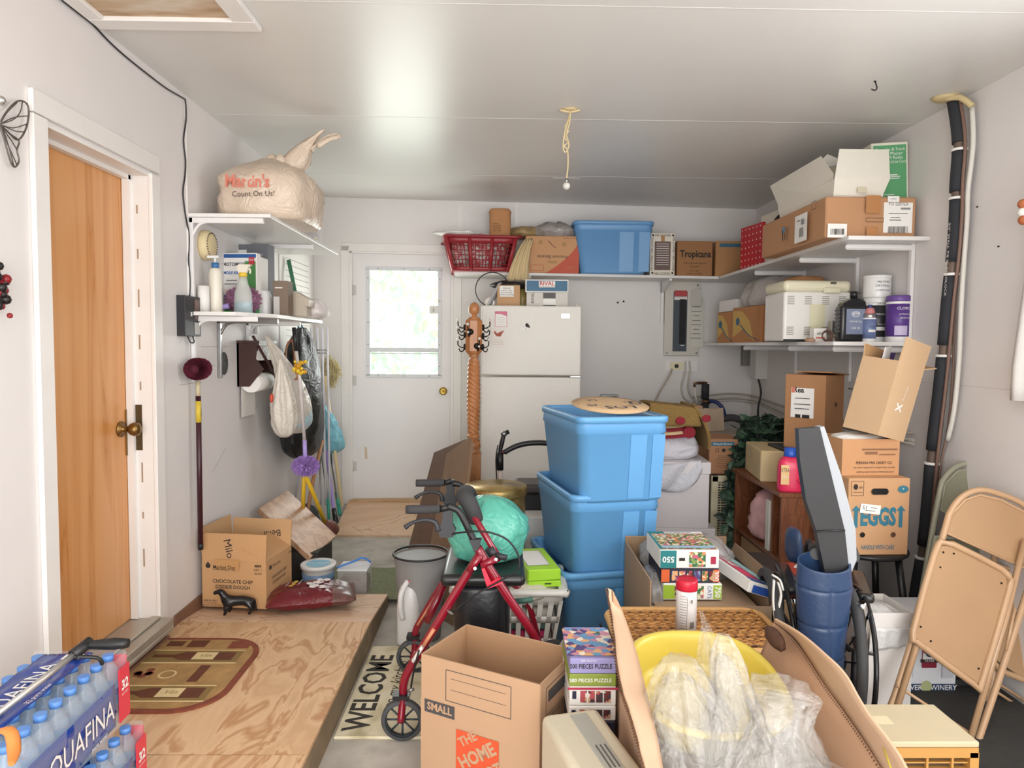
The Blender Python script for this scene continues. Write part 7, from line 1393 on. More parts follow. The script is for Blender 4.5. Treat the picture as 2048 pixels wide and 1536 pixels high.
# brown box with address label, on a white plastic bin
t = T('plastic_bin', 'white plastic storage bin behind the candy carton', 'storage bin', (1.80, 3.80, 0)); xa_ = atY(1612, 900, 3.60).x; xb_ = atY(1715, 900, 3.60).x; zb_ = atY(1650, 905, 3.60).z
b = B(); b.box((1.875, 3.79, zb_/2-.015), (.26, .34, zb_-.03), mat('bin_white', '#dcdada', .35), bev=.02, seg=3); b.obj('bin_body', t, world=True); b = B(); b.box((1.77, 3.79, zb_-.01), (.48, .35, .02), BLACK, bev=.004); b.obj('lid', t, world=True)
h_ = atY(1650, 752, 3.6).z-zb_
t = T('labelled_carton', 'brown carton with a white courier label standing on the white bin', 'cardboard box', ((xa_+xb_)/2-.01, 3.80, zb_+.001), rad(42)); rbx = mat('rea_card', '#ae7f58', .85, var=.05, vs=3)
b = B(); b.box((0, 0, h_/2), (.24, .22, h_), rbx, bev=.003); decals(b, .24, .22, h_, [('L', .45, .62, 'r', .125, .16, PAPER), ('L', .35, .79, 't', 'Rea', .04, INK, {'bold': .03}), ('L', .22, .79, 'r', .02, .03, red), ('L', .45, .68, 'r', .08, .004, INK), ('L', .45, .6, 'r', .09, .004, INK), ('L', .45, .54, 'r', .08, .004, INK), ('L', .35, .44, 'r', .03, .018, INK), ('L', .55, .44, 'r', .04, .018, INK), ('F', .55, .6, 'd', .012, BLACK), ('T', .5, .5, 'r', .24, .003, CARDI)]); b.obj('box_body', t)
b = B(); b.box((.02, -.03, h_+.008), (.22, .20, .006), rbx, rot=(0, rad(4), 0)); b.obj('flap', t)
# ---- folding chairs (each traced in its own leaning plane)
tanm = mat('chair_tan', '#bb9672', .35, coat=.3, var=.06, vs=5); tanp = mat('chair_tan_panel', '#a98561', .4, coat=.2, var=.06, vs=5); grn_ = mat('chair_greygreen', '#9b9a86', .35, coat=.3); grp = mat('chair_greygreen_panel', '#8b8a74', .4, coat=.2)
def atP(px, py, y0, k, dz=0):
    d = ray(px, py); tt = (y0+k*CAM.z-CAM.y)/(d.y-k*d.z); return CAM+d*tt
def fchair(lb, y0, k, m, mp, outer, back, seat, legs, bars, front=.02):
    A = lambda l, e=0: [atP(x, y, y0-e, k) for x, y in l]
    o = A(outer); base = (o[0]+o[-1])/2; t = T('folding_chair', lb, 'folding chair', (base.x, base.y, 0)); t['group'] = 'metal folding chairs leaning on the right wall'
    for q in (o[0], o[-1]): q.z = max(0, q.z)
    b = B(); b.tube(o, .0125, m, 10, k=4); b.obj('frame', t, world=True)
    if back:
        P = A(back); n_ = Vector((0, 1, -k)).normalized(); b = B(); b.prism(P, n_*.006, mp); b.tube(P, .006, m, 6, closed=True); b.obj('backrest', t, world=True)
    if seat:
        P = A(seat, .035); n_ = Vector((0, 1, -k)).normalized(); b = B(); b.prism(P, n_*.01, mp); b.tube(P, .013, m, 10, closed=True, k=2); cc = sum(P, Vector())/len(P)
        for p in P[::2]: b.ball(p.lerp(cc, .16)-n_*.002, .004, DMETAL, 8)
        b.ball(cc.lerp(P[1], .75), .004, DMETAL, 8); b.obj('seat', t, world=True)
    for l in legs:
        P = A(l, front); P[-1].z = max(0, P[-1].z); b = B(); b.tube(P, .0115, m, 10); b.obj('leg', t, world=True)
    if bars:
        for l in bars: P = A(l, front*.5); b = B(); b.tube(P, .006, m, 8); b.obj('cross_bar', t, world=True)
    return t
fchair('tan metal folding chair in front of the others, leaning beside the wine carton', 2.50, .33, tanm, tanp,
       [(1740, 1560), (1790, 1390), (1885, 1075), (1900, 1025), (1925, 993), (1960, 980), (2005, 990), (2048, 1010), (2078, 1045), (2080, 1100), (1950, 1500), (1943, 1535)],
       [(1890, 1066), (1905, 1028), (1930, 1000), (1960, 990), (2002, 1000), (2045, 1022), (2068, 1050), (2062, 1110), (2045, 1134)],
       [(1880, 1085), (1868, 1110), (1826, 1262), (1832, 1282), (1850, 1296), (1948, 1368), (1964, 1362), (2018, 1180), (2018, 1158), (2002, 1138), (1905, 1088)],
       [[(1880, 1110), (1868, 1180), (1780, 1460)], [(2050, 1080), (2010, 1240), (1938, 1490)]],
       [[(1792, 1370), (1856, 1412), (1945, 1470)], [(2030, 1215), (2012, 1300)]])
fchair('tan metal folding chair half hidden at the right edge, behind the front tan chair', 2.78, .30, tanm, tanp,
       [(1975, 1420), (1990, 1300), (1988, 1010), (2000, 985), (2030, 972), (2060, 972), (2120, 1000), (2135, 1060), (2110, 1450)],
       [(1998, 1030), (2003, 995), (2030, 984), (2060, 984), (2115, 1010), (2120, 1120), (2050, 1100)],
       [(1990, 1130), (1965, 1300), (2050, 1360), (2120, 1350), (2130, 1180), (2060, 1150)], [], [[(1930, 1325), (2048, 1400)], [(1935, 1345), (2048, 1420)]])
fchair('grey green metal folding chair farthest back, leaning beside the black pipe', 3.0, .22, grn_, grp,
       [(1815, 1330), (1832, 1250), (1876, 1000), (1890, 955), (1915, 932), (1945, 928), (1990, 938), (2020, 962), (2035, 1000), (2040, 1350)],
       [(1880, 1020), (1890, 968), (1915, 942), (1945, 938), (1985, 948), (2010, 970), (2022, 1010), (2020, 1080), (1950, 1060)],
       [(1872, 1075), (1850, 1240), (1930, 1290), (2010, 1300), (2025, 1110), (1950, 1080)], [], [])
# wine carton and white boxes on floor
c, s_ = pbox(1788, 1912, 1290, 1425, 2.86, .2, 0); w_ = s_[0]
wn_ = mat('wine_white', '#e4e4e8', .5, var=.06, vs=8); nav = mat('wine_navy', '#2c4368', .5)
t = boxthing('wine_carton', 'white wine carton with a red grape logo and blue band on the floor', 'cardboard box', (c.x, 2.97, 0), (w_, .22, .33), wn_, [('F', .5, .06, 'r', w_*.98, .034, nav), ('F', .27, .06, 't', 'OLIVER', .03, PAPER, {'bold': .01}), ('F', .8, .06, 't', 'WINERY', .03, PAPER, {'bold': .01}), ('F', .52, .08, 'd', .024, mat('lime', '#b9bf8a', .5)), ('F', .55, .47, 'r', .06, .075, PAPER), ('F', .55, .47, 'o', .06, .09, .003, mat('wine_red', '#8f2238', .5)), ('F', .55, .36, 'r', .06, .024, MC['wine_red']), ('F', .55, .415, 'r', .075, .014, INK), ('F', .55, .415, 't', 'OLIVER', .013, PAPER), ('F', .55, .52, 'd', .018, MC['marker_navy']), ('F', .48, .55, 'd', .012, MC['wine_red']), ('F', .61, .55, 'd', .012, MC['wine_red']), ('F', .2, .5, 'r', .05, .2, mat('bottle_grey', '#cfd0d6', .5)), ('F', .85, .5, 'r', .05, .2, MC['bottle_grey'])])
c, s_ = pbox(1724, 1818, 1222, 1400, 2.62, .2, 0); zt_ = atY(1770, 1215, 2.75).z
t = T('white_open_box', 'open white box lined with a clear plastic bag beside the wheelchair wheel', 'box', ((atY(1722, 1300, 2.7).x+atY(1822, 1300, 2.7).x)/2, 2.80, 0)); w_ = atY(1822, 1300, 2.7).x-atY(1722, 1300, 2.7).x
carton(t, w_, .22, zt_, mat('open_white', '#e6e0dc', .6), mat('open_white_in', '#dfd9d2', .6), {})
b = B(); b.lump((0, -.0, zt_*.5), [(.9, 0), (1, zt_*.2), (1.0, zt_*.42), (.5, zt_*.5)], w_*.47, .10, crinkle(mat('liner_bag', '#f1efee', .2, alpha=.8, coat=.4), 10), .14, 91, 38, 12, folds=7); b.grid(lambda u, v: Vector((-w_*.48+w_*.95*u, -.115-.004*math.sin(u*20), zt_*(.86-.25*v*(1-.3*u))+.0)), 16, 6, MC['liner_bag'], thick=.002); b.obj('bag_liner', t)
# black clutter in the corner behind
b = B(); b.lump((1.52, 3.05, 0), [(.9, 0), (1, .1), (.9, .24), (.4, .3)], .08, .1, mat('black_cloth', '#1e1c1d', .8), .2, 93, 30, 14); b.thing('black_bundle', 'black crumpled cloth on the floor left of the stool legs', 'bundle', (1.52, 3.05, 0), world=True)
b = B(); b.box((1.83, 2.35, .004), (.62, 1.5, .008), mat('added_dark_sheet', '#3a3937', .85, bump=.4, bs=60, var=.25, vs=9)); b.thing('floor_mat_or_added_sheet', 'thin dark sheet standing in for stained, shaded floor under the folding chairs', 'mat', (1.83, 2.35, 0), world=True)  # added dark sheet in place of stained concrete in the chairs' shade
b = B()
for i in range(6): b.box((2.0, 3.05, .02+i*.035), (.2, .3, .028), mat('black_slat', '#2a2b2b', .6), bev=.004, rot=(0, 0, rad(i*2)))
b.thing('stacked_trays', 'dark stacked trays on the floor behind the folding chairs', 'trays', (2.0, 3.05, 0), world=True)
# ================================================================ foreground
# ---- rollator walker
RN, RF = 2.50, 3.02
P_ = lambda px, py, Y: atY(px, py, Y)
rdf = mat('rollator_red', '#8a1128', .22, coat=.6); fo = mat('grip_foam', '#3b3a3c', .8); bkp = mat('bracket_black', '#303136', .5)
t = T('rollator', 'burgundy rollator walker with black hand brakes, seat and pouch', 'walker', (.02, 2.75, 0))
def wheel(c, r, nm='wheel', ax=(0, 1, 0), wd=.028, sp=8):
    c = Vector(c); q = Vector(ax).to_track_quat('Z', 'Y').to_matrix().to_4x4(); M = Matrix.Translation(c) @ q
    b = B(); b.lathe([(r*.82, -wd/2), (r*.96, -wd/2), (r, -wd*.3), (r, wd*.3), (r*.96, wd/2), (r*.82, wd/2), (r*.82, -wd/2)], mat('tyre_grey', '#4a4b4c', .7), 40, M=M)
    b.lathe([(r*.76, -wd*.35), (r*.84, -wd*.35), (r*.84, wd*.35), (r*.76, wd*.35), (r*.76, -wd*.35)], mat('hub_slate', '#2f353d', .5), 40, M=M); b.lathe([(0, -wd*.6), (r*.12, -wd*.6), (r*.15, -wd*.4), (r*.15, wd*.4), (r*.12, wd*.6), (0, wd*.6)], MC['hub_slate'], 20, M=M)
    for k in range(sp): a = 2*PI*k/sp; b.tube([M @ Vector((r*.1*math.cos(a), r*.1*math.sin(a), 0)), M @ Vector((r*.78*math.cos(a), r*.78*math.sin(a), 0))], r*.05, MC['hub_slate'], 6)
    return b.obj(nm, t, world=True)
w1 = P_(805, 1452, RN); w1.z = .078; wheel(w1, .077); w2 = P_(828, 1312, RF); w2.z = .078; wheel(w2, .077)
w3 = P_(1108, 1425, RN+.03); w3.z = .078; wheel((w3.x, RN+.03, .078), .077); w4 = P_(1108, 1320, RF); wheel((w4.x, RF, .078), .077)
# near side frame
b = B(); fork = [P_(807, 1392, RN), P_(803, 1402, RN)]
b.tube([Vector((w1.x-.004, RN-.022, w1.z)), P_(806, 1395, RN), P_(807, 1370, RN), P_(815, 1345, RN), P_(845, 1295, RN), P_(915, 1180, RN), P_(957, 1112, RN)], [.013, .015, .016, .016, .016, .016], rdf, 12, k=4)
b.tube([P_(955, 1095, RN), P_(975, 1130, RN), P_(1020, 1200, RN), P_(1062, 1262, RN), P_(1085, 1320, RN), Vector((w3.x, RN-.0, .1))], .0165, rdf, 12, k=3)
b.tube([P_(895, 1012, RN), P_(915, 1020, RN), P_(928, 1040, RN), P_(945, 1075, RN), P_(962, 1105, RN)], .0125, BLACK, 12, k=4); b.obj('side_frame', t, world=True)
b = B(); b.tube([P_(962, 1108, RN-.01), P_(938, 1142, RN-.01)], .021, rdf, 8, flat=.7); b.tube([P_(962, 1130, RN-.012), P_(992, 1118, RN-.012)], .02, rdf, 8, flat=.7)
for q in ((950, 1137), (992, 1119)): b.cyl(P_(*q, RN-.03), P_(*q, RN-.01), .006, METAL, 10)
b.obj('hinge_bracket', t, world=True)
# far side frame
b = B(); b.tube([Vector((w2.x-.004, RF-.02, w2.z)), P_(830, 1300, RF), P_(831, 1265, RF), P_(842, 1240, RF), P_(880, 1175, RF), P_(935, 1095, RF), P_(950, 1070, RF)], .0155, rdf, 12, k=4)
b.tube([P_(935, 1080, RF), P_(985, 1130, RF), P_(1038, 1178, RF), P_(1062, 1225, RF), P_(1080, 1290, RF), Vector((w4.x, RF, .1))], .0155, rdf, 12, k=4)
b.tube([P_(905, 967, RF), P_(920, 970, RF), P_(935, 990, RF), P_(950, 1060, RF)], .0125, BLACK, 12, k=4); b.obj('side_frame', t, world=True)
# padded backrest bar + uprights
b = B(); b.tube([P_(952, 1040, RN+.08), P_(940, 1010, RN+.06), P_(928, 990, RN+.12), P_(937, 985, RF-.1), P_(948, 1003, RF-.04)], [.028, .032, .032, .03, .026], fo, 14, k=5); b.obj('backrest_bar', t, world=True)
b = B(); b.tube([P_(946, 1030, RN+.05), P_(985, 1095, RN+.05), P_(1000, 1120, RN+.05)], .0125, rdf, 10); b.obj('backrest_strut', t, world=True); b = B(); b.tube([P_(950, 1000, RF-.04), P_(990, 1040, RF-.04), P_(1010, 1090, RF-.04)], .0125, rdf, 10); b.obj('backrest_strut', t, world=True); b = B(); b.tube([P_(978, 1095, RN+.05), P_(992, 1115, RN+.05)], .02, bkp, 10); b.tube([P_(990, 1110, RN+.04), P_(1014, 1116, RN+.04)], .012, bkp, 8); b.obj('strut_clamp', t, world=True)
# handles with brakes
for Y, dx, dy in ((RN, 0, 0), (RF, 19, -52)):
    q = lambda x, y: P_(x+dx*(1 if Y == RF else 0), y+dy, Y)
    if Y == RF: q = lambda x, y: P_(832+(x-812)*.83, 967+(y-1020)*.83, RF)
    b = B(); b.tube([q(812, 1019), q(822, 1019), q(880, 1018)], [.0155, .0165, .0155], fo, 12); b.tube([q(880, 1018), q(897, 1014)], .0125, BLACK, 10); b.obj('hand_grip', t, world=True)
    b = B(); b.prism([q(884, 1012), q(905, 1012), q(905, 1048), q(912, 1060), q(906, 1075), q(878, 1075), q(877, 1058), q(885, 1040)], (0, .022, 0), bkp); b.tube([q(876, 1062), q(870, 1045), q(850, 1040), q(826, 1045), q(810, 1055)], [.009, .008, .006, .0055, .008], bkp, 8, k=4, flat=1.2); b.obj('brake_lever', t, world=True)
b = B(); b.tube([P_(905, 1068, RN), P_(930, 1064, RN-.03), P_(975, 1064, RN-.05), P_(1015, 1080, RN-.05), P_(1037, 1112, RN-.05), P_(1035, 1140, RN-.05), P_(1000, 1162, RN-.04), P_(950, 1190, RN-.03), P_(905, 1225, RN-.02)], .0035, BLACK, 6, k=5); b.tube([P_(960, 1002, RF-.1), P_(990, 1003, RF-.1), P_(1015, 1018, RF-.1), P_(1026, 1040, RF-.1)], .0035, BLACK, 6, k=4); b.tube([P_(838, 1300, RN-.03), P_(826, 1350, RN-.03), P_(822, 1375, RN-.03)], .0035, BLACK, 6, k=3); b.obj('brake_cable', t, world=True)
b = B(); b.prism([P_(938, 1080, RN-.02), P_(963, 1080, RN-.02), P_(956, 1100, RN-.02), P_(948, 1104, RN-.02)], (0, .03, 0), bkp); b.obj('cable_guide', t, world=True)
b = B(); pkc = mat('clip_red', '#e0304a', .35); b.prism([P_(963, 1138, RN-.025), P_(969, 1136, RN-.025), P_(982, 1165, RN-.025), P_(1000, 1155, RN-.025), P_(1003, 1168, RN-.025), P_(975, 1178, RN-.025)], (0, .03, 0), pkc); b.obj('seat_clip', t, world=True, label='bright pinkish red clip')
b = B(); b.prism([P_(893, 1220, RN-.02), P_(908, 1224, RN-.02), P_(905, 1230, RN-.02), P_(897, 1226, RN-.02)], (0, .012, 0), METAL); b.box((w1.x-.003, RN, w1.z+.092), (.06, .05, .014), BLACK); b.tube([P_(815, 1382, RN-.03), P_(828, 1378, RN-.03)], .006, METAL, 6); b.box((w2.x-.003, RF, w2.z+.092), (.055, .05, .014), BLACK); b.obj('brake_pad', t, world=True)
b = B(); b.tube([P_(848, 1290, RN-.017), P_(868, 1258, RN-.017)], .0145, mat('reflector_orange', '#e69a72', .4), 6, flat=.5); b.obj('reflector_strip', t, world=True); b = B(); b.tube([P_(826, 1322, RN-.017), P_(846, 1292, RN-.017)], .0145, PAPER, 6, flat=.5); b.obj('reflector_strip', t, world=True); b = B(); b.tube([P_(835, 1250, RF-.017), P_(870, 1195, RF-.017)], .010, MC['reflector_orange'], 6, flat=.5); b.obj('reflector_strip', t, world=True)
b = B(); b.tube([P_(888, 1172, RF-.1), P_(862, 1225, RF-.1), P_(855, 1245, RF-.1)], [.014, .02, .014], rdf, 10); b.obj('folding_arm', t, world=True)
# seat
s0 = P_(882, 1165, 2.62); s1 = P_(1050, 1165, 2.62); sz_ = P_(960, 1172, RN+.08).z
b = B(); b.box(((s0.x+s1.x)/2, 2.77, sz_+.02), (s1.x-s0.x, .40, .045), mat('seat_vinyl', '#222222', .3), bev=.02, seg=4); b.obj('seat', t, world=True)
b = B(); pa, pb_ = P_(905, 1190, 2.58), P_(1020, 1190, 2.58); b.lump(((pa.x+pb_.x)/2, 2.74, .20), [(.85, 0), (.95, .03), (1, .12), (1, .25), (.97, sz_-.215)], (pb_.x-pa.x)/2, .14, mat('pouch_nylon', '#1c1d21', .35, bump=.2, bs=30), .05, 97, 36, 12, sq=4); b.obj('pouch', t, world=True)
# turquoise bag on seat
tq = crinkle(mat('turquoise_bag', '#62bda9', .25, alpha=.93, coat=.3), 8, 1); t2 = T('turquoise_bag', 'full turquoise plastic bag sitting on the rollator seat', 'plastic bag', ((s0.x+s1.x)/2, 2.78, sz_+.045)); bx = P_(975, 1090, 2.78)
b = B(); b.lump((bx.x, 2.80, sz_+.044), [(.6, 0), (.85, .02), (1, .08), (1, .14), (.8, .195), (.45, .235), (.2, .25)], .16, .15, tq, .10, 99, 54, 26, folds=9, fa=.04); b.obj('bag_body', t2, world=True)
b = B(); h0 = P_(1000, 1040, 2.78); b.tube([P_(982, 1052, 2.76), P_(985, 1030, 2.76), P_(1000, 1020, 2.76), P_(1012, 1030, 2.76), P_(1015, 1055, 2.76)], [.02, .014, .014, .014, .022], tq, 8, k=4, flat=.5); b.tube([P_(962, 1050, 2.80), P_(948, 1020, 2.80), P_(945, 1010, 2.82)], [.03, .02, .012], tq, 8, k=3, flat=.5); b.obj('bag_handle', t2, world=True)
# ---- waste basket (black mesh with white liner)
t = T('wastebasket', 'black mesh wastebasket with white liner bag beside the vinegar jug', 'wastebasket', (-.39, 3.42, 0)); r = .135; hh = .42
b = B(); msh = mat('wire_mesh', '#8d8a88', .5, alpha=.82); b.lathe([(r*.72, 0), (r*.73, .005), (r*.97, hh-.01)], msh, 40); b.tube([(r*math.cos(a*PI/20), r*math.sin(a*PI/20), hh) for a in range(40)], .006, BLACK, 8, closed=True); b.obj('basket_body', t)
b = B(); b.lump((0, 0, .02), [(.70, 0), (.75, .1), (.86, .3), (.9, .36), (.5, .375)], r, r, mat('liner_white', '#eceae7', .5), .03, 5, 36, 14); b.obj('liner_bag', t)
# ---- vinegar jug
t = T('vinegar_jug', 'white plastic jug with red cap standing on the concrete beside the ramp', 'jug', (-.43, 3.36, 0), rad(-15)); jm = mat('jug_white', '#e4e1df', .3, alpha=.97); hj = .325
b = B(); b.lump((0, 0, 0), [(.9, 0), (1, .01), (1, .15), (.97, .2), (.85, .26), (.55, .305), (.3, hj)], .060, .075, jm, .0, 2, 36, 20, sq=3.2); b.tube([(-.0, -.045, hj-.01), (-.015, -.085, hj-.06), (-.015, -.095, hj-.12), (-.01, -.08, .14)], .013, jm, 10, k=4); b.obj('jug_body', t)
b = B(); b.cyl((.01, -.03, hj-.03), (.01, -.035, hj), .021, redb, 20); b.ball((.02, .03, hj-.01), .015, redb, 10); b.obj('cap', t)
# ---- welcome mat
t = T('welcome_mat', 'cream welcome mat with black lettering on the concrete beside the platform', 'doormat', (-.42, 2.88, 0)); wmm = pmix('mat_cream2', ['#b5a988', '#ddd1b2', '#e9dfc4', '#cfc3a2'], 6, .95, bump=.3)
b = B(); b.box((-.36, 2.89, .006), (.49, .78, .012), wmm, bev=.004); b.obj('mat_body', t, world=True)
b = B(); X = Matrix.Translation((-.53, 2.86, .0128)) @ Matrix.Rotation(rad(90), 4, 'Z'); ink2 = mat('mat_ink', '#3a342d', .9)
b.text(X, 'WELCOME', .14, ink2, wmax=.64, bold=.02)
# slab serifs on the stems
b.text(X @ Matrix.Translation((.05, -.095, 0)), 'to my kitchen', .07, ink2, wmax=.40, shear=.35)
for i in range(7): b.prism([(-.30-.015*(i % 2), 2.60+i*.08, .0125), (-.28, 2.63+i*.08, .0125), (-.20, 2.62+i*.08, .0125), (-.20, 2.605+i*.08, .0125)], (0, 0, .0008), (ink2, mat('mat_green', '#76784a', .9), mat('mat_brown', '#7d6a52', .9))[i % 3])
b.obj('mat_print', t, world=True)
# ---- home improvement store carton
hd = mat('hd_card', '#bd9878', .85, var=.03, vs=3); hdi = mat('hd_inside', '#b28b68', .9, var=.04, vs=3); og = mat('hd_orange', '#d9552f', .6); dgk = mat('hd_dark', '#4a4747', .7)
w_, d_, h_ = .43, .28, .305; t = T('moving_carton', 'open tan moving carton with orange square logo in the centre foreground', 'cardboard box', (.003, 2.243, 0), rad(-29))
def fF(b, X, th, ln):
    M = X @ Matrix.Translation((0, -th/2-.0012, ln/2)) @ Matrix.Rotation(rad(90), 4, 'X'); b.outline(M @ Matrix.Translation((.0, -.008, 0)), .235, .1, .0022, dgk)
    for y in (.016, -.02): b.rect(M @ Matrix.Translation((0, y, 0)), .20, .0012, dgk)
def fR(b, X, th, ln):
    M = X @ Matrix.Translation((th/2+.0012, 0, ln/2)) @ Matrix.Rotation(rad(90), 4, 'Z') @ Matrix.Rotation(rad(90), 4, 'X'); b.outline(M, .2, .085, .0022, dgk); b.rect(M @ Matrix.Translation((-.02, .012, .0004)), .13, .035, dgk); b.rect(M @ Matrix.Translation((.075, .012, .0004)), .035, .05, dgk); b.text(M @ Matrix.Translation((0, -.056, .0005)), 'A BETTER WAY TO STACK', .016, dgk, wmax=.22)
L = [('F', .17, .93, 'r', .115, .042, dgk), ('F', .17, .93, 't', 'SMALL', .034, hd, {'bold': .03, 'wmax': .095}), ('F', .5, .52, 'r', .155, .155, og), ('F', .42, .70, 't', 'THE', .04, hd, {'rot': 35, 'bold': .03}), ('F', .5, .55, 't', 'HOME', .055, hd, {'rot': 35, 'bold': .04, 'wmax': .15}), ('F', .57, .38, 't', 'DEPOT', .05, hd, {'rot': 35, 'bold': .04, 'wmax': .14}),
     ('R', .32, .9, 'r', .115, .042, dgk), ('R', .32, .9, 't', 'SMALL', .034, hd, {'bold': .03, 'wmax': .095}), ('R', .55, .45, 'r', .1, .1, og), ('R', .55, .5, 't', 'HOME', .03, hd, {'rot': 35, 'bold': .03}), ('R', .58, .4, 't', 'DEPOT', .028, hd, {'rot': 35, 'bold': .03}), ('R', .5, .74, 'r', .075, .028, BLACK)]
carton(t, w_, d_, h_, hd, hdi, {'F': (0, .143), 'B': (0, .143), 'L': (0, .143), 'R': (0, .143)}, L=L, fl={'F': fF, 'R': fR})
# ---- white laundry basket with folded clothes and green box
lx = P_(1070, 1230, 2.95); wlb = mat('basket_white', '#e9e4dd', .35)
t = T('laundry_basket', 'white plastic laundry basket full of clothes behind the rollator', 'laundry basket', (.14, 3.17, 0)); bw0, bw1, bd0, bd1, hb = .36, .48, .26, .34, .37
lbx = P_(1128, 1195, 2.99).x-bw1/2
def Pb(side, u, v):
    ww = bw0+(bw1-bw0)*v; dd = bd0+(bd1-bd0)*v; q = {'F': (u*ww/2, -dd/2, v*hb), 'B': (-u*ww/2, dd/2, v*hb), 'R': (ww/2, u*dd/2, v*hb), 'L': (-ww/2, -u*dd/2, v*hb)}[side]; return Vector((lbx+q[0], 3.17+q[1], q[2]+.002))
b = B()
for sd, n in (('F', 10), ('B', 10), ('L', 6), ('R', 6)):
    for v0, v1 in ((0, .12), (.34, .42), (.62, .70), (.85, 1.0)): b.grid(lambda a, c_: Pb(sd, -1+2*a, v0+(v1-v0)*c_), 8, 1, wlb, thick=.004)
    for i in range(n+1): u = -1+2*i/n; b.prism([Pb(sd, max(-1, u-.05), .05), Pb(sd, min(1, u+.05), .05), Pb(sd, min(1, u+.05), .9), Pb(sd, max(-1, u-.05), .9)], (0, .004 if sd in 'FB' else 0, 0) if sd in 'FB' else (.004, 0, 0), wlb)
b.box((lbx, 3.17, .006), (bw0, bd0, .008), wlb); b.obj('basket_body', t, world=True)
b = B(); b.tube([Pb(s, u, 1) for s, u in (('F', -.93), ('F', .93), ('R', -.9), ('R', .9), ('B', -.93), ('B', .93), ('L', -.9), ('L', .9))], .024, wlb, 8, closed=True, k=3, flat=.7); b.obj('rim', t, world=True)
t = T('folded_clothes', 'pink, maroon and teal clothes inside the white laundry basket', 'clothes', (lbx, 3.17, .02))
for i, (c_, h2) in enumerate((('#b8345c', .06), ('#8a2a42', .05), ('#d0416b', .06), ('#6f8f86', .05), ('#cfc9bd', .06), ('#e4ded2', .05))):
    b = B(); z = .02+i*.055; b.box((lbx, 3.17, z+.026), (bw0-.03+i*.015, bd0-.03+i*.01, .05), mat('cloth_%d' % i, c_, .9, bump=.4, bs=20), bev=.02, seg=3); b.obj('garment', t, world=True)
b = B(); b.lump((lbx+.04, 3.08, hb-.03), [(.9, 0), (1, .02), (.7, .05), (.3, .055)], .17, .11, mat('cream_garment', '#ddd5c3', .9), .2, 102, 34, 8, folds=8, fa=.08); b.thing('cream_garment', 'cream crumpled garment on the near side of the white laundry basket', 'clothes', (lbx, 3.08, hb-.03), world=True)
c = P_(1075, 1150, 2.95); b = B(); b.tube([P_(1030, 1203, 2.86), P_(1066, 1199, 2.86)], .012, mat('teal_green', '#4a7468', .5), 10); b.thing('green_tube', 'short dark green rod lying at the front rim of the white laundry basket', 'rod', P_(1048, 1201, 2.86), world=True)
lg = mat('lime_green', '#aee23b', .45); g0 = P_(1078, 1145, 2.98)
for k, (nm, lb, zz_, hh_, dx, rz_) in enumerate((('lime_box', 'thin lime green box directly on the laundry basket', hb+.01, .028, .012, -12), ('lime_box', 'lime green box with white window panel on top of the thinner green box', hb+.04, .05, 0, -8))):
    b = B(); b.box((0, 0, hh_/2), (.15, .33, hh_), lg, bev=.004)
    if k: b.rect(FM(.15, .33, hh_, 'T', .42, .52), .10, .22, PAPER); b.outline(FM(.15, .33, hh_, 'T', .42, .52, .002), .10, .22, .004, mat('grey_line', '#b8bdb5', .5))
    else: b.rect(FM(.15, .33, hh_, 'F', .6, .6), .03, .005, INK)
    b.thing(nm, lb, 'box', (P_(1075, 1130, 3.1).x+dx, 3.21, zz_), rad(rz_+18))
# ---- puzzle box stack left of the big carton
def puz(lb, x0, x1, zc0, h2, Yf, cols, L, rz=0, d=.2, nm='puzzle_box', m=None):
    a = P_(x0, 1400, Yf).x; c_ = P_(x1, 1400, Yf).x; w2 = c_-a
    return boxthing(nm, lb, 'puzzle box', ((a+c_)/2, Yf+d/2, zc0), (w2, d, h2), m or cols, L, rz)
YP = 2.02; zc = lambda y: P_(1190, y, YP).z
img = pmix('puzzle_picture', ['#5b4a7d', '#e8b07a', '#6f9dc4', '#c98a9a', '#efe3d0', '#4f6a4a'], 50, .5, kind='v'); img2 = pmix('puzzle_picture_red', ['#7a2a2e', '#c9a07a', '#4a3a3c', '#b5525a', '#e0cfc0'], 70, .5, kind='v')
lav = mat('puz_lavender', '#9a93c4', .5); olv = mat('puz_olive', '#8a9a3c', .5); rdp = mat('puz_red', '#b02a4a', .5); dkp = mat('puz_dark', '#2f3145', .5); crp = mat('puz_crimson', '#9c2238', .5)
levels = [(1536+40, 1478, 'bottom crimson puzzle box of the pile left of the big open carton', crp, 'spectacular', PAPER), (1478, 1442, 'dark navy puzzle box, second from the bottom of the pile', dkp, 'MASTER', PAPER), (1442, 1412, 'white puzzle box with small dark pictures, third from the bottom of the pile', PAPER, '', INK), (1412, 1373, 'white puzzle box with red edge and small pictures in the middle of the pile', PAPER, '', INK), (1373, 1348, 'olive green puzzle box under the lavender one', olv, '500 PIECES PUZZLE', PAPER), (1348, 1317, 'lavender puzzle box with lighthouse picture on top of the pile', lav, '500 PIECES PUZZLE', INK)]
zb0 = 0.0
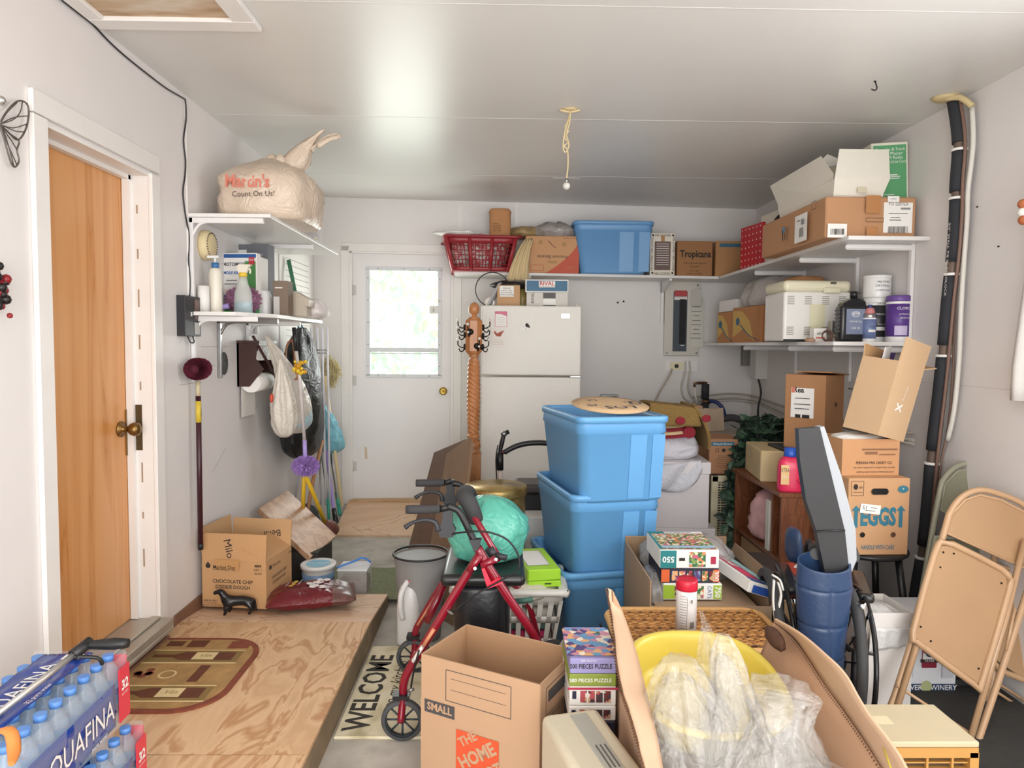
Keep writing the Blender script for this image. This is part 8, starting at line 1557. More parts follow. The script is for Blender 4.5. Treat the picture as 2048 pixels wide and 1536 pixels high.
for i, (yb_, yt_, lb, m, tx, tm) in enumerate(levels):
    z1 = zc(yt_) ; z0 = zb0; h2 = z1-z0-.001; x0, x1 = (1138, 1232)
    L = []
    if tx: L.append(('F', .45, .5, 't', tx, h2*.42, tm, {'bold': .015, 'wmax': .125}))
    if i in (2, 3): L += [('F', .3+.17*k, .5, 'r', .02, h2*.6, img2) for k in range(4)] + [('F', .1, .6, 'r', .012, h2*.4, dkp)]
    if i == 3: L.append(('F', .5, .93, 'r', .15, h2*.12, rdp))
    if i == 5: L += [('T', .5, .5, 'r', .15, .2, img), ('F', .4, .88, 't', 'SIZE: 20.5x15in', h2*.16, PAPER)]
    puz(lb, x0+(i % 2), x1, z0, h2, YP, m, L, m=m, d=.235); zb0 = z1
# plastic grocery bag & wire rack behind it
t = T('grocery_bag', 'cream plastic grocery bag with open handles behind the puzzle box pile', 'plastic bag', (.30, 2.62, 0)); gx = P_(1180, 1330, 2.55).x; bgm = crinkle(mat('grocery_bag', '#dfd4c2', .35), 9)
zt1 = P_(1180, 1295, 2.5).z
b = B(); b.lump((gx, 2.58, 0), [(.85, 0), (1, .04), (1.03, zt1*.6), (.85, zt1*.85), (.6, zt1)], .14, .13, bgm, .12, 111, 40, 18, folds=8, fa=.06); b.obj('bag_body', t, world=True)
b = B(); b.tube([P_(1142, 1303, 2.52), P_(1148, 1275, 2.52), P_(1160, 1263, 2.52), P_(1180, 1272, 2.52), P_(1200, 1290, 2.52), P_(1215, 1302, 2.52)], [.03, .014, .010, .012, .016, .03], bgm, 8, k=4, flat=.5); b.obj('bag_handle', t, world=True)
b = B(); wk = mat('wire_black', '#26282b', .5)
wp = lambda x, y: P_(x, y, 2.68)
for l in ([(1200, 1246), (1203, 1258), (1210, 1270), (1212, 1300), (1214, 1330)], [(1208, 1270), (1230, 1272), (1232, 1320)], [(1212, 1255), (1218, 1268), (1224, 1290), (1225, 1330)], [(1209, 1283), (1232, 1285)], [(1210, 1297), (1232, 1299)]): b.tube([wp(*q) for q in l], .004, wk, 6, k=2)
b.thing('wire_rack', 'small black wire rack in front of the bottom blue tote', 'rack', wp(1215, 1330), world=True)
# ---- wicker hamper
wk_ = wood('wicker', '#b98548', '#8a5a2a', (60, 60, 60), .3, .6); wkd = mat('wicker_rim', '#cf9f63', .6); hx0, hx1, hy0_, hy1_, hz = .40, .98, 2.24, 2.60, .47
def woven(name, col1, col2, scx, scy):
    m = mat(name, col1, .65); nt = m.node_tree; b_ = nt.nodes['Principled BSDF']; tc = nt.nodes.new('ShaderNodeTexCoord')
    mp = nt.nodes.new('ShaderNodeMapping'); mp.inputs['Scale'].default_value = (scx, scy, scx); nt.links.new(tc.outputs['Object'], mp.inputs[0])
    ch = nt.nodes.new('ShaderNodeTexBrick'); ch.inputs['Scale'].default_value = 1; ch.inputs['Color1'].default_value = lin(col1); ch.inputs['Color2'].default_value = lin(col2); ch.inputs['Mortar'].default_value = lin('#5c3a1c'); ch.inputs['Mortar Size'].default_value = .06
    ch.inputs['Brick Width'].default_value = 1.2; ch.inputs['Row Height'].default_value = .35; nt.links.new(mp.outputs[0], ch.inputs['Vector']); nt.links.new(ch.outputs['Color'], b_.inputs['Base Color'])
    bp = nt.nodes.new('ShaderNodeBump'); bp.inputs['Distance'].default_value = .01; nt.links.new(ch.outputs['Fac'], bp.inputs['Height']); bp.invert = True; nt.links.new(bp.outputs[0], b_.inputs['Normal']); return m
wv = woven('woven_wicker', '#c18d51', '#a87238', 34, 34); 
t = T('wicker_hamper', 'brown wicker hamper with woven lid behind the big foreground carton', 'hamper', ((hx0+hx1)/2, (hy0_+hy1_)/2, 0))
def rrect(x0, x1, y0, y1, z, r, n=6):
    P = []
    for cx_, cy_, a0 in ((x1-r, y1-r, 0), (x0+r, y1-r, 90), (x0+r, y0+r, 180), (x1-r, y0+r, 270)):
        for k in range(n+1): a = rad(a0+90*k/n); P.append(Vector((cx_+r*math.cos(a), cy_+r*math.sin(a), z)))
    return P
b = B(); b.prism(rrect(hx0+.02, hx1-.02, hy0_+.02, hy1_-.02, 0, .06), (0, 0, hz-.05), mat('hamper_core', '#8f6233', .8)); rd = random.Random(3)
for r in range(30):
    z = .012+r*(hz-.07)/29; L_ = rrect(hx0+.016, hx1-.016, hy0_+.016, hy1_-.016, z, .06, 3); P = []
    for i in range(len(L_)):
        a, c_ = L_[i], L_[(i+1) % len(L_)]; n = max(1, int((c_-a).length/.02))
        for j in range(n): q = a.lerp(c_, j/n); d_ = Vector((c_.y-a.y, a.x-c_.x, 0)).normalized(); P.append(q+d_*(.005 if (len(P)+r) % 2 else -.001))
    b.tube(P, .0062, wv, 4, closed=True)
b.obj('hamper_body', t, world=True)
b = B(); z = hz-.03; b.prism(rrect(hx0, hx1, hy0_, hy1_, z-.01, .07), (0, 0, .02), mat('lid_core', '#7d5529', .8))
ny = 26; 
for j in range(ny):
    y = hy0_+.03+(hy1_-hy0_-.06)*j/(ny-1); P = []; n = 26
    for i in range(n+1): P.append(Vector((hx0+.025+(hx1-hx0-.05)*i/n, y+.004*noise.noise(Vector((i*.6, j, 0))), z+.014+(.005 if (i+j) % 2 else -.002))))
    b.tube(P, .0062, (wv, mat('reed_a', '#bb8446', .6), mat('reed_b', '#99652f', .6))[j % 3], 5)
for i in range(14): x = hx0+.04+(hx1-hx0-.08)*i/13; b.tube([Vector((x, hy0_+.02, z+.013)), Vector((x, hy1_-.02, z+.013))], .004, MC['reed_b'], 5)
b.obj('lid', t, world=True)
b = B(); b.tube(rrect(hx0, hx1, hy0_, hy1_, z+.012, .07), .012, wkd, 8, closed=True); b.obj('lid_rim', t, world=True)
b = B(); b.tube([(hx0-.0, 2.33, .27), (hx0-.03, 2.33, .25), (hx0-.035, 2.33, .20), (hx0-.0, 2.33, .17)], .008, mat('handle_rust', '#a5673d', .5), 8, k=4); b.obj('handle', t, world=True)
# wipes canister on hamper
wz = hz; wpx = P_(1377, 1230, 2.30); r = .035; hc = P_(1377, 1160, 2.29).z-hz
t = T('wipes_canister', 'white wipes canister with red lid standing on the wicker hamper', 'canister', (wpx.x, 2.33, wz-.008))
b = B(); b.lathe([(r, 0), (r, hc*.84), (r*.98, hc*.85)], mat('canister_white', '#e9e4e2', .35), 36); b.obj('canister_body', t)
b = B(); b.lathe([(r*1.03, hc*.82), (r*1.05, hc*.84), (r*1.05, hc*.95), (r*.98, hc), (r*.6, hc*.985), (0, hc*.985)], mat('lid_red', '#c91f3a', .3), 36); b.obj('lid', t)
b = B()
def cyl_rect(a0, w_, z, h2, m, rr=1.004): b.grid(lambda u, v: Vector((r*rr*math.cos(a0+(u-.5)*w_/r), r*rr*math.sin(a0+(u-.5)*w_/r), z+(v-.5)*h2)), 8, 1, m)
A0 = -PI/2
for i in range(13): cyl_rect(A0-.55, .024, hc*(.2+i*.045), .0012, INK)
cyl_rect(A0-.18, .001, hc*.45, hc*.55, INK); cyl_rect(A0+.25, .024, hc*.64, .022, mat('logo_box', '#d9d5d2', .5))
for k in range(6): a = k*PI/3; cyl_rect(A0+.25+.10*math.cos(a), .0015+.003*abs(math.cos(a)), hc*.66+.004*math.sin(a), .0012+.003*abs(math.sin(a)), INK, 1.008)
cyl_rect(A0+.25, .026, hc*.5, .012, MC['logo_box'])
for i in range(9): cyl_rect(A0+.12+i*.055, .0012, hc*.26, .022, INK)
b.obj('label_print', t)
# ---- puzzle carton
t = T('puzzle_carton', 'open grey brown carton holding jigsaw puzzles behind the wicker hamper', 'cardboard box', (.81, 2.89, 0)); pcm = mat('puz_card', '#a98e74', .85, var=.04, vs=3)
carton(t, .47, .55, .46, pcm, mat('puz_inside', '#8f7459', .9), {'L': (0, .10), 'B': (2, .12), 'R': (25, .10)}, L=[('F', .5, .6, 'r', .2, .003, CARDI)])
teal = mat('puz_teal', '#257f83', .45); orp = mat('puz_orange', '#e26a3a', .45); lmp = mat('puz_lime', '#9dbf3a', .45); bp_ = pmix('garden_picture', ['#c9607a', '#7f9a55', '#e8dfc0', '#3f6f4a', '#d98a5a', '#8fb8cf'], 90, .5, kind='v')
px0 = P_(1322, 1150, 2.72).x; px1 = P_(1440, 1150, 2.72).x; pw = px1-px0; cxp = (px0+px1)/2; zt_ = [P_(1380, y, 2.72).z for y in (1200, 1167, 1137, 1100)]
boxthing('puzzle_box', 'lime and white cat puzzle box, third down in the open carton', 'puzzle box', (cxp+.01, 2.84, zt_[0]), (pw, .24, zt_[1]-zt_[0]-.001), PAPER, [('F', .1, .5, 'r', pw*.2, .055, lmp), ('F', .92, .5, 'r', pw*.14, .055, lmp), ('F', .92, .5, 't', '750', .03, PAPER, {'rot': -90, 'bold': .03, 'wmax': .045}), ('F', .78, .5, 't', 'CATS', .022, MC['box_blue'], {'rot': -90}), ('F', .62, .5, 'r', .03, .05, bp_), ('F', .3, .5, 'r', .05, .05, img2)])
b = B(); b.box(0, (.40, .5, .01), pcm, M=Matrix.Translation((.81, 2.86, zt_[0]-.012))); b.thing('packing_board', 'flat board inside the puzzle carton under the puzzle boxes', 'board', (.81, 2.86, zt_[0]-.012), world=True)
boxthing('puzzle_box', 'orange ended puzzle box with dark pictures, second down in the open carton', 'puzzle box', (cxp, 2.845, zt_[1]), (pw*.98, .24, zt_[2]-zt_[1]-.001), dkp, [('F', .07, .5, 'r', pw*.14, .05, orp), ('F', .95, .5, 'r', pw*.1, .05, orp), ('F', .95, .5, 't', '300', .026, PAPER, {'rot': -90, 'bold': .03, 'wmax': .04})] + [('F', .23+.13*k, .5, 'r', pw*.1, .04, (img, bp_, img2)[k % 3]) for k in range(6)])
boxthing('puzzle_box', 'teal and white garden puzzle box on top in the open carton', 'puzzle box', (cxp-.005, 2.85, zt_[2]), (pw, .26, zt_[3]-zt_[2]), PAPER, [('F', .14, .5, 'r', pw*.27, .07, teal), ('F', .14, .5, 't', '550', .032, PAPER, {'rot': 180, 'bold': .03}), ('F', .63, .5, 'r', pw*.28, .06, bp_), ('F', .37, .5, 'r', pw*.1, .012, INK), ('F', .9, .45, 'r', .02, .03, rdp), ('T', .5, .5, 'r', pw*.96, .25, bp_), ('T', .5, .94, 'r', pw, .03, PAPER), ('T', .15, .94, 'r', pw*.3, .03, teal), ('T', .55, .94, 't', 'MASTERPIECES', .018, INK), ('T', .02, .5, 'r', .01, .26, teal), ('T', .5, .1, 'r', pw*.9, .03, mat('pond_blue', '#a9c9dc', .5))])
t = T('jigsaw_game_box', 'pink and blue game box leaning at the right inside the open carton', 'puzzle box', (0, 0, 0), M=Matrix.Translation((cxp+.235, 2.86, zt_[0]+.03)) @ Euler((0, rad(18), rad(8))).to_matrix().to_4x4()); b = B(); b.box((0, 0, .03), (.13, .40, .045), PAPER, bev=.002)
decals(b, .13, .40, .0525, [('T', .35, .55, 'r', .06, .34, mat('game_pink', '#d8446a', .5)), ('T', .8, .5, 'r', .05, .38, mat('game_aqua', '#a8d8dc', .5)), ('T', .35, .08, 'r', .07, .05, mat('game_blue', '#2b56b0', .5)), ('T', .35, .08, 't', 'PUZZLE', .018, PAPER), ('T', .35, .65, 't', '2IN1', .05, PAPER, {'rot': 90, 'bold': .03}), ('F', .5, .5, 'r', .1, .03, MC['game_blue'])]); b.obj('box_body', t)
fb_ = crinkle(mat('grey_film', '#b7b4b2', .12, alpha=.6, coat=.6), 9); b = B(); b.lump((.83, 3.05, .40), [(.9, 0), (1, .06), (1, .14), (.6, .21), (.2, .22)], .20, .09, fb_, .22, 121, 46, 16, folds=9, fa=.08); b.thing('plastic_bag', 'crumpled clear grey plastic bag behind the puzzle boxes in the carton', 'plastic bag', (.83, 3.05, .4), world=True)
b = B(); b.lump((.63, 2.85, .36), [(.9, 0), (1, .05), (.9, .13), (.4, .17)], .05, .14, fb_, .22, 123, 30, 12, folds=7); b.thing('plastic_bag', 'clear grey plastic bag squeezed along the left wall of the puzzle carton', 'plastic bag', (.63, 2.85, .36), world=True)
b = B(); rd = random.Random(9)
for i in range(7): p = P_(1290+rd.uniform(-6, 12), 1085+rd.uniform(-12, 12), 3.2); b.tube([p, p+Vector((rd.uniform(-.0, .12), rd.uniform(-.1, 0), -.12))], .003, mat('twig_white', '#d6cfc6', .6) if i % 2 else mat('twig_brown', '#6a4a38', .7), 5)
b.thing('thin_sticks', 'bundle of thin white and brown sticks at the back left of the puzzle carton', 'sticks', P_(1295, 1095, 3.15), world=True)
t = T('star_box', 'dark box with yellow star and white lettering right of the puzzle carton', 'box', (P_(1560, 1150, 2.85).x, 2.98, .0)); cx_ = P_(1530, 1150, 2.85).x; zt2 = P_(1530, 1148, 2.85).z
b = B(); b.box((cx_+.03, 3.02, zt2-.06), (.17, .28, .12), mat('star_box', '#2c2625', .4), bev=.002); b.text(Matrix.Translation((cx_+.03, 2.877, zt2-.035)) @ Matrix.Rotation(rad(90), 4, 'X'), '*', .07, mat('star_yellow', '#e9c83c', .5), bold=.04)
for k in range(3): b.rect(Matrix.Translation((cx_+.03, 2.879, zt2-.06-k*.017)) @ Matrix.Rotation(rad(90), 4, 'X'), .12, .006, PAPER)
b.obj('box_body', t, world=True); b = B(); b.box((cx_+.03, 3.02, (zt2-.12)/2), (.2, .3, zt2-.121), CARDL); b.obj('carton_below', t, world=True)
boxthing('red_book', 'red book edge standing behind the left wheelchair armrest', 'book', (P_(1600, 1170, 3.0).x, 3.05, 0), (.07, .2, P_(1600, 1146, 3.0).z), mat('book_red_brown', '#b8473a', .5))
# ---- folded wheelchair
WY = 2.55; ch = mat('chrome', '#c8c8c8', .12, 1); blv = mat('blue_vinyl', '#2c4265', .32, bump=.12, bs=60)
t = T('wheelchair', 'folded black and chrome wheelchair standing behind the foreground carton', 'wheelchair', (1.15, WY, 0))
def bigwheel(x, y, tilt, nm='wheel'):
    M = Matrix.Translation((x, y, .30)) @ Matrix.Rotation(rad(-12), 4, 'Z') @ Matrix.Rotation(rad(90+tilt), 4, 'Y') 
    b = B(); R0 = .30
    b.lathe([(R0-.035, -.014), (R0-.008, -.016), (R0, 0), (R0-.008, .016), (R0-.035, .014), (R0-.035, -.014)], mat('tyre_dark', '#39393a', .7), 56, M=M); b.lathe([(0, -.02), (.03, -.02), (.03, .02), (0, .02)], BLACK, 20, M=M)
    for k in range(16): a = 2*PI*k/16; b.tube([M @ Vector((.02*math.cos(a), .02*math.sin(a), 0)), M @ Vector(((R0-.03)*math.cos(a), (R0-.03)*math.sin(a), 0))], .0035, BLACK, 5)
    b.obj(nm, t, world=True)
    b = B(); b.tube([M @ Vector(((R0-.025)*math.cos(k*PI/24), (R0-.025)*math.sin(k*PI/24), .045)) for k in range(48)], .009, mat('handrim', '#2b2b2d', .25, .5), 8, closed=True)
    for k in range(6): a = 2*PI*k/6; b.tube([M @ Vector(((R0-.03)*math.cos(a), (R0-.03)*math.sin(a), .01)), M @ Vector(((R0-.025)*math.cos(a), (R0-.025)*math.sin(a), .045))], .005, BLACK, 6)
    b.obj('handrim', t, world=True)
bigwheel(1.25, 2.50, 4); bigwheel(1.05, 2.62, -4)
for x0 in (1, 2):
    if x0 == 1: A_, B_, lab = P_(1563, 1132, 2.82), P_(1590, 1185, 2.50), 'left'
    else: A_, B_, lab = P_(1713, 1148, 2.78), P_(1733, 1198, 2.42), 'right'
    b = B(); d_ = (B_-A_); M = Matrix.Translation((A_+B_)/2) @ d_.to_track_quat('Y', 'Z').to_matrix().to_4x4(); b.box(0, (.055, d_.length, .035), mat('armrest_vinyl', '#1f1f20', .3), M=M, bev=.014, seg=4); b.obj('armrest', t, world=True)
    b = B(); b.tube([B_+Vector((0, -.0, -.02)), B_+Vector((.005, .0, -.12)), B_+Vector((.012, .03, -.3)), Vector((B_.x+.01, B_.y+.05, .25))], .0125, ch if True else BLACK, 10, k=3); b.tube([A_+Vector((0, 0, -.02)), Vector((A_.x, A_.y-.02, .20))], .0125, BLACK, 10); b.tube([Vector((A_.x, A_.y, .27)), Vector((B_.x, B_.y, .29))], .0115, BLACK, 10); b.obj('arm_frame', t, world=True)
for gx_, gy_ in ((1628, 1092), (1702, 1098)):
    g0, g1 = P_(gx_, gy_, 2.55), P_(gx_+5, gy_+16, 2.40); b = B(); b.tube([g0, g1], .021, BLACK, 14); b.obj('push_handle', t, world=True)
    b = B(); b.tube([g0, g0+Vector((0, .06, -.02)), Vector((g0.x, g0.y+.07, .45)), Vector((g0.x, g0.y+.05, .12))], .0125, BLACK, 10, k=3); b.obj('back_post', t, world=True)
b = B(); b.tube([(1.05, 2.4, .15), (1.22, 2.75, .52)], .012, BLACK, 10); b.tube([(1.22, 2.4, .15), (1.05, 2.75, .52)], .012, BLACK, 10); b.obj('cross_brace', t, world=True)
for x in (1.06, 1.21): b = B(); M = Matrix.Translation((x, 2.92, .08)) @ Matrix.Rotation(rad(90), 4, 'Y'); b.lathe([(0, -.012), (.06, -.012), (.08, -.012), (.08, .012), (0, .012)], MC['tyre_dark'], 28, M=M); b.tube([(x, 2.92, .08), (x, 2.88, .3)], .012, BLACK, 8); b.obj('caster', t, world=True)
b = B(); b.tube([P_(1640, 1240, 2.36), P_(1700, 1300, 2.36)], .01, BLACK, 8); b.tube([P_(1722, 1205, 2.36), P_(1730, 1250, 2.36), P_(1718, 1330, 2.36), P_(1712, 1420, 2.36)], [.016, .016, .012, .012], ch, 10, k=3); b.tube([P_(1712, 1300, 2.35), P_(1705, 1460, 2.35)], .014, BLACK, 10); b.obj('side_tube', t, world=True)
b = B(); c0 = P_(1600, 1085, 2.72); b.lump((c0.x, 2.78, c0.z-.09), [(.7, 0), (1, .03), (1, .10), (.6, .13)], .024, .06, blv, .08, 131, 24, 10); b.obj('rolled_upholstery', t, world=True)
b = B(); p = P_(1600, 1135, 2.70); b.prism([P_(1588, 1135, 2.7), P_(1612, 1112, 2.7), P_(1612, 1142, 2.7)], (0, .006, 0), PAPER); b.obj('paper_tag', t, world=True)
# white straps by left arm
b = B()
for l in ([(1548, 1160), (1546, 1200), (1550, 1240)], [(1556, 1165), (1562, 1190), (1555, 1222)], [(1545, 1150), (1560, 1160), (1566, 1180)]): b.tube([P_(*q, 2.44) for q in l], .009, PAPER, 6, k=3, flat=.4)
b.thing('white_strap', 'white strap bundle hanging beside the left wheelchair armrest', 'strap', P_(1550, 1200, 2.44), world=True)
# blue embossed calf pad (curved shell, open at the top)
t = T('blue_pad', 'blue vinyl wheelchair cushion rolled into a tall embossed tube', 'cushion', (P_(1660, 1300, 2.30).x, 2.34, .25)); L0 = [(1614, 1712, 1134), (1610, 1716, 1180), (1612, 1708, 1240), (1618, 1700, 1300), (1632, 1695, 1350), (1660, 1690, 1395), (1678, 1688, 1425)]
rows = []
for xl, xr_, y in L0: a, c_ = P_(xl, y, 2.30), P_(xr_, y, 2.30); rows.append(((a.x+c_.x)/2, (c_.x-a.x)/2, a.z))
def bp(u, v):
    f = v*(len(rows)-1); i = min(int(f), len(rows)-2); k = f-i; cx_, hw_, z = [rows[i][j]*(1-k)+rows[i+1][j]*k for j in range(3)]; a = u*2*PI; R_ = 1.0
    # embossed grid grooves on the camera side
    s_ = (a/(2*PI)); g = 0
    if v > .12:
        for gv in (.15, .36, .56, .75): g = max(g, 1-abs(v-gv-.05*abs(s_-.75))/.012)
        g = max(g, 1-abs(s_-.75)/.012)
    R_ -= .06*max(0, g)+.015*math.cos((v-.15)*30)*0
    return Vector((cx_+hw_*math.cos(a)*R_, 2.355+.055*math.sin(a)*R_, z+.02*math.sin(a)*(1-v)))
b = B(); b.grid(bp, 96, 110, blv, thick=.006); b.obj('pad_shell', t, world=True)
# black long cushion
t = T('black_bolster', 'long black and grey cushion standing upright in the blue pad', 'cushion', (P_(1665, 1130, 2.35).x, 2.36, .6)); Ys = 2.345
F_ = [P_(1597, 858, Ys), P_(1640, 855, Ys), P_(1690, 1062, Ys), P_(1700, 1155, Ys), P_(1652, 1155, Ys), P_(1633, 1062, Ys), P_(1612, 1000, Ys), P_(1600, 920, Ys)]
b = B(); b.prism(F_, (.0, .03, .0), mat('bolster_black', '#2f3032', .45, bump=.1, bs=40)); b.obj('black_face', t, world=True)
b = B(); G_ = [P_(1640, 855, Ys), P_(1649, 853, Ys), P_(1683, 950, Ys), P_(1712, 1060, Ys), P_(1714, 1120, Ys), P_(1700, 1155, Ys), P_(1690, 1062, Ys)]; b.prism([g+Vector((0, .002, 0)) for g in G_], (0, .04, 0), mat('bolster_grey', '#a9adb3', .45)); b.obj('grey_side', t, world=True)
b = B(); b.tube([P_(1630, 1063, Ys-.004), P_(1690, 1061, Ys-.004)], .003, BLACK, 6); b.obj('seam', t, world=True)
# ---- fan crate in front right
fx0, fx1, fy0, fy1, fz = .88, 1.29, 1.80, 2.0, .40; crm_ = mat('crate_cream', '#c6b899', .5, var=.05, vs=8); ylw = mat('crate_amber', '#c08f4c', .5); cdk = mat('crate_dark', '#6d5c48', .7)
t = T('space_heater', 'cream topped portable appliance with amber slatted grille at bottom right', 'heater', ((fx0+fx1)/2, 1.9, 0))
b = B(); b.box(((fx0+fx1)/2, 1.9, fz-.008), (fx1-fx0, fy1-fy0, .016), crm_, bev=.003); b.rect(Matrix.Translation((fx0+.14, 1.93, fz+.0006)), .05, .02, BLACK); b.rect(Matrix.Translation((fx0+.19, 1.91, fz+.0004)), .08, .045, mat('cream_patch', '#e0d3ae', .5)); b.obj('top_panel', t, world=True)
b = B(); b.box(((fx0+fx1)/2, 1.92, (fz-.016)/2), (fx1-fx0-.01, .15, fz-.016), crm_); b.box(((fx0+fx1)/2, 1.842, .19), (fx1-fx0-.03, .01, .35), cdk); b.obj('case', t, world=True)
b = B()
for c_, s_ in ((((fx0+fx1)/2, 1.815, fz-.03), (fx1-fx0-.004, .03, .028)), ((fx0+.012, 1.815, .19), (.024, .03, .36)), ((fx1-.012, 1.815, .19), (.024, .03, .36)), (((fx0+fx1)/2, 1.815, .02), (fx1-fx0-.004, .03, .04))): b.box(c_, s_, ylw)
for i in range(18): b.box(((fx0+fx1)/2, 1.815, .05+i*.018), (fx1-fx0-.03, .012, .004), ylw)
for i in range(1, 6): b.box((fx0+i*(fx1-fx0)/6, 1.808, .2), (.006, .008, .33), ylw)
b.obj('grille', t, world=True)
# ---- beige printer-like case lower middle
c = P_(1230, 1450, 1.72); t = T('beige_case', 'beige plastic printer case with grey inset at the left of the big carton', 'printer', (.0, 0, 0), M=Matrix.Translation((.245, 1.76, .0)) @ Matrix.Rotation(rad(14), 4, 'Z')); bg_ = mat('putty_plastic', '#d6ccb4', .4); zt3 = P_(1230, 1448, 1.86).z
b = B(); b.box((.0, 0, zt3/2), (.17, .36, zt3), bg_, bev=.02, seg=4); b.obj('case', t)
b = B(); b.box((.015, .01, zt3+.001), (.05, .28, .004), mat('inset_grey', '#aeaca2', .4), bev=.001); 
for k in range(3): b.box((.005+k*.012, -.06, zt3+.0035), (.004, .10, .002), mat('inset_slot', '#5d5c58', .5))
b.obj('inset_panel', t)
b = B(); b.cyl((-.0855, -.08, zt3-.06), (-.088, -.08, zt3-.06), .006, INK, 10); b.obj('button', t)
# ---- big foreground carton with yellow basin and clear bags
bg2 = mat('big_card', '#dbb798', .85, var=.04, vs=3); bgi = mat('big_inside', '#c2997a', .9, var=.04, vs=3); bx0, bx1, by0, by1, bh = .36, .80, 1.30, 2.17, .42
t = T('foreground_carton', 'big torn open carton full of clear bags in the right foreground', 'cardboard box', ((bx0+bx1)/2, (by0+by1)/2, 0))
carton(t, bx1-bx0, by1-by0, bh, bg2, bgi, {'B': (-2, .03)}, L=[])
crn = mat('corrugation', '#6e4c36', .9)
def ragged(pts, off, m, nm='flap', lab=None):
    b = B(); b.prism(pts, off, m); 
    return b
# left flap: tall ragged strip standing along the left edge
zl = lambda px, py, z: atZ(px, py, z)
Lf = [zl(1215, 1176, .67), zl(1222, 1215, .62), zl(1230, 1270, .60), zl(1236, 1330, .585), zl(1248, 1385, .57), zl(1266, 1440, .555), zl(1282, 1500, .545), zl(1300, 1570, .53)]
Rf = [zl(1224, 1180, .665), zl(1248, 1230, .60), zl(1272, 1300, .56), zl(1290, 1370, .535), zl(1305, 1430, .52), zl(1320, 1500, .50), zl(1338, 1600, .47)]
b = B(); N = 24; SL, SR = sm(Lf, 6), sm(Rf, 6)
def pick(S, u): f = u*(len(S)-1); i = min(int(f), len(S)-2); return S[i].lerp(S[i+1], f-i)
b.grid(lambda u, v: pick(SL, u).lerp(pick(SR, u), v)+Vector((.004*noise.noise(Vector((u*18, v, 0))), 0, 0)), 40, 4, bg2, thick=.005)
for i in range(70):
    u = i/70; p = pick(SL, u); q = pick(SL, min(1, u+.009)); b.tube([p+Vector((-.002, 0, -.001)), (p+q)/2+Vector((-.007, 0, -.004)), q+Vector((-.002, 0, -.001))], .0022, crn, 4, caps=False)
b.obj('flap', t, world=True)
Rl = [zl(1548, 1245, .60), zl(1585, 1275, .575), zl(1615, 1315, .56), zl(1650, 1370, .55), zl(1690, 1425, .54), zl(1735, 1490, .53), zl(1790, 1580, .52)]
Rr = [zl(1549, 1238, .62), zl(1600, 1268, .645), zl(1650, 1310, .65), zl(1690, 1350, .645), zl(1730, 1420, .635), zl(1790, 1500, .62), zl(1840, 1590, .61)]
b = B(); SL2, SR2 = sm(Rl, 6), sm(Rr, 6); b.grid(lambda u, v: pick(SL2, u).lerp(pick(SR2, u), v)+Vector((0, .004*noise.noise(Vector((u*18, v, 5))), 0)), 40, 4, bg2, thick=.005)
for i in range(70):
    u = .12+i/80; p = pick(SL2, min(1, u)); q = pick(SL2, min(1, u+.009)); b.tube([p, (p+q)/2+Vector((-.006, 0, -.003)), q], .0022, crn, 4, caps=False)
M = Matrix.Translation(zl(1765, 1500, .60)+Vector((0, 0, .006))); ys = mat('yellow_scribble', '#d9c94a', .6)
b.tube([pick(SL2, .84).lerp(pick(SR2, .84), .6)+Vector((0, 0, .004)), pick(SL2, .95).lerp(pick(SR2, .95), .3)+Vector((0, 0, .004))], .004, ys, 4, flat=.4)
b.obj('flap', t, world=True)
b = B(); b.grid(lambda u, v: pick(SL2, u).lerp(Vector((bx1, by1-.02-(by1-by0)*u, bh-.02)), v), 30, 4, bgi, thick=.004); b.obj('flap_root', t, world=True)
b = B(); b.grid(lambda u, v: pick(SR, u).lerp(Vector((bx0+.01, by1-.02-(by1-by0)*u, bh-.02)), v), 30, 4, bgi, thick=.004); b.obj('flap_root', t, world=True)
# yellow basin
t = T('yellow_basin', 'yellow plastic wash basin tilted in the big foreground carton', 'basin', (0, 0, 0), M=Matrix.Translation((.585, 1.93, .50)) @ Matrix.Rotation(rad(7), 4, 'X')); yb_ = mat('basin_yellow', '#dfc858', .32)
b = B(); b.lump((0, 0, -.10), [(.0001, 0), (.6, .0), (.80, .02), (.88, .06), (.93, .10), (1.0, .105), (1.0, .115), (.95, .118), (.90, .108), (.84, .05), (.75, .012), (.1, .008)], .216, .255, yb_, 0, 1, 64, 40, sq=2.5); b.obj('basin_body', t)
b = B(); b.lump((.835, 2.06, .55), [(.6, 0), (1, .015), (.8, .04), (.2, .05)], .018, .07, crinkle(mat('torn_paper', '#5b3d2e', .9), 30), .3, 141, 24, 10); b.thing('torn_paper', 'dark brown torn paper wad at the right of the yellow basin', 'paper', (.80, 2.0, .50), world=True)
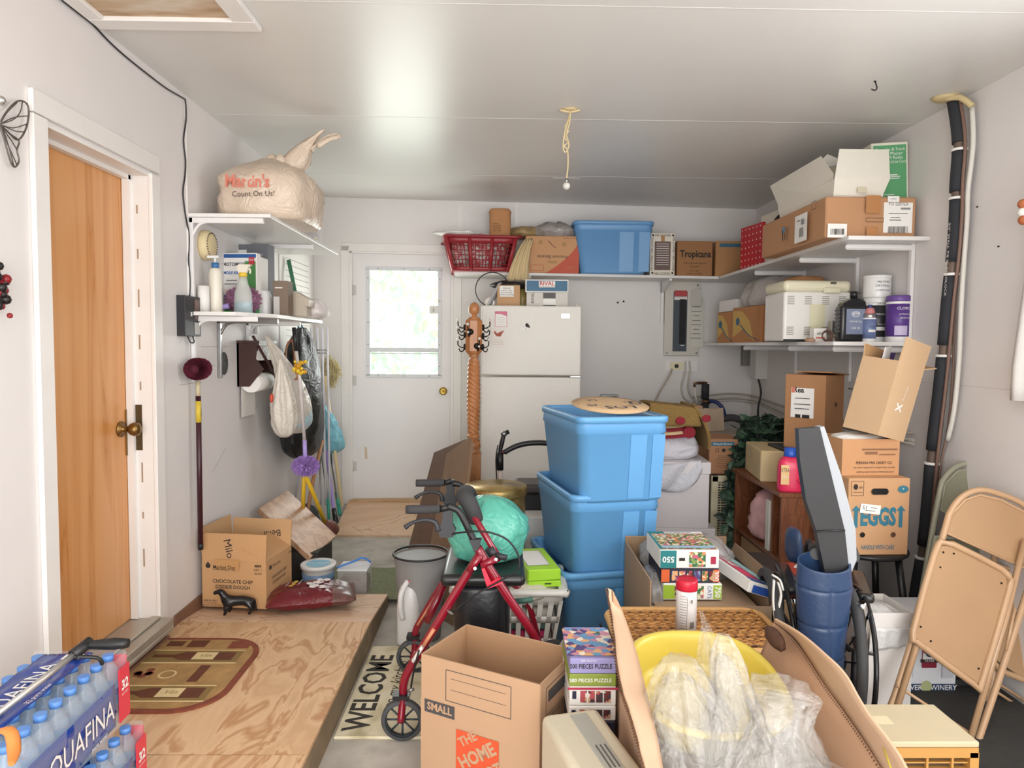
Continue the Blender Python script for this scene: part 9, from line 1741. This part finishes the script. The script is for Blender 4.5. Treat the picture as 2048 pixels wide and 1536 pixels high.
# clear plastic bags: wrinkled translucent films with glossy highlights
cb = crinkle(mat('clear_plastic', '#ece9e4', .08, alpha=.24, coat=1, spec=.8), 6, 2.2, 1.6); cb2 = crinkle(mat('cloudy_plastic', '#e6e2da', .1, alpha=.26, coat=1), 9, 2.2, 1.6)
def cbag(lb, c, prof, rx, ry, seed, lean, m, n=60, folds=7, amp=.17, inner=None):
    t = T('clear_bag', lb, 'plastic bag', c); b = B(); b.lump(c, prof, rx, ry, m, amp, seed, n, 30, folds=folds, fa=.10, freq=4.5, lean=lean); b.obj('bag_body', t, world=True)
    b = B(); b.lump(Vector(c)+Vector((0, 0, .01)), [(p[0]*.86, p[1]*.86) for p in prof], rx, ry, cb2, amp*1.2, seed+5, 40, 22, folds=folds+3, fa=.14, freq=5, lean=lean); b.obj('inner_fold', t, world=True)
    return t
cbag('clear plastic bag leftmost in the foreground carton, below the basin rim', (.50, 1.72, .22), [(.8, 0), (1, .08), (1, .2), (.8, .30), (.55, .37), (.28, .42)], .13, .14, 151, (-.03, .05), cb)
cbag('clear plastic bag with two tall pointed ends in the middle of the foreground carton', (.605, 1.66, .24), [(.9, 0), (1, .08), (.85, .2), (.5, .32), (.3, .42), (.12, .46)], .12, .13, 157, (-.02, .12), cb)
cbag('clear plastic bag with open gathered neck right of centre in the foreground carton', (.66, 1.55, .22), [(.8, 0), (1, .06), (1, .18), (.75, .27), (.52, .34), (.62, .40)], .13, .14, 163, (.03, .10), cb)
cbag('wide clear plastic bag filling the right of the foreground carton', (.71, 1.45, .20), [(.8, 0), (1, .06), (1.05, .18), (.8, .26), (.3, .31)], .10, .16, 171, (.03, .05), cb, folds=5)
t = T('film_strip', 'thin pointed strip of clear film rising against the wipes canister', 'plastic film', (.575, 1.85, .5)); b = B(); A1, A2, A3 = P_(1402, 1222, 1.98), P_(1440, 1330, 1.85), P_(1460, 1430, 1.75); w0 = .004
b.grid(lambda u, v: (A1.lerp(A2, u*2) if u < .5 else A2.lerp(A3, u*2-1))+Vector(((v-.5)*(.01+.09*u), .012*math.sin(v*9+u*5), 0)), 20, 10, cb2); A1, A2, A3 = P_(1408, 1255, 1.93), P_(1412, 1330, 1.85), P_(1430, 1430, 1.75)
b.grid(lambda u, v: (A1.lerp(A2, u*2) if u < .5 else A2.lerp(A3, u*2-1))+Vector(((v-.5)*(.015+.07*u), .012*math.sin(v*9+u*5), 0)), 20, 10, cb2); b.obj('film', t, world=True)
b = B(); b.box((.58, 1.72, .12), (.40, .8, .2), mat('carton_fill', '#cfc7b8', .7, bump=.5, bs=12), bev=.03); o = b.thing('packed_papers', 'pale packed paper filling the bottom of the foreground carton', 'paper', (.58, 1.72, .02), world=True)
# ================================================================ printed faces and fittings become sub-parts of the part that carries them
SUBS = {'bag_print': 'bag_body', 'bag_handle': 'bag_body', 'printed_label': 'can_body', 'label_print': 'canister_body', 'mat_print': 'mat_body', 'mat_pattern': 'mat_body', 'handwriting': 'disc',
        'pot_print': 'pot', 'badge': 'freezer_door', 'trigger': 'pistol_grip', 'handrim': 'wheel', 'inset_panel': 'case', 'button': 'case', 'brand_print': 'printed_wrap', 'pump_head': 'collar', 'trigger_head': 'collar',
        'count_panel': 'clear_wrap', 'edge_band': 'board', 'sticker': 'window_pane', 'brake_pad': 'side_frame', 'hinge_bracket': 'side_frame', 'reflector_strip': 'side_frame', 'label_sticker': 'container_body', 'lid_rim': 'lid', 'red_spot': 'rug_layer', 'seam': 'black_face'}
st = lambda o: o.name.split('.')[0]
for r in [o for o in COL.objects if o.parent is None]:
    kids = list(r.children)
    for k in kids:
        host = next((q for q in kids if st(q) == SUBS.get(st(k))), None)
        if host is not None and host is not k: k.parent = host
